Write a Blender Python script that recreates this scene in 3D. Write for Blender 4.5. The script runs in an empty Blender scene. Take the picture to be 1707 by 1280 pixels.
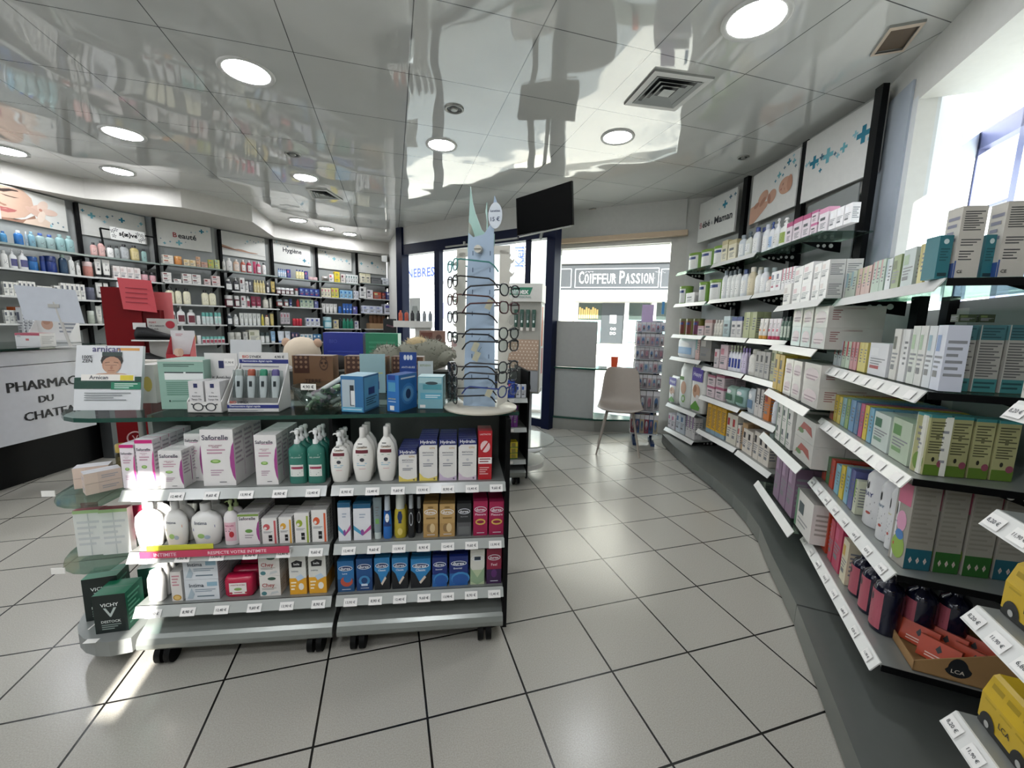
import bpy, math, random
from mathutils import Vector, Matrix
random.seed(7)
SC = bpy.context.scene
COL = SC.collection
PI = math.pi
# ---------------------------------------------------------------- camera
CAMPOS = Vector((0.0, 0.0, 1.2498))
PITCH, ROLL, FPX = 0.143382, 0.0233511, 681.95
_cp, _sp, _cr, _sr = math.cos(PITCH), math.sin(PITCH), math.cos(ROLL), math.sin(ROLL)
FWD = Vector((0, _cp, -_sp))
_up = Vector((0, _sp, _cp)); _rt = Vector((1, 0, 0))
RIGHT = _cr*_rt + _sr*_up
UP = -_sr*_rt + _cr*_up
cd = bpy.data.cameras.new('camera'); cam = bpy.data.objects.new('camera', cd); COL.objects.link(cam)
cd.sensor_width = 36.0; cd.lens = FPX*36.0/1707.0; cd.clip_start = 0.05; cd.clip_end = 200
R = Matrix((RIGHT, UP, -FWD)).transposed()
cam.matrix_world = Matrix.Translation(CAMPOS) @ R.to_4x4()
SC.camera = cam
# ---------------------------------------------------------------- world, sun, exposure
W = bpy.data.worlds.new('world'); SC.world = W; W.use_nodes = True
nt = W.node_tree; nt.nodes.clear()
wo = nt.nodes.new('ShaderNodeOutputWorld'); wb = nt.nodes.new('ShaderNodeBackground')
wt = nt.nodes.new('ShaderNodeTexCoord'); wm = nt.nodes.new('ShaderNodeSeparateXYZ'); wr = nt.nodes.new('ShaderNodeValToRGB')
nt.links.new(wt.outputs['Generated'], wm.inputs[0]); nt.links.new(wm.outputs['Z'], wr.inputs[0])
wr.color_ramp.elements[0].position = 0.0; wr.color_ramp.elements[0].color = (0.95, 0.97, 1.0, 1)
wr.color_ramp.elements[1].position = 0.7; wr.color_ramp.elements[1].color = (0.55, 0.75, 1.0, 1)
nt.links.new(wr.outputs[0], wb.inputs['Color']); nt.links.new(wb.outputs[0], wo.inputs[0])
wb.inputs['Strength'].default_value = 1.9
SUN_DIR = Vector((-0.36, 0.94, -0.47)).normalized()
sd = bpy.data.lights.new('sun', 'SUN'); sd.energy = 13.0; sd.angle = 0.009; sd.color = (1.0, 0.96, 0.9)
so = bpy.data.objects.new('sun', sd); COL.objects.link(so); so.location = (2, -6, 6)
so.rotation_euler = SUN_DIR.to_track_quat('-Z', 'Y').to_euler()
SC.view_settings.view_transform = 'Standard'; SC.view_settings.look = 'None'
SC.view_settings.exposure = 0.85; SC.view_settings.gamma = 1.0; SC.view_settings.use_curve_mapping = False
SC.cycles.use_denoising = True
SC.cycles.max_bounces = 8; SC.cycles.diffuse_bounces = 3; SC.cycles.glossy_bounces = 4
SC.cycles.transmission_bounces = 6; SC.cycles.transparent_max_bounces = 28
SC.cycles.sample_clamp_indirect = 6.0
SC.cycles.caustics_reflective = False; SC.cycles.caustics_refractive = False
LAMP_E = 46.0
# ---------------------------------------------------------------- placement maths (real positions on real planes)
def ray(x, y): return FWD + RIGHT*((x-853.5)/FPX) - UP*((y-640)/FPX)
def onz(x, y, z):
    v = ray(x, y); t = (z-CAMPOS.z)/v.z; return CAMPOS + v*t
def onv(x, y, A, B):
    v = ray(x, y); n = Vector((-(B[1]-A[1]), B[0]-A[0], 0))
    t = (Vector((A[0], A[1], 0))-CAMPOS).dot(n)/v.dot(n); return CAMPOS + v*t
def pr(P):
    v = Vector(P)-CAMPOS; d = v.dot(FWD)
    return 853.5+FPX*v.dot(RIGHT)/d, 640-FPX*v.dot(UP)/d
# ---------------------------------------------------------------- materials
_mats = {}
def lin(c):
    c = c/255.0
    return c/12.92 if c <= 0.04045 else ((c+0.055)/1.055)**2.4
def hexc(h):
    if len(h) == 3: h = ''.join(a+a for a in h)
    return tuple(lin(int(h[i:i+2], 16)) for i in (0, 2, 4))
def mat(h, r=0.5, m=0.0, k=''):
    """procedural material: h colour, r roughness, m metallic, k kind ('', glass, clear, emit<strength>)"""
    key = (h, r, m, k)
    if key in _mats: return _mats[key]
    M = bpy.data.materials.new('finish_%s_%s' % (h, k or 'solid')); M.use_nodes = True
    t = M.node_tree; N = t.nodes; L = t.links; b = N['Principled BSDF']
    c = hexc(h)
    if k.startswith('emit'):
        b.inputs['Base Color'].default_value = (*c, 1)
        b.inputs['Emission Color'].default_value = (*c, 1); b.inputs['Emission Strength'].default_value = float(k[4:])
    else:
        tc = N.new('ShaderNodeTexCoord'); no = N.new('ShaderNodeTexNoise'); no.inputs['Scale'].default_value = 23.0
        no.inputs['Detail'].default_value = 2.0
        L.new(tc.outputs['Object'], no.inputs['Vector'])
        mx = N.new('ShaderNodeMix'); mx.data_type = 'RGBA'
        mx.inputs[6].default_value = (*[min(1, v*1.03) for v in c], 1); mx.inputs[7].default_value = (*[v*0.93 for v in c], 1)
        L.new(no.outputs['Fac'], mx.inputs[0]); L.new(mx.outputs[2], b.inputs['Base Color'])
        b.inputs['Roughness'].default_value = r; b.inputs['Metallic'].default_value = m
        if k == 'dull': b.inputs['Specular IOR Level'].default_value = 0.15
        if k == 'glass':
            k = 'clear'
        if k == 'clear':     # thin clear plastic / window pane / glass plate
            mxs = N.new('ShaderNodeMixShader'); tr = N.new('ShaderNodeBsdfTransparent'); tr.inputs[0].default_value = (*c, 1)
            gl = N.new('ShaderNodeBsdfGlossy'); gl.inputs['Roughness'].default_value = r
            fr = N.new('ShaderNodeLayerWeight'); fr.inputs['Blend'].default_value = 0.25
            mm = N.new('ShaderNodeMath'); mm.operation = 'MULTIPLY'; mm.inputs[1].default_value = 0.5
            L.new(fr.outputs['Fresnel'], mm.inputs[0]); L.new(mm.outputs[0], mxs.inputs[0])
            L.new(tr.outputs[0], mxs.inputs[1]); L.new(gl.outputs[0], mxs.inputs[2]); L.new(mxs.outputs[0], N['Material Output'].inputs[0])
    _mats[key] = M
    return M
def tiled(name, size, c1, c2, grout, gw, rough, bump, spec=0.5, speck=0.0, ior=1.5):
    M = bpy.data.materials.new(name); M.use_nodes = True
    t = M.node_tree; N = t.nodes; L = t.links; b = N['Principled BSDF']
    tc = N.new('ShaderNodeTexCoord'); sx = N.new('ShaderNodeSeparateXYZ'); L.new(tc.outputs['Object'], sx.inputs[0])
    outs = []
    for ax in 'XY':
        a = N.new('ShaderNodeMath'); a.operation = 'DIVIDE'; a.inputs[1].default_value = size; L.new(sx.outputs[ax], a.inputs[0])
        f = N.new('ShaderNodeMath'); f.operation = 'FRACT'; L.new(a.outputs[0], f.inputs[0])
        s = N.new('ShaderNodeMath'); s.operation = 'SUBTRACT'; s.inputs[1].default_value = 0.5; L.new(f.outputs[0], s.inputs[0])
        q = N.new('ShaderNodeMath'); q.operation = 'ABSOLUTE'; L.new(s.outputs[0], q.inputs[0])
        g = N.new('ShaderNodeMath'); g.operation = 'GREATER_THAN'; g.inputs[1].default_value = 0.5-gw/size/2; L.new(q.outputs[0], g.inputs[0])
        outs.append(g)
    mxl = N.new('ShaderNodeMath'); mxl.operation = 'MAXIMUM'; L.new(outs[0].outputs[0], mxl.inputs[0]); L.new(outs[1].outputs[0], mxl.inputs[1])
    no = N.new('ShaderNodeTexNoise'); no.inputs['Scale'].default_value = 260 if speck else 3.0; no.inputs['Detail'].default_value = 4
    L.new(tc.outputs['Object'], no.inputs['Vector'])
    cr = N.new('ShaderNodeValToRGB'); cr.color_ramp.elements[0].position = .35; cr.color_ramp.elements[1].position = .65
    cr.color_ramp.elements[0].color = (*hexc(c1), 1); cr.color_ramp.elements[1].color = (*hexc(c2), 1)
    L.new(no.outputs['Fac'], cr.inputs[0])
    mx = N.new('ShaderNodeMix'); mx.data_type = 'RGBA'; L.new(mxl.outputs[0], mx.inputs[0]); L.new(cr.outputs[0], mx.inputs[6])
    mx.inputs[7].default_value = (*hexc(grout), 1); L.new(mx.outputs[2], b.inputs['Base Color'])
    b.inputs['IOR'].default_value = ior; b.inputs['Roughness'].default_value = rough; b.inputs['Specular IOR Level'].default_value = spec
    if bump:
        n2 = N.new('ShaderNodeTexNoise'); n2.inputs['Scale'].default_value = bump[0]; n2.inputs['Detail'].default_value = 1
        L.new(tc.outputs['Object'], n2.inputs['Vector'])
        bp = N.new('ShaderNodeBump'); bp.inputs['Strength'].default_value = bump[1]; bp.inputs['Distance'].default_value = bump[2]
        L.new(n2.outputs['Fac'], bp.inputs['Height']); L.new(bp.outputs[0], b.inputs['Normal'])
    return M
# ---------------------------------------------------------------- mesh building
_txt = {}
def textgeo(s, bold=0.0):
    key = (s, bold)
    if key in _txt: return _txt[key]
    cu = bpy.data.curves.new('lettering', 'FONT'); cu.body = s; cu.resolution_u = 2; cu.offset = bold; cu.fill_mode = 'FRONT'
    cu.space_character = 1.0
    o = bpy.data.objects.new('lettering', cu); COL.objects.link(o)
    dg = bpy.context.evaluated_depsgraph_get(); me = bpy.data.meshes.new_from_object(o.evaluated_get(dg))
    vs = [(v.co.x, v.co.y) for v in me.vertices]; fs = [tuple(p.vertices) for p in me.polygons]
    bpy.data.objects.remove(o); bpy.data.curves.remove(cu); bpy.data.meshes.remove(me)
    x0 = min(v[0] for v in vs); x1 = max(v[0] for v in vs); y0 = min(v[1] for v in vs); y1 = max(v[1] for v in vs)
    vs = [((x-(x0+x1)/2)/(x1-x0), (y-(y0+y1)/2)/(x1-x0)) for x, y in vs]
    _txt[key] = (vs, fs, (y1-y0)/(x1-x0))
    return _txt[key]
class MB:
    def __init__(s): s.v = []; s.f = []; s.mi = []; s.sm = []; s.mats = []; s.T = None
    def add(s, vs, fs, m, smooth=False):
        n = len(s.v)
        if m not in s.mats: s.mats.append(m)
        k = s.mats.index(m)
        for v in vs:
            v = Vector(v)
            if s.T is not None: v = s.T @ v
            s.v.append(v)
        for f in fs: s.f.append(tuple(i+n for i in f)); s.mi.append(k); s.sm.append(smooth)
        return s
    def box(s, x0, x1, y0, y1, z0, z1, m):
        vs = [(x0,y0,z0),(x1,y0,z0),(x1,y1,z0),(x0,y1,z0),(x0,y0,z1),(x1,y0,z1),(x1,y1,z1),(x0,y1,z1)]
        return s.add(vs, [(0,3,2,1),(4,5,6,7),(0,1,5,4),(1,2,6,5),(2,3,7,6),(3,0,4,7)], m)
    def quad(s, p, m): return s.add(p, [tuple(range(len(p)))], m)
    def prism(s, poly, z0, z1, m):
        n = len(poly); vs = [(x, y, z0) for x, y in poly]+[(x, y, z1) for x, y in poly]
        fs = [tuple(reversed(range(n))), tuple(range(n, 2*n))]+[(i, (i+1) % n, n+(i+1) % n, n+i) for i in range(n)]
        return s.add(vs, fs, m)
    def extr(s, prof, x0, x1, m, smooth=False):          # profile in y,z swept along x
        n = len(prof); vs = [(x0, y, z) for y, z in prof]+[(x1, y, z) for y, z in prof]
        fs = [tuple(range(n)), tuple(reversed(range(n, 2*n)))]
        s.add(vs, fs, m); return s.add(vs, [(i, n+i, n+(i+1) % n, (i+1) % n) for i in range(n)], m, smooth)
    def rings(s, rs, m, seg=16, e=2.0, c=(0, 0), a0=0.0, a1=2*PI, capb=True, capt=True, smooth=True):
        full = abs(a1-a0-2*PI) < 1e-6; k = seg if full else seg+1; vs = []
        for rx, ry, z in rs:
            for i in range(k):
                a = a0+(a1-a0)*i/seg; ca, sa = math.cos(a), math.sin(a); p = 2.0/e
                vs.append((c[0]+rx*math.copysign(abs(ca)**p, ca), c[1]+ry*math.copysign(abs(sa)**p, sa), z))
        fs = []
        for j in range(len(rs)-1):
            for i in range(k if full else k-1):
                a = j*k+i; b = j*k+(i+1) % k; fs.append((a, b, b+k, a+k))
        s.add(vs, fs, m, smooth)
        if full and capb: s.add(vs[:k], [tuple(reversed(range(k)))], m)
        if full and capt: s.add(vs[-k:], [tuple(range(k))], m)
        return s
    def tube(s, pts, r, m, seg=6, closed=False):
        pts = [Vector(p) for p in pts]; n = len(pts); vs = []; prev = None
        for i, p in enumerate(pts):
            if closed: d = pts[(i+1) % n]-pts[i-1]
            else: d = pts[min(i+1, n-1)]-pts[max(i-1, 0)]
            d.normalize()
            a = Vector((0, 0, 1)) if abs(d.z) < 0.9 else Vector((1, 0, 0))
            if prev is not None: a = prev
            u = d.cross(a); u.normalize(); w = d.cross(u); w.normalize(); prev = u.cross(d)
            rr = r[i] if isinstance(r, (list, tuple)) else r
            for q in range(seg):
                t = 2*PI*q/seg; vs.append(p+u*math.cos(t)*rr+w*math.sin(t)*rr)
        fs = []
        for j in range(n if closed else n-1):
            for q in range(seg):
                a = j*seg+q; b = j*seg+(q+1) % seg; j2 = ((j+1) % n)*seg; fs.append((a, b, j2+(q+1) % seg, j2+q))
        s.add(vs, fs, m, True)
        if not closed: s.add(vs[:seg], [tuple(reversed(range(seg)))], m); s.add(vs[-seg:], [tuple(range(seg))], m)
        return s
    def text(s, t, o, ux, uy, w, m, bold=0.012, maxh=None):
        """flat lettering centred at o; ux, uy unit directions; w its width"""
        vs, fs, asp = textgeo(t, bold); o = Vector(o); ux = Vector(ux); uy = Vector(uy)
        hs = w
        if maxh and asp*w > maxh: w = hs = maxh/asp
        return s.add([o+ux*(x*w)+uy*(y*hs) for x, y in vs], fs, m)
    def build(s, name, parent=None, loc=(0, 0, 0), rot=0.0):
        me = bpy.data.meshes.new(name); me.from_pydata([tuple(v) for v in s.v], [], s.f)
        for m in s.mats: me.materials.append(m)
        me.polygons.foreach_set('material_index', s.mi); me.polygons.foreach_set('use_smooth', s.sm); me.update()
        o = bpy.data.objects.new(name, me); COL.objects.link(o); o.parent = parent
        o.location = loc; o.rotation_euler = (0, 0, rot)
        return o
def empty(name, loc=(0, 0, 0), rot=0.0):
    o = bpy.data.objects.new(name, None); COL.objects.link(o); o.location = loc; o.rotation_euler = (0, 0, rot)
    o.empty_display_size = 0.05
    return o
def tag(o, label, cat, group=None):
    o['label'] = label; o['category'] = cat
    if group: o['group'] = group
    return o
def struct(o): o['kind'] = 'structure'; return o
def clone(o, parent=None):
    c = o.copy(); COL.objects.link(c); c.parent = parent
    for ch in list(o.children): clone(ch, c)
    return c
def frame(A, B):
    """unit vector left-to-right, and rotation, of a shelf front line"""
    u = Vector((B[0]-A[0], B[1]-A[1])); L = u.length; u.normalize()
    return u, Vector((-u.y, u.x)), math.atan2(u.y, u.x), L
def wmat(A, B):      # matrix: local x along A->B, y away from the room, z up, origin A
    u, n, a, L = frame(A, B)
    return Matrix.Translation((A[0], A[1], 0)) @ Matrix.Rotation(a, 4, 'Z'), L
# ================================================================ THE ROOM
CEIL = 2.665
M_wall = mat('cfcfca', .6); M_wallg = mat('aeafaa', .6); M_black = mat('08090a', .5, 0, 'dull'); M_navy = mat('0a1430', .35, 0, 'dull')
M_white = mat('d8d8d4', .5); M_alu = mat('9c9d98', .42, .6); M_steel = mat('8e9390', .35, .5)
M_darkgrey = mat('3a3c3b', .5); M_glassedge = mat('0e4034', .12); M_pane = mat('f4fbf8', .03, 0, 'clear')
M_gloss_white = mat('e4e4e0', .25)
TH = 0.298527
c_, s_ = math.cos(TH), math.sin(TH); T_ = 1/3.0
fx, fy = (c_*2.30354-s_*5.48737)*T_, (s_*2.30354+c_*5.48737)*T_
ROOM = [(0.76,-1.66),(1.98,1.98),(2.19,2.62),(2.2,3.27),(2.25,4.07),(2.16,4.85),(1.95,4.83),(.40,5.52),(.50,5.00),(-1.70,6.58),(-2.40,8.05),(-2.93,7.62),(-3.36,7.13),(-3.80,6.45),(-4.13,5.84),(-4.54,5.27),(-4.84,4.64),(-4.93,4.08),(-5.5,-1.66)]
def flat(name, poly, z, m, org, rot, up=True, thick=0.06):
    Mi = Matrix.Rotation(-rot, 4, 'Z') @ Matrix.Translation((-org[0], -org[1], 0))
    pts = [Mi @ Vector((x, y, 0)) for x, y in poly]
    b = MB(); P = [(p.x, p.y) for p in pts]
    b.prism(P, 0 if not up else -thick, thick if not up else 0, m)
    return struct(b.build(name, None, (org[0], org[1], z), rot))
flpoly = [(1.6,-1.7),(3.2,2.4),(3.0,5.2),(.9,5.9),(-1.6,6.9),(-2.3,8.3),(-5.7,8.3),(-5.7,-1.8)]
flat('floor', flpoly, 0, tiled('floor_tiles', 1/3.0, '9f9c93', 'afaca3', '141312', .007, .24, (60, .12, .002), .5, 1), (fx, fy), TH, True)
MC = tiled('lacquered_ceiling_panels', .6, 'cccdc9', 'd1d2ce', '5a5b5a', .005, .035, (1.6, .45, .03), .6, 0, 1.95)
flat('ceiling', ROOM, CEIL, MC, (.110, 2.175), .285, False)
def wallseg(b, A, B, z0, z1, th=.08, m=M_wall):
    T, L = wmat(A, B); b.T = T; b.box(0, L, 0, th, z0, z1, m); b.T = None
# right wall (panels behind the shelving, then the window wall)
b = MB()
for A, B in (((2.11,4.75),(2.2,4.07)),((2.2,4.07),(2.16,3.27)),((2.16,3.27),(2.15,2.62))): wallseg(b, A, B, 0, CEIL, .08, M_wallg)
wallseg(b, (2.15,2.62), (2.03,2.27), 0, CEIL)
wallseg(b, (2.03,2.27), (1.72,1.36), 0, 1.36, .1, M_wallg); wallseg(b, (2.03,2.27), (1.72,1.36), 2.43, CEIL, .62)
wallseg(b, (1.72,1.36), (0.73,-1.6), 0, CEIL, .1, M_wallg)
struct(b.build('wall_right'))
b = MB()       # window reveal
M_reveal = mat('cfd3d4', .6)
b.prism([(2.03,2.27),(2.12,2.24),(2.72,2.60),(2.66,2.72),(2.10,2.5)], 1.2, 2.45, M_reveal)
b.prism([(1.72,1.36),(2.35,1.42),(2.3,1.3),(1.78,1.25)], 1.2, 2.45, M_reveal)
struct(b.build('trim_1'))
b = MB()
T, L = wmat((2.72,2.62), (2.32,1.42)); b.T = T
M_lilac = mat('6f7396', .4)
for a in (0, .33, L-.05): b.box(a, a+.045, 0, .05, 1.2, 2.43, M_lilac)
b.box(0, L, 0, .05, 2.33, 2.43, M_lilac); b.box(0, .33, .01, .03, 1.97, 1.985, M_lilac)
w1 = struct(b.build('window_1'))
b = MB(); b.T = T; b.quad([(0, .025, 1.2), (L, .025, 1.2), (L, .025, 2.4), (0, .025, 2.4)], M_pane); struct(b.build('pane', w1))
b = MB(); T, L = wmat((2.144,2.605), (2.045,2.315)); b.T = T; b.box(0, L, -.012, -.001, 1.25, 2.55, mat('a9b2bc', .35)); struct(b.build('trim_2'))
# left wall behind the shelving
WL = [(-4.88,4.08),(-4.83,4.59),(-4.80,4.69),(-4.57,5.25),(-4.47,5.29),(-4.13,5.76),(-4.10,5.90),(-3.80,6.42),(-3.73,6.50),(-3.39,6.99),(-3.34,7.14),(-2.93,7.55),(-2.84,7.60),(-2.46,8.0)]
b = MB(); WL[0] = (-4.92,3.72); pl = [(-5.08,2.1)]+WL
for i in range(len(pl)-1):
    u, n, a, L = frame(pl[i], pl[i+1]); o = n*.03
    wallseg(b, (pl[i][0]+o.x, pl[i][1]+o.y), (pl[i+1][0]+o.x+u.x*.05, pl[i+1][1]+o.y+u.y*.05), 0, CEIL, .06, mat('a9aca8', .6))
wallseg(b, (-2.43,8.02), (-1.79,6.5), 0, CEIL, .06)
wallseg(b, (-5.36,-.6), (-5.08,2.1), 0, .8, .06); wallseg(b, (-5.36,-.6), (-5.08,2.1), 2.4, CEIL, .06); wallseg(b, (-5.46,-1.6), (-5.36,-.6), 0, CEIL, .06)  # unseen gap in the rear wall, added so daylight reaches the product fronts
struct(b.build('wall_left'))
b = MB(); wallseg(b, (.73,-1.6), (.05,-1.6), 0, CEIL); wallseg(b, (-.40,-1.6), (-5.5,-1.6), 0, CEIL)
b.add([(x, y, z) for y in (-1.6, -1.68) for x, z in ((-.40,0),(.05,0),(.05,CEIL),(-.03,2.22),(-.15,1.36),(-.26,1.36),(-.16,2.22),(-.03,2.22),(.05,CEIL),(-.40,CEIL))], [tuple(range(10)), tuple(reversed(range(10,20)))]+[(i, (i+1) % 10, 10+(i+1) % 10, 10+i) for i in range(10)], M_wall)  # unseen slanted slit, shaped to throw the sun strip on the front display
struct(b.build('wall_back'))
# soffit above the left shelving
b = MB(); M_sof = mat('d2cfc8', .55)
sof = [(-5.02,2.6),(-4.86,4.09),(-4.55,4.53),(-3.74,4.8),(-3.34,5.42),(-3.60,6.35),(-3.07,7.12),(-2.2,7.75),(-2.35,8.05),(-2.95,7.63),(-3.36,7.13),(-3.80,6.45),(-4.13,5.84),(-4.54,5.27),(-4.84,4.64),(-4.93,4.08),(-5.12,2.6)]
b.prism(list(reversed(sof)), 2.465, CEIL, M_sof); struct(b.build('trim_3'))
# door front: header, fascia, posts, leaves
D0, D1 = (-1.76,6.455), (.45,4.87)
T, L = wmat(D0, D1)
b = MB(); b.T = T
b.box(0, L, .02, .10, 2.41, CEIL, mat('cfcfca', .16)); struct(b.build('trim_4'))
b = MB(); b.T = T
b.box(0, L, 0, .12, 2.26, 2.41, M_navy); b.box(-.06, .07, -.02, .12, 0, CEIL, M_navy); b.box(L-.09, L+.02, -.02, .12, 0, 2.41, M_navy)
for a in (.75,): b.box(a, a+.10, .0, .08, 0, 2.27, M_navy)
b.box(L-.42, L-.36, .03, .07, 0, 2.27, M_navy)
b.box(.07, L-.09, .03, .07, 0, .10, M_navy)
d1 = struct(b.build('door_1'))
b = MB(); b.T = T; b.quad([(.07, .05, .1), (L-.09, .05, .1), (L-.09, .05, 2.26), (.07, .05, 2.26)], M_pane); struct(b.build('pane', d1))
b = MB(); b.T = T; b.box(1.0, L-.5, .0, -.03, 2.28, 2.30, M_alu); b.rings([(.02,.02,2.29),(.02,.02,2.33)], M_alu, 10, c=(1.35,-.02)); struct(b.build('door_rail', d1))
b = MB(); b.T = T; b.box(.16, .40, .045, .046, 1.15, 1.62, mat('c9cdc9', .5)); b.rings([(.06,.001,1.30),(.08,.001,1.40),(.05,.001,1.5)], mat('9aa09c', .5), 12, c=(.28,.043)); struct(b.build('door_notice', d1))
# window recess beside the door
W0, W1_ = (.45,5.46), (1.92,4.745)
T, L = wmat(W0, W1_)
b = MB(); b.T = T
b.box(.05, L-.03, -.02, .06, 2.32, CEIL, M_wall)
b.box(0, L, -.09, -.02, 2.27, 2.325, mat('cfb89c', .6))
M_frame = mat('cac9c2', .5)
b.box(0, .13, 0, .1, 0, 2.30, M_frame); b.box(L-.17, L, 0, .1, 0, 2.30, M_frame); b.box(.1, L-.1, 0, .1, 2.22, 2.30, M_frame); b.box(0, L, 0, .1, 0, .16, M_frame)
w2 = struct(b.build('window_2'))
b = MB(); b.T = T; b.quad([(.1,.05,.1), (L-.1,.05,.1), (L-.1,.05,2.25), (.1,.05,2.25)], M_pane); struct(b.build('pane', w2))
b = MB(); b.T = T
for i in range(9): b.box(.14+i*.001, L-.18, -.012, -.008, 2.14+i*.008, 2.144+i*.008, M_darkgrey)
struct(b.build('blind', w2))
b = MB(); wallseg(b, (.45,4.95), (.45,5.50), 0, CEIL, .05, M_wall); wallseg(b, (1.89,4.76), (2.14,4.64), 0, CEIL, .08, M_wall); struct(b.build('wall_recess'))
# display base with glass shelf in the window recess
g = empty('window_display', (.41,4.95,0)); tag(g, 'low aluminium window display with grey screen and two glass ledges beside door', 'display')
Pw = [(0,0),(.59,-.16),(1.10,-.14),(1.10,.10),(.59,.12),(.05,.28)]
MB().prism(Pw, .0, .135, M_alu).build('base', g)
MB().prism([(.0,-.01),(.59,-.175),(1.12,-.155),(1.12,.12),(.04,.28)], .14, .158, M_glassedge).build('glass_ledge', g)
MB().prism([(.0,-.01),(.56,-.175),(1.12,-.155),(1.12,.12),(.04,.28)], .748, .764, M_glassedge).build('glass_ledge', g)
b = MB(); T, L = wmat((0.02,.01), (.57,-.145)); b.T = T; b.box(0, L, 0, .02, .766, 1.31, mat('9d9e9b', .35)); b.box(0, L, 0, .02, .16, .746, mat('9fa2a0', .2)); b.build('screen_panel', g)
cup = MB().rings([(.035,.035,.77),(.045,.045,.90)], mat('e0512a', .4), 16).build('cup', None, (1.23, 4.93, 0)); tag(cup, 'orange plastic cup on the glass ledge in the far window', 'cup')
# ceiling fittings
def lamp(x, y, r, n=[0]):
    o = empty('downlight', (x, y, CEIL)); n[0] += 1
    MB().rings([(r*.82,r*.82,-.002),(r*1.0,r*1.0,-.012),(r*1.04,r*1.04,-.006),(r*1.05,r*1.05,0.0)], M_white, 32, capb=False, capt=False).build('trim_ring', o)
    b = MB(); b.rings([(r*.84,r*.84,-.005)], mat('f4f6fb', .5, 0, 'emit%g' % LAMP_E), 32, capt=False); b.build('diffuser', o)
    return o
LP = [(-1.58,2.60,.14,'large round downlight nearest above the left end of the front display'),(1.08,2.10,.14,'large round downlight close to the big square air vent'),
(-3.10,3.45,.14,'left wall side downlight above the white counter'),(-3.94,4.29,.13,'round downlight just before the cream soffit corner'),(-.61,3.52,.12,'round downlight left of the television above spectacle stand'),
(.75,3.31,.12,'round downlight right of the television towards the curved shelving'),(-2.12,4.35,.12,'round downlight beside the small square air vent'),(-3.12,6.13,.12,'small far downlight above the hand picture panel'),
(-2.94,6.63,.11,'small far downlight above the hygiene sign'),(-2.72,6.99,.11,'farthest downlight near the end of left shelving'),(-4.50,3.84,.14,'downlight cut by the left picture edge')]
for x, y, r, l in LP: tag(lamp(x, y, r), l, 'ceiling light')
for x, y in ((-2.9,1.0),(-1.6,-.2),(-3.2,-.4),(-.1,-.9),(-1.3,-1.2),(-.3,.1),(-2.5,-1.2)): tag(lamp(x, y, .14), 'added round fill downlight in the unseen rear ceiling behind the viewpoint', 'ceiling light', 'added rear fill downlights')  # unseen fill lamps, added to brighten surfaces facing the viewpoint
def vent(P, label, deep=True):
    c = sum((Vector(p) for p in P), Vector((0, 0)))/4; o = empty('air_vent', (c.x, c.y, CEIL)); tag(o, label, 'air vent')
    Q = [Vector(p)-c for p in P]
    b = MB()
    def ringq(s0, s1, z0, z1, m, bb):
        vs = [(q.x*s0, q.y*s0, z0) for q in Q]+[(q.x*s1, q.y*s1, z1) for q in Q]
        bb.add(vs, [(i, (i+1) % 4, 4+(i+1) % 4, 4+i) for i in range(4)], m)
    ringq(1.0, .99, 0, -.012, M_alu, b); ringq(.99, .80, -.012, -.014, M_white if deep else mat('c8b8a6', .5), b); b.build('frame', o)
    MB().quad([(q.x*.8, q.y*.8, -.003) for q in Q], mat('15181a', .5) if deep else mat('6b5d4e', .5)).build('opening', o)
    if deep:
        for k, (a, e) in enumerate(((.78,.66),(.58,.46),(.40,.28))):
            bb = MB(); ringq(a, e, -.016, -.006, mat('a9adaa', .4), bb); bb.build('louvre', o)
        MB().quad([(q.x*.2, q.y*.2, -.014) for q in Q], mat('a9adaa', .4)).build('louvre', o)
def vq(*q): return [tuple(onz(x, y, CEIL)[:2]) for x, y in q]
vent(vq((1092,114),(1192,128),(1125,183),(1040,172)), 'big square ceiling air vent with stepped louvres')
vent(vq((1484,42),(1546,31),(1507,82),(1450,91)), 'small beige framed square fitting near the right window wall', False)
vent(vq((510,313),(545,315),(572,332),(520,330)), 'small square air vent over the left shelving')
vent(vq((975,350),(990,346),(1006,350),(990,356)), 'small flat grille near the far window fascia', False)
for (x, y, l) in ((757,181,'round ceiling speaker above the spectacle stand'),(488,257,'round ceiling speaker near small left vent'),(1239,262,'small recessed spot above the curved shelving'),(527,321,'small round sensor beside the small left vent')):
    p = onz(x, y, CEIL); o = empty('ceiling_speaker', (p.x, p.y, CEIL)); tag(o, l, 'ceiling speaker'); r = .065 if x in (757, 488) else .045
    MB().rings([(r,r,0),(r,r,-.006),(r*.8,r*.8,-.01),(r*.75,r*.75,-.002)], M_alu, 24, capb=False, capt=False).build('ring', o)
    MB().rings([(r*.72,r*.72,-.003)], M_darkgrey, 24, capt=False).build('grille', o); MB().rings([(r*.4,r*.4,-.004),(r*.3,r*.3,-.012)], M_alu, 16).build('cone', o)
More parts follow.
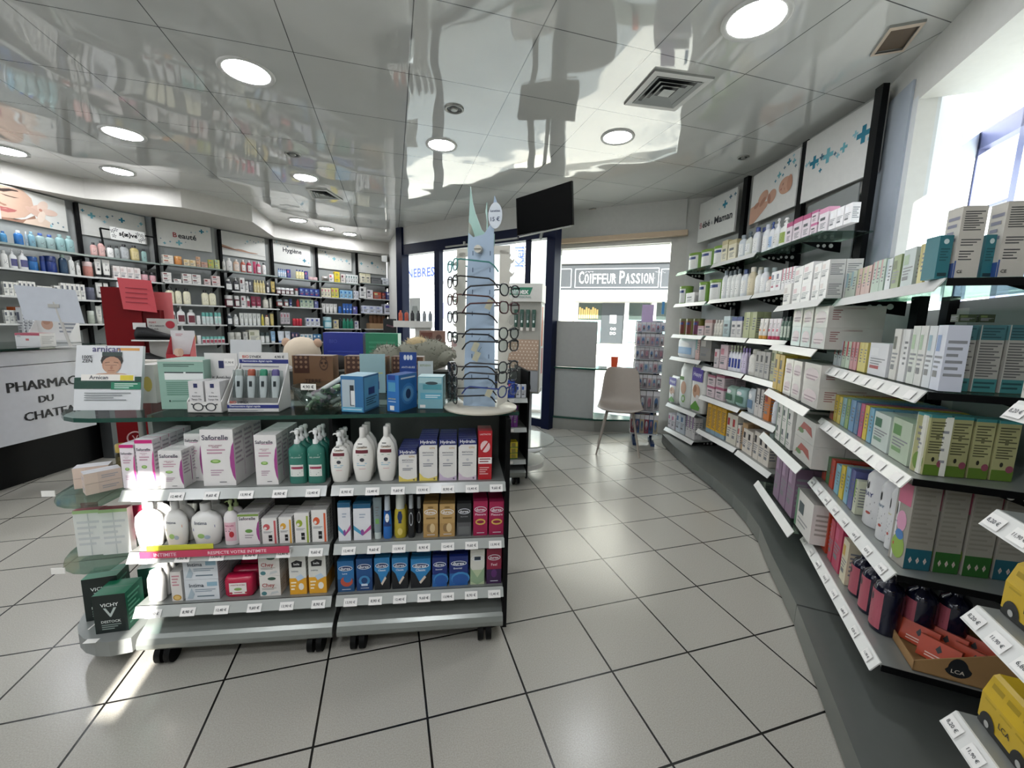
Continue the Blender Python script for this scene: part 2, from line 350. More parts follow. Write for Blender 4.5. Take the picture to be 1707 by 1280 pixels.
# television on the ceiling bracket
A, B = (0.0,4.0), (.515,3.8)
tv = empty('television', (.24,3.72,2.3)); tag(tv, 'black wall television angled down, hanging from ceiling over the door', 'television')
pa, pb, pc, pd = onz(860,330,CEIL), 0, 0, 0
P0 = CAMPOS + ray(860,331)*(3.75/ray(860,331).y); P1 = CAMPOS + ray(953,301)*(3.55/ray(953,301).y)
P2 = CAMPOS + ray(955,375)*(3.62/ray(955,375).y); P3 = CAMPOS + ray(862,393)*(3.82/ray(862,393).y)
ex = (P1-P0).normalized(); ez = (P0-P3).normalized(); ny = ez.cross(ex).normalized()
b = MB(); o0 = tv.location; f = [P0-o0, P1-o0, P2-o0, P3-o0]; k = [p+ny*.05 for p in f]
if (ny.y < 0): k = [p-ny*.05 for p in f]
b.add(f+k, [(3,2,1,0),(4,5,6,7),(0,1,5,4),(1,2,6,5),(2,3,7,6),(3,0,4,7)], mat('050506', .4, 0, 'dull')); b.build('casing', tv)
cen = sum(f, Vector())/4; s = [cen+(p-cen)*.965-(k[0]-f[0])*.03 for p in f]
MB().quad([s[3], s[2], s[1], s[0]], mat('020203', .06, 0, 'dull')).build('screen', tv)
MB().tube([cen+(k[0]-f[0]), cen+(k[0]-f[0])*1.0+Vector((.03,.45,.02)), cen+Vector((.06,1.30,.04))], .02, M_black).build('bracket', tv)
MB().tube([f[3]+Vector((.02,-.01,-.012)), f[2]+Vector((-.02,-.01,-.012))], .006, M_alu).build('lower_trim', tv)
# ================================================================ THE STREET
st = MB(); st.quad([(-9,8.6,.02),(-2.6,8.6,.02),(-.9,6.1,.02),(0.6,5.75,.05),(2.2,5.1,.05),(9,3.0,.12),(16,30,.9),(-16,30,.9)], mat('c9c2b8', .8)); st.quad([(3.2,-6,.02),(9,-6,.02),(9,5,.02),(3.2,5,.02)], mat('c9c2b8', .8)); struct(st.build('trim_5'))
def facade(name, A, B, zt, m, label):
    T, L = wmat(A, B); o = empty(name, (A[0], A[1], 0), math.atan2(B[1]-A[1], B[0]-A[0])); tag(o, label, 'building')
    MB().box(0, L, 0, .4, .3, zt, m).build('wall', o); return o, L
M_fac = mat('e6e0d6', .8)
FA, FB = (.55,12.6), (7.5,10.6)
fo, L = facade('shop_building', FA, FB, 9, M_fac, 'cream hairdresser shop building across the street with dark sign board')
def floc(x, y): # pixel on the facade plane -> local x, z
    p = onv(x, y, FA, FB); u, n, a, l = frame(FA, FB); return (p.x-FA[0])*u.x+(p.y-FA[1])*u.y, p.z
def frect(o, name, x0, y0, x1, y1, d0, d1, m):
    a, zt = floc(x0, y0); c, zb = floc(x1, y1); return MB().box(a, c, -d1, -d0, zb, zt, m).build(name, o)
sg = frect(fo, 'sign_board', 925, 437, 1180, 486, 0, .12, mat('2e3034', .5))
a, z = floc(1027, 463); cx, _ = floc(965, 463); dx, _ = floc(1090, 463)
tb = MB(); MT = mat('f0f0ee', .5)
def sc_text(b, words, x0, x1, zc, y, m):   # small-capital lettering
    tot = sum(1.25 if ch.isupper() else (.45 if ch == ' ' else (.55 if ch == 'i' else 1.0)) for ch in words); k = (x1-x0)/tot; x = x0
    for ch in words:
        w = 1.25 if ch.isupper() else (.45 if ch == ' ' else (.55 if ch == 'i' else 1.0)); hgt = .34 if ch.isupper() else .27
        if ch != ' ':
            vs, fs, asp = textgeo(ch.upper(), .004); ww = k*w*.78 if ch != 'i' else k*w*.26; zz = hgt/(asp if asp else 1)
            b.add([(x+k*w/2+vx*ww, y, zc-.17+hgt/2+vy*zz) for vx, vy in vs], fs, m)
        x += k*w
sc_text(tb, 'Coiffeur Passion', cx, dx, z, -.125, MT); tb.build('sign_lettering', fo)
b = MB()
def framer(x0, y0, x1, y1):
    a, zt = floc(x0, y0); c, zb = floc(x1, y1)
    for q in ((a, c, zt-.02, zt), (a, c, zb, zb+.02), (a, a+.02, zb, zt), (c-.02, c, zb, zt)): b.box(q[0], q[1], -.128, -.121, q[2], q[3], mat('9a9ca0', .5))
framer(960,449,1097,480); framer(928,449,953,480); framer(1102,449,1140,480); b.build('sign_border', fo)
frect(fo, 'awning', 930, 487, 1180, 504, 0, .7, mat('f6f4f0', .7))
frect(fo, 'string_course', 925, 430, 1180, 437, 0, .2, mat('d8d0c4', .8))
M_shopglass = mat('3e4744', .15); M_aqua = mat('9fd0d2', .4)
for x0, x1 in ((962,1001),(1045,1080),(1090,1140)):
    w = frect(fo, 'window', x0, 505, x1, 572, 0, .03, M_shopglass); frect(fo, 'window_film', x0+1, 533, x1-1, 571, .031, .04, M_aqua)
    frect(fo, 'window_frame', x0-3, 504, x0, 573, 0, .08, mat('e8e8e6', .5))
for i in range(9): frect(fo, 'bottle_display', 966+i*3.6, 512+(i % 3)*2, 968+i*3.6, 531, .031, .05, mat('c9a86a', .3))
frect(fo, 'door', 1004, 505, 1041, 573, 0, .04, mat('3c3f42', .3)); frect(fo, 'door_notice', 1017, 525, 1027, 539, .041, .045, mat('f2f2f2', .5))
b = MB(); a, z = floc(1022,548); b.text('OO', (a, -.045, z), (1,0,0), (0,0,1), .16, MT); b.text('DO', (a, -.045, z-.13), (1,0,0), (0,0,1), .16, MT); b.build('door_lettering', fo)
for x0 in (1012,1052,1086,950):
    frect(fo, 'upper_window', x0, 395, x0+16, 427, 0, .02, mat('cfcac2', .5))
fo2, L2 = facade('street_building', (-9.5,20.0), (.3,12.5), 9, mat('e8e6e2', .8), 'pale street building seen through the glass entrance doors')
FA, FB = (-9.5,20.0), (.3,12.5)
frect(fo2, 'fascia_board', 640, 448, 760, 468, 0, .1, mat('c9ccd8', .6))
b = MB(); a, z = floc(705,449); b.text('FUNEBRES', (a-.25, -.12, z-.12), (1,0,0), (0,0,1), 2.0, mat('34408c', .5), .02); b.build('fascia_lettering', fo2)
for x0, x1, y0, y1 in ((700,716,470,560),(745,757,500,560),(762,780,420,470),(790,806,420,470)): frect(fo2, 'window', x0, y0, x1, y1, 0, .03, mat('c4c8cc', .3))
frect(fo2, 'shutter', 736, 505, 748, 530, 0, .05, mat('8e8fc0', .5))
fo3, L3 = facade('corner_building', (.0,10.2), (.98,9.95), 6, mat('e2dcd2', .8), 'pale corner shop wall with a vertical lettered banner')
FA, FB = (.0,10.2), (.98,9.95)
frect(fo3, 'shop_window', 858, 470, 925, 560, 0, .03, mat('9aa0a0', .3))
b = MB(); a, z = floc(866,428); b.text('Keil', (a, -.02, z), (0,0,1), (-1,0,0), .45, mat('3a4a8a', .5), .0); b.text('coiffure', (a+.09, -.02, z), (0,0,1), (-1,0,0), .5, mat('3a4a8a', .5)); b.build('banner_lettering', fo3)
# building and tree outside the right-hand window
fo4, L4 = facade('neighbour_building', (4.6,5.6), (7.2,4.4), 2.9, mat('dfe0e4', .8), 'white neighbouring house outside the right window')
for q in ((.5,.8),(1.4,.8)): MB().box(q[0], q[0]+.45, -.03, 0, 1.6, 2.5, mat('5d6b80', .3)).build('window', fo4)
tr = empty('tree', (5.6,3.1,0)); tag(tr, 'leafy tree branch reaching up outside the right window', 'tree')
b = MB(); b.tube([(0,0,.1),(.05,0,1.2),(-.1,.0,2.3),(-.5,.05,2.9)], [.08,.06,.04,.02], mat('3d352c', .8)); 
for i in range(8): b.tube([(-.1-.05*i, 0, 2.2+.09*i), (-.45-.08*i+.2*(i % 2), .1*(i % 3), 2.35+.13*i)], .012, mat('3d352c', .8))
b.build('trunk', tr)
b = MB(); rr = random.Random(3)
for i in range(420):
    q = Vector((-.55+rr.uniform(-.6,.5), rr.uniform(-.3,.4), 2.65+rr.uniform(-.5,.6))); d = Vector((rr.uniform(-1,1), rr.uniform(-1,1), rr.uniform(-1,1)))*.05; e = Vector((rr.uniform(-1,1), rr.uniform(-1,1), rr.uniform(-1,1)))*.03
    b.quad([q, q+d, q+d+e, q+e], mat('4f6a5c', .7))
b.build('foliage', tr)
# ================================================================ PRODUCT BUILDERS (origin: front centre of the base, front faces -y)
M_ink = '3a3c40'
def decor(b, w, h, dec, ys=None, z0=0.0):
    """dec: ('r',x0,y0,x1,y1,col) band, ('l',x0,y0,x1,y1,n,col) printed lines, ('t',txt,cx,cy,w,col[,maxh]) text,
       ('e',cx,cy,rx,ry,col) ellipse, ('p',[pts],col) polygon; fractions of the front face"""
    k = 0
    def P(x, z, e):
        X = (x-.5)*w; Z = z0+z*h; return (X, (ys(X, Z) if ys else 0)-e, Z)
    for d in dec:
        k += 1; e = .0004+.00012*k
        if d[0] == 'r':
            n = 6 if ys else 1; x0, y0, x1, y1 = d[1:5]; m = mat(d[5], .4)
            for i in range(n):
                a = x0+(x1-x0)*i/n; c = x0+(x1-x0)*(i+1)/n; b.quad([P(a,y0,e), P(c,y0,e), P(c,y1,e), P(a,y1,e)], m)
        elif d[0] == 'l':
            x0, y0, x1, y1, n = d[1:6]; m = mat(d[6], .5)
            for i in range(n):
                y = y1-(y1-y0)*(i+.5)/n; t = (y1-y0)/n*.22; xe = x1-(x1-x0)*((i*37 % 5)/11.0)
                b.quad([P(x0,y-t,e), P(xe,y-t,e), P(xe,y+t,e), P(x0,y+t,e)], m)
        elif d[0] == 'e':
            cx, cy, rx, ry = d[1:5]; b.quad([P(cx+rx*math.cos(2*PI*i/14), cy+ry*math.sin(2*PI*i/14), e) for i in range(14)], mat(d[5], .4))
        elif d[0] == 'p': b.quad([P(x, y, e) for x, y in d[1]], mat(d[2], .4))
        elif d[0] == 't':
            vs, fs, asp = textgeo(d[1], .015); W_ = d[4]; H_ = W_*w*asp/h
            if len(d) > 6 and H_ > d[6]: W_ *= d[6]/H_; H_ = d[6]
            b.add([P(d[2]+x*W_, d[3]+y*W_*w/h, e+.0003) for x, y in vs], fs, mat(d[5], .4))
        elif d[0] == 'q':   # cross
            cx, cy, r = d[1:4]; m = mat(d[4], .5); ry = r*w/h; t = .3
            b.quad([P(cx-r,cy-ry*t,e), P(cx+r,cy-ry*t,e), P(cx+r,cy+ry*t,e), P(cx-r,cy+ry*t,e)], m)
            b.quad([P(cx-r*t,cy-ry,e), P(cx+r*t,cy-ry,e), P(cx+r*t,cy+ry,e), P(cx-r*t,cy+ry,e)], m)
def boxy(name, w, h, d, c, dec=(), side=None, top=None, parent=None, rough=.38, sidedec=None):
    b = MB(); m = mat(c, rough); w *= .97; d2 = d*.97
    b.box(-w/2, w/2, 0, d2, 0, h, m)
    decor(b, w, h, dec)
    if side: # printed sides, right and left
        for sx in (1, -1):
            b2 = MB(); decor(b2, d2, h, side)
            T = Matrix.Translation((sx*w/2, d2/2, 0)) @ Matrix.Rotation(sx*PI/2, 4, 'Z')
            for i, m_ in enumerate(b2.mats): pass
            n = len(b.v); 
            for v in b2.v: b.v.append(T @ v)
            for f, mi_, s_m in zip(b2.f, b2.mi, b2.sm):
                mm = b2.mats[mi_]
                if mm not in b.mats: b.mats.append(mm)
                b.f.append(tuple(i+n for i in f)); b.mi.append(b.mats.index(mm)); b.sm.append(False)
    if top: b.quad([(-w/2,0,h+.0004),(w/2,0,h+.0004),(w/2,d2,h+.0004),(-w/2,d2,h+.0004)], mat(top, .4))
    b.quad([(-w/2,d2*.5-.0006,h+.0006),(w/2,d2*.5-.0006,h+.0006),(w/2,d2*.5+.0006,h+.0006),(-w/2,d2*.5+.0006,h+.0006)], mat('8f8d88', .6))
    return b.build(name, parent)
def vessel(name, w, h, d, prof, cb, e=2.0, r=.35, lab=None, ldec=(), seg=20, k='', extra=None):
    """prof: [(frac radius, frac height)] body; lab: (z0,z1,colour) wraparound-front label; extra: [(part name, builder)]"""
    b = MB(); rs = [(w/2*a, d/2*a if e < 9 else d/2, h*z) for a, z in prof]
    b.rings(rs, mat(cb, r, 0, k), seg, e=e if e < 9 else 4, c=(0, d/2))
    def ys(X, Z):
        zz = min(max(Z, rs[0][2]), rs[-1][2])
        for i in range(len(rs)-1):
            if rs[i][2] <= zz <= rs[i+1][2]+1e-9:
                t = (zz-rs[i][2])/max(1e-6, rs[i+1][2]-rs[i][2]); rx = rs[i][0]+(rs[i+1][0]-rs[i][0])*t; ry = rs[i][1]+(rs[i+1][1]-rs[i][1])*t; break
        else: rx, ry = rs[-1][:2]
        q = max(0.0, 1-min(1, abs(X)/max(1e-6, rx))**e); return d/2-ry*q**(1/e)
    if not lab: decor(b, w, h, ldec, ys)
    o = b.build(name)
    if lab:
        l = MB(); z0, z1, c = lab[:3]; wd = .78; n = 10; m = mat(c, .45); eps = .0007
        for i in range(n):
            a = -wd/2+wd*i/n; c2 = -wd/2+wd*(i+1)/n
            l.quad([(a*w, ys(a*w, z0*h)-eps, z0*h), (c2*w, ys(c2*w, z0*h)-eps, z0*h), (c2*w, ys(c2*w, z1*h)-eps, z1*h), (a*w, ys(a*w, z1*h)-eps, z1*h)], m)
        decor(l, w, h, ldec, lambda X, Z: ys(X, Z)-eps)
        l.build('label', o)
    for nm, fn in (extra or []):
        q = MB(); fn(q); q.build(nm, o)
    return o
def capfn(w, d, z0, z1, fw, c, dome=.1, r=.35, e=2.0):
    def f(q): q.rings([(w/2*fw, w/2*fw if e == 2 else d/2*fw, z0), (w/2*fw, w/2*fw if e == 2 else d/2*fw, z1-(z1-z0)*dome), (w/2*fw*.85, (w/2 if e == 2 else d/2)*fw*.85, z1)], mat(c, r), 14, c=(0, d/2), e=e)
    return f
def pumpfn(w, d, h, c, zs=.76, left=True):
    def f(q):
        m = mat(c, .35); y = d/2; r = w*.17
        q.rings([(r, r, h*zs), (r, r, h*(zs+.07)), (r*.5, r*.5, h*(zs+.08)), (r*.45, r*.45, h*.93)], m, 12, c=(0, y))
        s = -1 if left else 1
        q.rings([(r*.8, r*.8, h*.92), (r*.85, r*.85, h*.97), (r*.6, r*.6, h)], m, 12, c=(0, y))
        q.tube([(0, y, h*.965), (s*w*.25, y, h*.965), (s*w*.36, y, h*.94)], r*.28, m, 6)
    return f
LN = lambda c=M_ink, x0=.2, x1=.8, y0=.15, y1=.4, n=4: ('l', x0, y0, x1, y1, n, c)
BOXN = ['product_box']
def make(kind, w, h, c, d=None, dec=None):
    """c: list of colours [body, second, third]"""
    c1 = c[0]; c2 = c[1] if len(c) > 1 else 'd8d8d8'; c3 = c[2] if len(c) > 2 else None
    if kind == 'bx':      # carton: accent band on top, logo, printed lines
        D = dec if dec is not None else [('r',0,.8,1,1,c2), LN('6a6c70'), ('r',.15,.5,.7,.62,c3 or '55585c')]
        return boxy(BOXN[0], w, h, d or w*.7, c1, D, side=[('r',0,.8,1,1,c2), LN('77797c', .12, .88, .15, .7, 9)] if dec is None else None)
    if kind == 'bs':      # carton with lower band and busy text back
        return boxy(BOXN[0], w, h, d or w*.7, c1, [('r',0,0,1,.14,c2), LN('55575a',.12,.88,.2,.88,14)], side=[('r',0,0,1,.14,c2), LN('66686a',.12,.88,.2,.9,14)])
    if kind == 'bl':      # white carton with blocks
        return boxy(BOXN[0], w, h, d or w*.7, c1, [('r',.08,.6,.5,.85,c2), ('r',.1,.2,.6,.3,c3 or '77797c'), LN('8a8c90',.1,.9,.32,.55,3)], side=[LN('8a8c90',.1,.9,.2,.8,6)])
    if kind == 'bp':      # plain stripe carton
        return boxy(BOXN[0], w, h, d or w*.7, c1, [('r',0,.45,.35,1,c2), LN('77797c',.45,.9,.3,.8,5)], side=[LN('77797c',.1,.9,.2,.8,7)])
    if kind == 'pk':      # soft pack
        D = d or w*.45
        b = MB(); b.rings([(w*.42, D*.38, 0), (w*.5, D*.5, h*.1), (w*.5, D*.5, h*.85), (w*.46, D*.25, h*.95), (w*.48, D*.05, h)], mat(c1, .3), 20, e=3.2, c=(0, D/2))
        decor(b, w, h, dec or [('r',.12,.2,.88,.55,c2), ('e',.5,.7,.25,.1,c3 or 'f0f0f0')], lambda X, Z: -.0015)
        return b.build('soft_pack')
    if kind == 'tb':      # tube standing on its cap
        D = d or w*.6
        o = vessel('tube', w, h, D, [(.8,.16),(.86,.2)], c1)
        me = MB(); me.rings([(w*.40,D*.40,h*.16),(w*.43,D*.42,h*.2),(w*.47,D*.3,h*.6),(w*.5,D*.04,h*.97),(w*.5,D*.04,h)], mat(c1, .35), 18, c=(0,D/2))
        decor(me, w, h, dec or [('r',.3,.38,.7,.5,c3 or c2), LN('77797c',.3,.7,.55,.8,4)], lambda X, Z: D/2-D*.42+D*.4*(Z/h)-.003)
        old = o.data; bpy.data.objects.remove(o); o = me.build('tube')
        q = MB(); q.rings([(w*.38,D*.38,0),(w*.40,D*.40,h*.16)], mat(c2, .35), 16, c=(0,D/2)); q.build('cap', o); return o
    if kind == 'jr':      # jar
        D = d or w*.9
        return vessel('jar', w, h, D, [(.9,0),(1,.06),(1,.6),(.92,.68)], c1, lab=(.12,.55,c3) if c3 else None, ldec=[LN('55575a',.25,.75,.2,.48,3)], extra=[('lid', capfn(w, D, h*.68, h, .96, c2))])
    if kind == 'cn':      # tin with lid
        D = d or w*.95
        return vessel('tin', w, h, D, [(1,0),(1,.86)], c1, seg=24, lab=(.06,.84,c3 or c1), ldec=dec or [LN('55575a',.25,.75,.15,.4,3), ('r',.2,.62,.8,.76,'2a3f7a')], extra=[('lid', capfn(w, D, h*.86, h, 1.03, c2))])
    if kind == 'pm':      # pump bottle
        D = d or w*.62
        return vessel('pump_bottle', w, h, D, [(.9,0),(1,.03),(1,.55),(.9,.66),(.4,.745),(.34,.78)], c1, e=2.4, lab=(.14,.5,c3) if c3 else None, ldec=dec or [LN('55575a',.28,.72,.2,.44,3)], extra=[('pump', pumpfn(w, D, h, c2))])
    if kind == 'sp':      # spray can
        D = d or w
        return vessel('spray_bottle', w, h, D, [(.95,0),(1,.02),(1,.7),(.8,.78),(.6,.8)], c1, seg=24, ldec=dec or [('r',.15,.48,.85,.58,c3 or '2d3a60'), LN('222426',.25,.75,.12,.42,6)], extra=[('cap', capfn(w, D, h*.78, h, .62, c2, .15))])
    if kind == 'fl':      # flat broad bottle with flip cap
        D = d or w*.5
        return vessel('bottle', w, h, D, [(.72,0),(.85,.05),(1,.38),(.98,.56),(.78,.72),(.36,.82),(.3,.84)], c1, e=2.2, seg=24, ldec=dec or (), extra=[('cap', capfn(w, D, h*.83, h, .32, c2))])
    # 'bt' ordinary bottle
    D = d or w*.66
    return vessel('bottle', w, h, D, [(.92,0),(1,.03),(1,.66),(.85,.76),(.42,.84)], c1, e=2.3, lab=(.12,.6,c3) if c3 else None, ldec=dec or [LN('55575a',.28,.72,.2,.5,4)], extra=[('cap', capfn(w, D, h*.83, h, .44, c2))])
CAT = {'bx':'box','bs':'box','bl':'box','bp':'box','pk':'pack','tb':'tube','jr':'jar','cn':'tin','pm':'bottle','sp':'spray bottle','fl':'bottle','bt':'bottle'}
def on_line(x, A, n, inset, z, u):
    """distance along the line (A moved in by inset) where the item row meets column x"""
    Ax, Ay = A[0]+n.x*inset, A[1]+n.y*inset; s = 0.3; y = pr((Ax+u.x*s, Ay+u.y*s, z))[1]
    for _ in range(4):
        P = onv(x, y, (Ax, Ay), (Ax+u.x, Ay+u.y)); s = (P.x-Ax)*u.x+(P.y-Ay)*u.y; y = pr((Ax+u.x*s, Ay+u.y*s, z))[1]
    return s
_seen = {}
NITEM = [0]
LOG = []
def goods(A, B, z, inset, where, rows, maxd=.262):
    u, n, ang, L = frame(A, B)
    for line in rows.strip().split('\n'):
        line = line.strip()
        if not line: continue
        left, desc = line.split('|'); t = left.split(); x0, x1, yt = float(t[0]), float(t[1]), float(t[2]); cnt = int(t[3]); kind = t[4]
        cols = []; rws = 1; stk = 1; dep = None; zb = 0.0; ins = inset; turn = 0.0
        for q in t[5:]:
            if q[0] == '=':
                if q[1] == 'r': rws = int(q[2:])
                elif q[1] == 'u': stk = int(q[2:])
                elif q[1] == 'd': dep = float(q[2:])
                elif q[1] == 'z': zb = float(q[2:])
                elif q[1] == 'i': ins = float(q[2:])
                elif q[1] == 't': turn = float(q[2:])
            else: cols.append(q)
        s0 = on_line(x0, A, n, ins, z, u); s1 = on_line(x1, A, n, ins, z, u); w = abs(s1-s0)/cnt
        sm = (s0+s1)/2; xm = (x0+x1)/2; Pm = Vector((A[0]+n.x*ins+u.x*sm, A[1]+n.y*ins+u.y*sm, 0))
        lo, hi = z, z+1.2
        for _ in range(24):
            m = (lo+hi)/2
            if pr((Pm.x, Pm.y, m))[1] > yt: lo = m
            else: hi = m
        h = max(.02, (lo-z-zb)/stk-.0008)
        mk = DECO[kind[1:]] if kind[0] == '@' else None
        w_ = w*.96
        proto = mk(w_, h, dep) if mk else make(kind, w_, h, cols, dep)
        d = max(v.co.y for v in proto.data.vertices) + .003
        rws = max(1, min(rws, int((maxd-ins)/d)))
        label = (desc.strip()+' '+where).strip(); cat = CAT.get(kind) or ('bottle' if 'ottle' in desc else 'pack' if ' pack' in desc else 'tube' if ' tube' in desc else 'box'); tot = cnt*rws*stk; first = True
        for r in range(rws):
            for k in range(cnt):
                for q in range(stk):
                    o = proto if first else clone(proto); first = False
                    s = s0+(s1-s0)*(k+.5)/cnt; jit = (NITEM[0]*7 % 5-2)*.0004
                    P = Vector((A[0]+n.x*(ins+r*d+jit)+u.x*s, A[1]+n.y*(ins+r*d+jit)+u.y*s, z+zb+q*(h+.0006)+.0008))
                    o.location = P; o.rotation_euler = (0, 0, ang+turn+(0 if stk > 1 or rws > 1 else (NITEM[0]*13 % 7-3)*.006)); NITEM[0] += 1
                    tag(o, label, cat, (label[:60] if tot > 1 else None))
DECO = {}
def price_tags(shelf, n, L, z, y, m, skip=()):
    for i in range(n):
        if i in skip: continue
        x = L*(i+.5)/n+(i*7 % 3-1)*.01
        b = MB(); b.box(x-.022, x+.022, y-.0015, y, z-.012, z+.012, mat('eceae4', .5))
        b.text(('8,90 €', '12,40 €', '6,50 €')[i % 3], (x, y-.002, z), (1,0,0), (0,0,1), .032, mat('3c3e42', .5)); b.build('price_label', shelf)
# ================================================================ FRONT DISPLAY UNIT
def D(key, fn): DECO[key] = fn
def dbox(key, c, dec, side=None, top=None, dr=.62):
    D(key, lambda w, h, d: boxy('care_carton', w, h, d or w*dr, c, dec, side, top))
PK = 'a1458a'
def saf(band=None, acc=PK):
    dd = [('p',[(1,.08),(1,.78),(.93,.7),(.86,.5),(.86,.35),(.92,.18)],acc), ('t','Saforelle',.45,.86 if not band else .80,.8,'4b4658'), ('r',.3,.815 if not band else .76,.8,.822 if not band else .765,'c05a98'),
          ('t','SOIN LAVANT',.45,.72,.42,'a3607a'), ('t','DOUX',.45,.69,.2,'a3607a'), ('l',.18,.56,.74,.67,2,'c59aac'), ('e',.42,.44,.16,.035,'7fae55'), ('e',.42,.445,.1,.02,'b5d08c'), ('l',.25,.18,.65,.3,3,'bfa3b4'), ('r',.5,.06,.72,.075,'6a6a6e')]
    if band: dd += [('r',0,.93,1,1,'c8267a')]
    return dd
SD = [('l',.12,.35,.88,.85,6,'b9aab4'), ('t','Saforelle',.5,.9,.8,'8a8494')]
dbox('saf', 'e9e6e4', saf(), SD, None, .62); dbox('safp', 'eee6ea', saf(1, 'cf4a93'), SD, None, .7); dbox('safs', 'e9e6e4', saf()[:3]+[('e',.5,.45,.18,.06,'6d9e50'), ('r',0,.93,1,1,'7f9c4a'), ('l',.3,.2,.7,.35,2,'b0a5ad')], SD, None, .6)
D('grn', lambda w, h, d: vessel('pump_bottle', w, h, d or w*.62, [(.95,0),(1,.03),(1,.58),(.93,.66),(.42,.72),(.36,.76)], '35786a', e=2.6, k='', r=.15, ldec=[('t','GEL LAVANT',.5,.5,.6,'c8dcd2'), ('l',.15,.53,.85,.58,2,'9dc0b4'), ('r',.14,.14,.86,.36,'dfe2dc'), ('r',.2,.28,.84,.325,'9c3b56'), ('l',.22,.16,.8,.26,3,'7a8a84')], extra=[('pump', pumpfn(w, w*.62, h, 'e4e4e2', .74))]))
CD = lambda x=.5: [('r',x-.2,.70,x+.02,.715,'222222'), ('t','Cavailles',x,.655,.5,'6a5648'), ('r',x-.22,.63,x+.2,.634,'c9a050'), ('r',x-.3,.54,x+.28,.60,'6b2430'), ('l',x-.22,.49,x+.2,.52,1,'9cb7a0'), ('e',x,.42,.11,.035,'3a3d44'), ('l',x-.25,.30,x+.22,.37,2,'9cc0d0'), ('r',x-.15,.25,x+.15,.256,'c95a6a')]
FLP = [(.62,0),(.72,.02),(.93,.25),(1,.42),(.97,.55),(.82,.68),(.5,.77),(.32,.81),(.3,.83)]
D('cavp', lambda w, h, d: vessel('pump_bottle', w, h, d or w*.5, [(.66,0),(.76,.02),(.95,.22),(1,.40),(.95,.55),(.72,.67),(.34,.73),(.3,.76)], 'e6e4de', e=2.2, r=.22, ldec=[q if q[0] != 'zz' else q for q in CD(.5)][:8], extra=[('pump', pumpfn(w, w*.5, h, 'e4e4e0', .74))]))
D('cav', lambda w, h, d: vessel('bottle', w, h, d or w*.5, FLP, 'e8e6e0', e=2.2, r=.2, seg=28, ldec=CD(.5), extra=[('cap', capfn(w, w*.5, h*.82, h, .29, 'dcdad4'))]))
def hyd(acc): return [('r',0,.86,1,1,'1c2668'), ('p',[(0,.86),(0,.80),(.06,.83),(.14,.86)],'1c2668'), ('t','Hydralin',.5,.925,.84,'f2f2f4'), ('p',[(0,0),(1,0),(1,.12),(.75,.08),(.5,.06),(.25,.09),(0,.2)],acc), ('t','GYN',.72,.79,.3,'c9a25a'), ('t','IRRITATION',.5,.68,.62,'6a6c78'), ('l',.2,.6,.8,.64,1,'9a9ca6'), ('e',.5,.5,.08,.03,'c8c8cc'), ('l',.22,.34,.78,.44,2,'8a8c96'), ('q',.84,.05,.06,'5a5c66')]
for k_, a_ in (('hydy','e3cf6a'), ('hydm','cdbcd2'), ('hydl','d3c0cf')): dbox(k_, 'e4e2de', hyd(a_), [('r',0,.86,1,1,'1c2668'), LN('a0a0a8',.1,.9,.2,.8,8)], '1c2668', .42)
dbox('lac', 'b5202a', [('t','LACTACYD',.5,.93,.8,'f4dede'), ('e',.5,.68,.36,.12,'e9c9c9'), ('p',[(.2,.6),(.75,.8),(.8,.78),(.3,.57)],'b5202a'), ('r',0,.33,1,.46,'efe9e6'), ('l',.1,.35,.9,.45,2,'8a3a40'), ('l',.1,.1,.8,.27,4,'e8b6b6')], None, '8e1a22', .5)
def intimb(c2, ext=()):
    return lambda w, h, d: vessel('bottle', w, h, d or w*.5, [(.72,0),(.82,.03),(.97,.3),(1,.5),(.92,.66),(.6,.76),(.34,.8),(.3,.84)], 'ecebe8', e=2.3, r=.2, seg=28, ldec=[('t','Intima',.42,.56,.42,'5b6070'), ('p',[(.14,.42),(.86,.5),(.86,.44),(.14,.36)],c2), ('e',.4,.25,.12,.06,'9ec27a'), ('e',.6,.22,.1,.05,'aebfd0')]+list(ext), extra=[('cap', capfn(w, w*.5, h*.82, h, .34, 'e2e2e0'))])
D('int1', intimb('c4506a')); D('int2', intimb('e08a3c')); D('int3', intimb('2b3a8a'))
D('smp', lambda w, h, d: vessel('pump_bottle', w, h, d or w*.7, [(.95,0),(1,.03),(1,.6),(.8,.7),(.4,.76)], 'e9e4e4', e=2.2, r=.25, lab=(.1,.52,'e3b9c4'), ldec=[('t','Saforelle',.5,.45,.6,'b03a6a'), ('e',.62,.25,.16,.07,'b9303a'), LN('8a6a74',.2,.6,.3,.4,2)], extra=[('pump', pumpfn(w, w*.7, h, 'b4c88c', .76))]))
def bel(acc): return [('r',.8,0,.93,.9,acc), ('e',.32,.66,.22,.12,acc), ('r',.42,.1,.66,.34,'15161a'), ('t','bella',.54,.22,.2,'f0f0f0'), ('l',.1,.42,.7,.5,2,'8a8c90'), ('e',.25,.62,.1,.05,'efe6e0')]
for k_, a_ in (('blr','c95a5e'), ('blo','e0a83a'), ('bly','9aae3a'), ('blt','d8603a')): dbox(k_, 'e8e6e2', bel(a_), [LN('a6a6a6',.1,.9,.1,.9,9)], None, .5)
D('lot', lambda w, h, d: vessel('bottle', w, h, d or w*.55, [(.8,0),(.95,.04),(1,.5),(.95,.75),(.7,.9),(.62,.95)], 'f0efec', e=3, r=.2, ldec=[('t','SAFORELLE',.45,.55,.5,'7a6f9a')], extra=[('cap', capfn(w, w*.55, h*.94, h, .6, 'e4e2e0'))]))
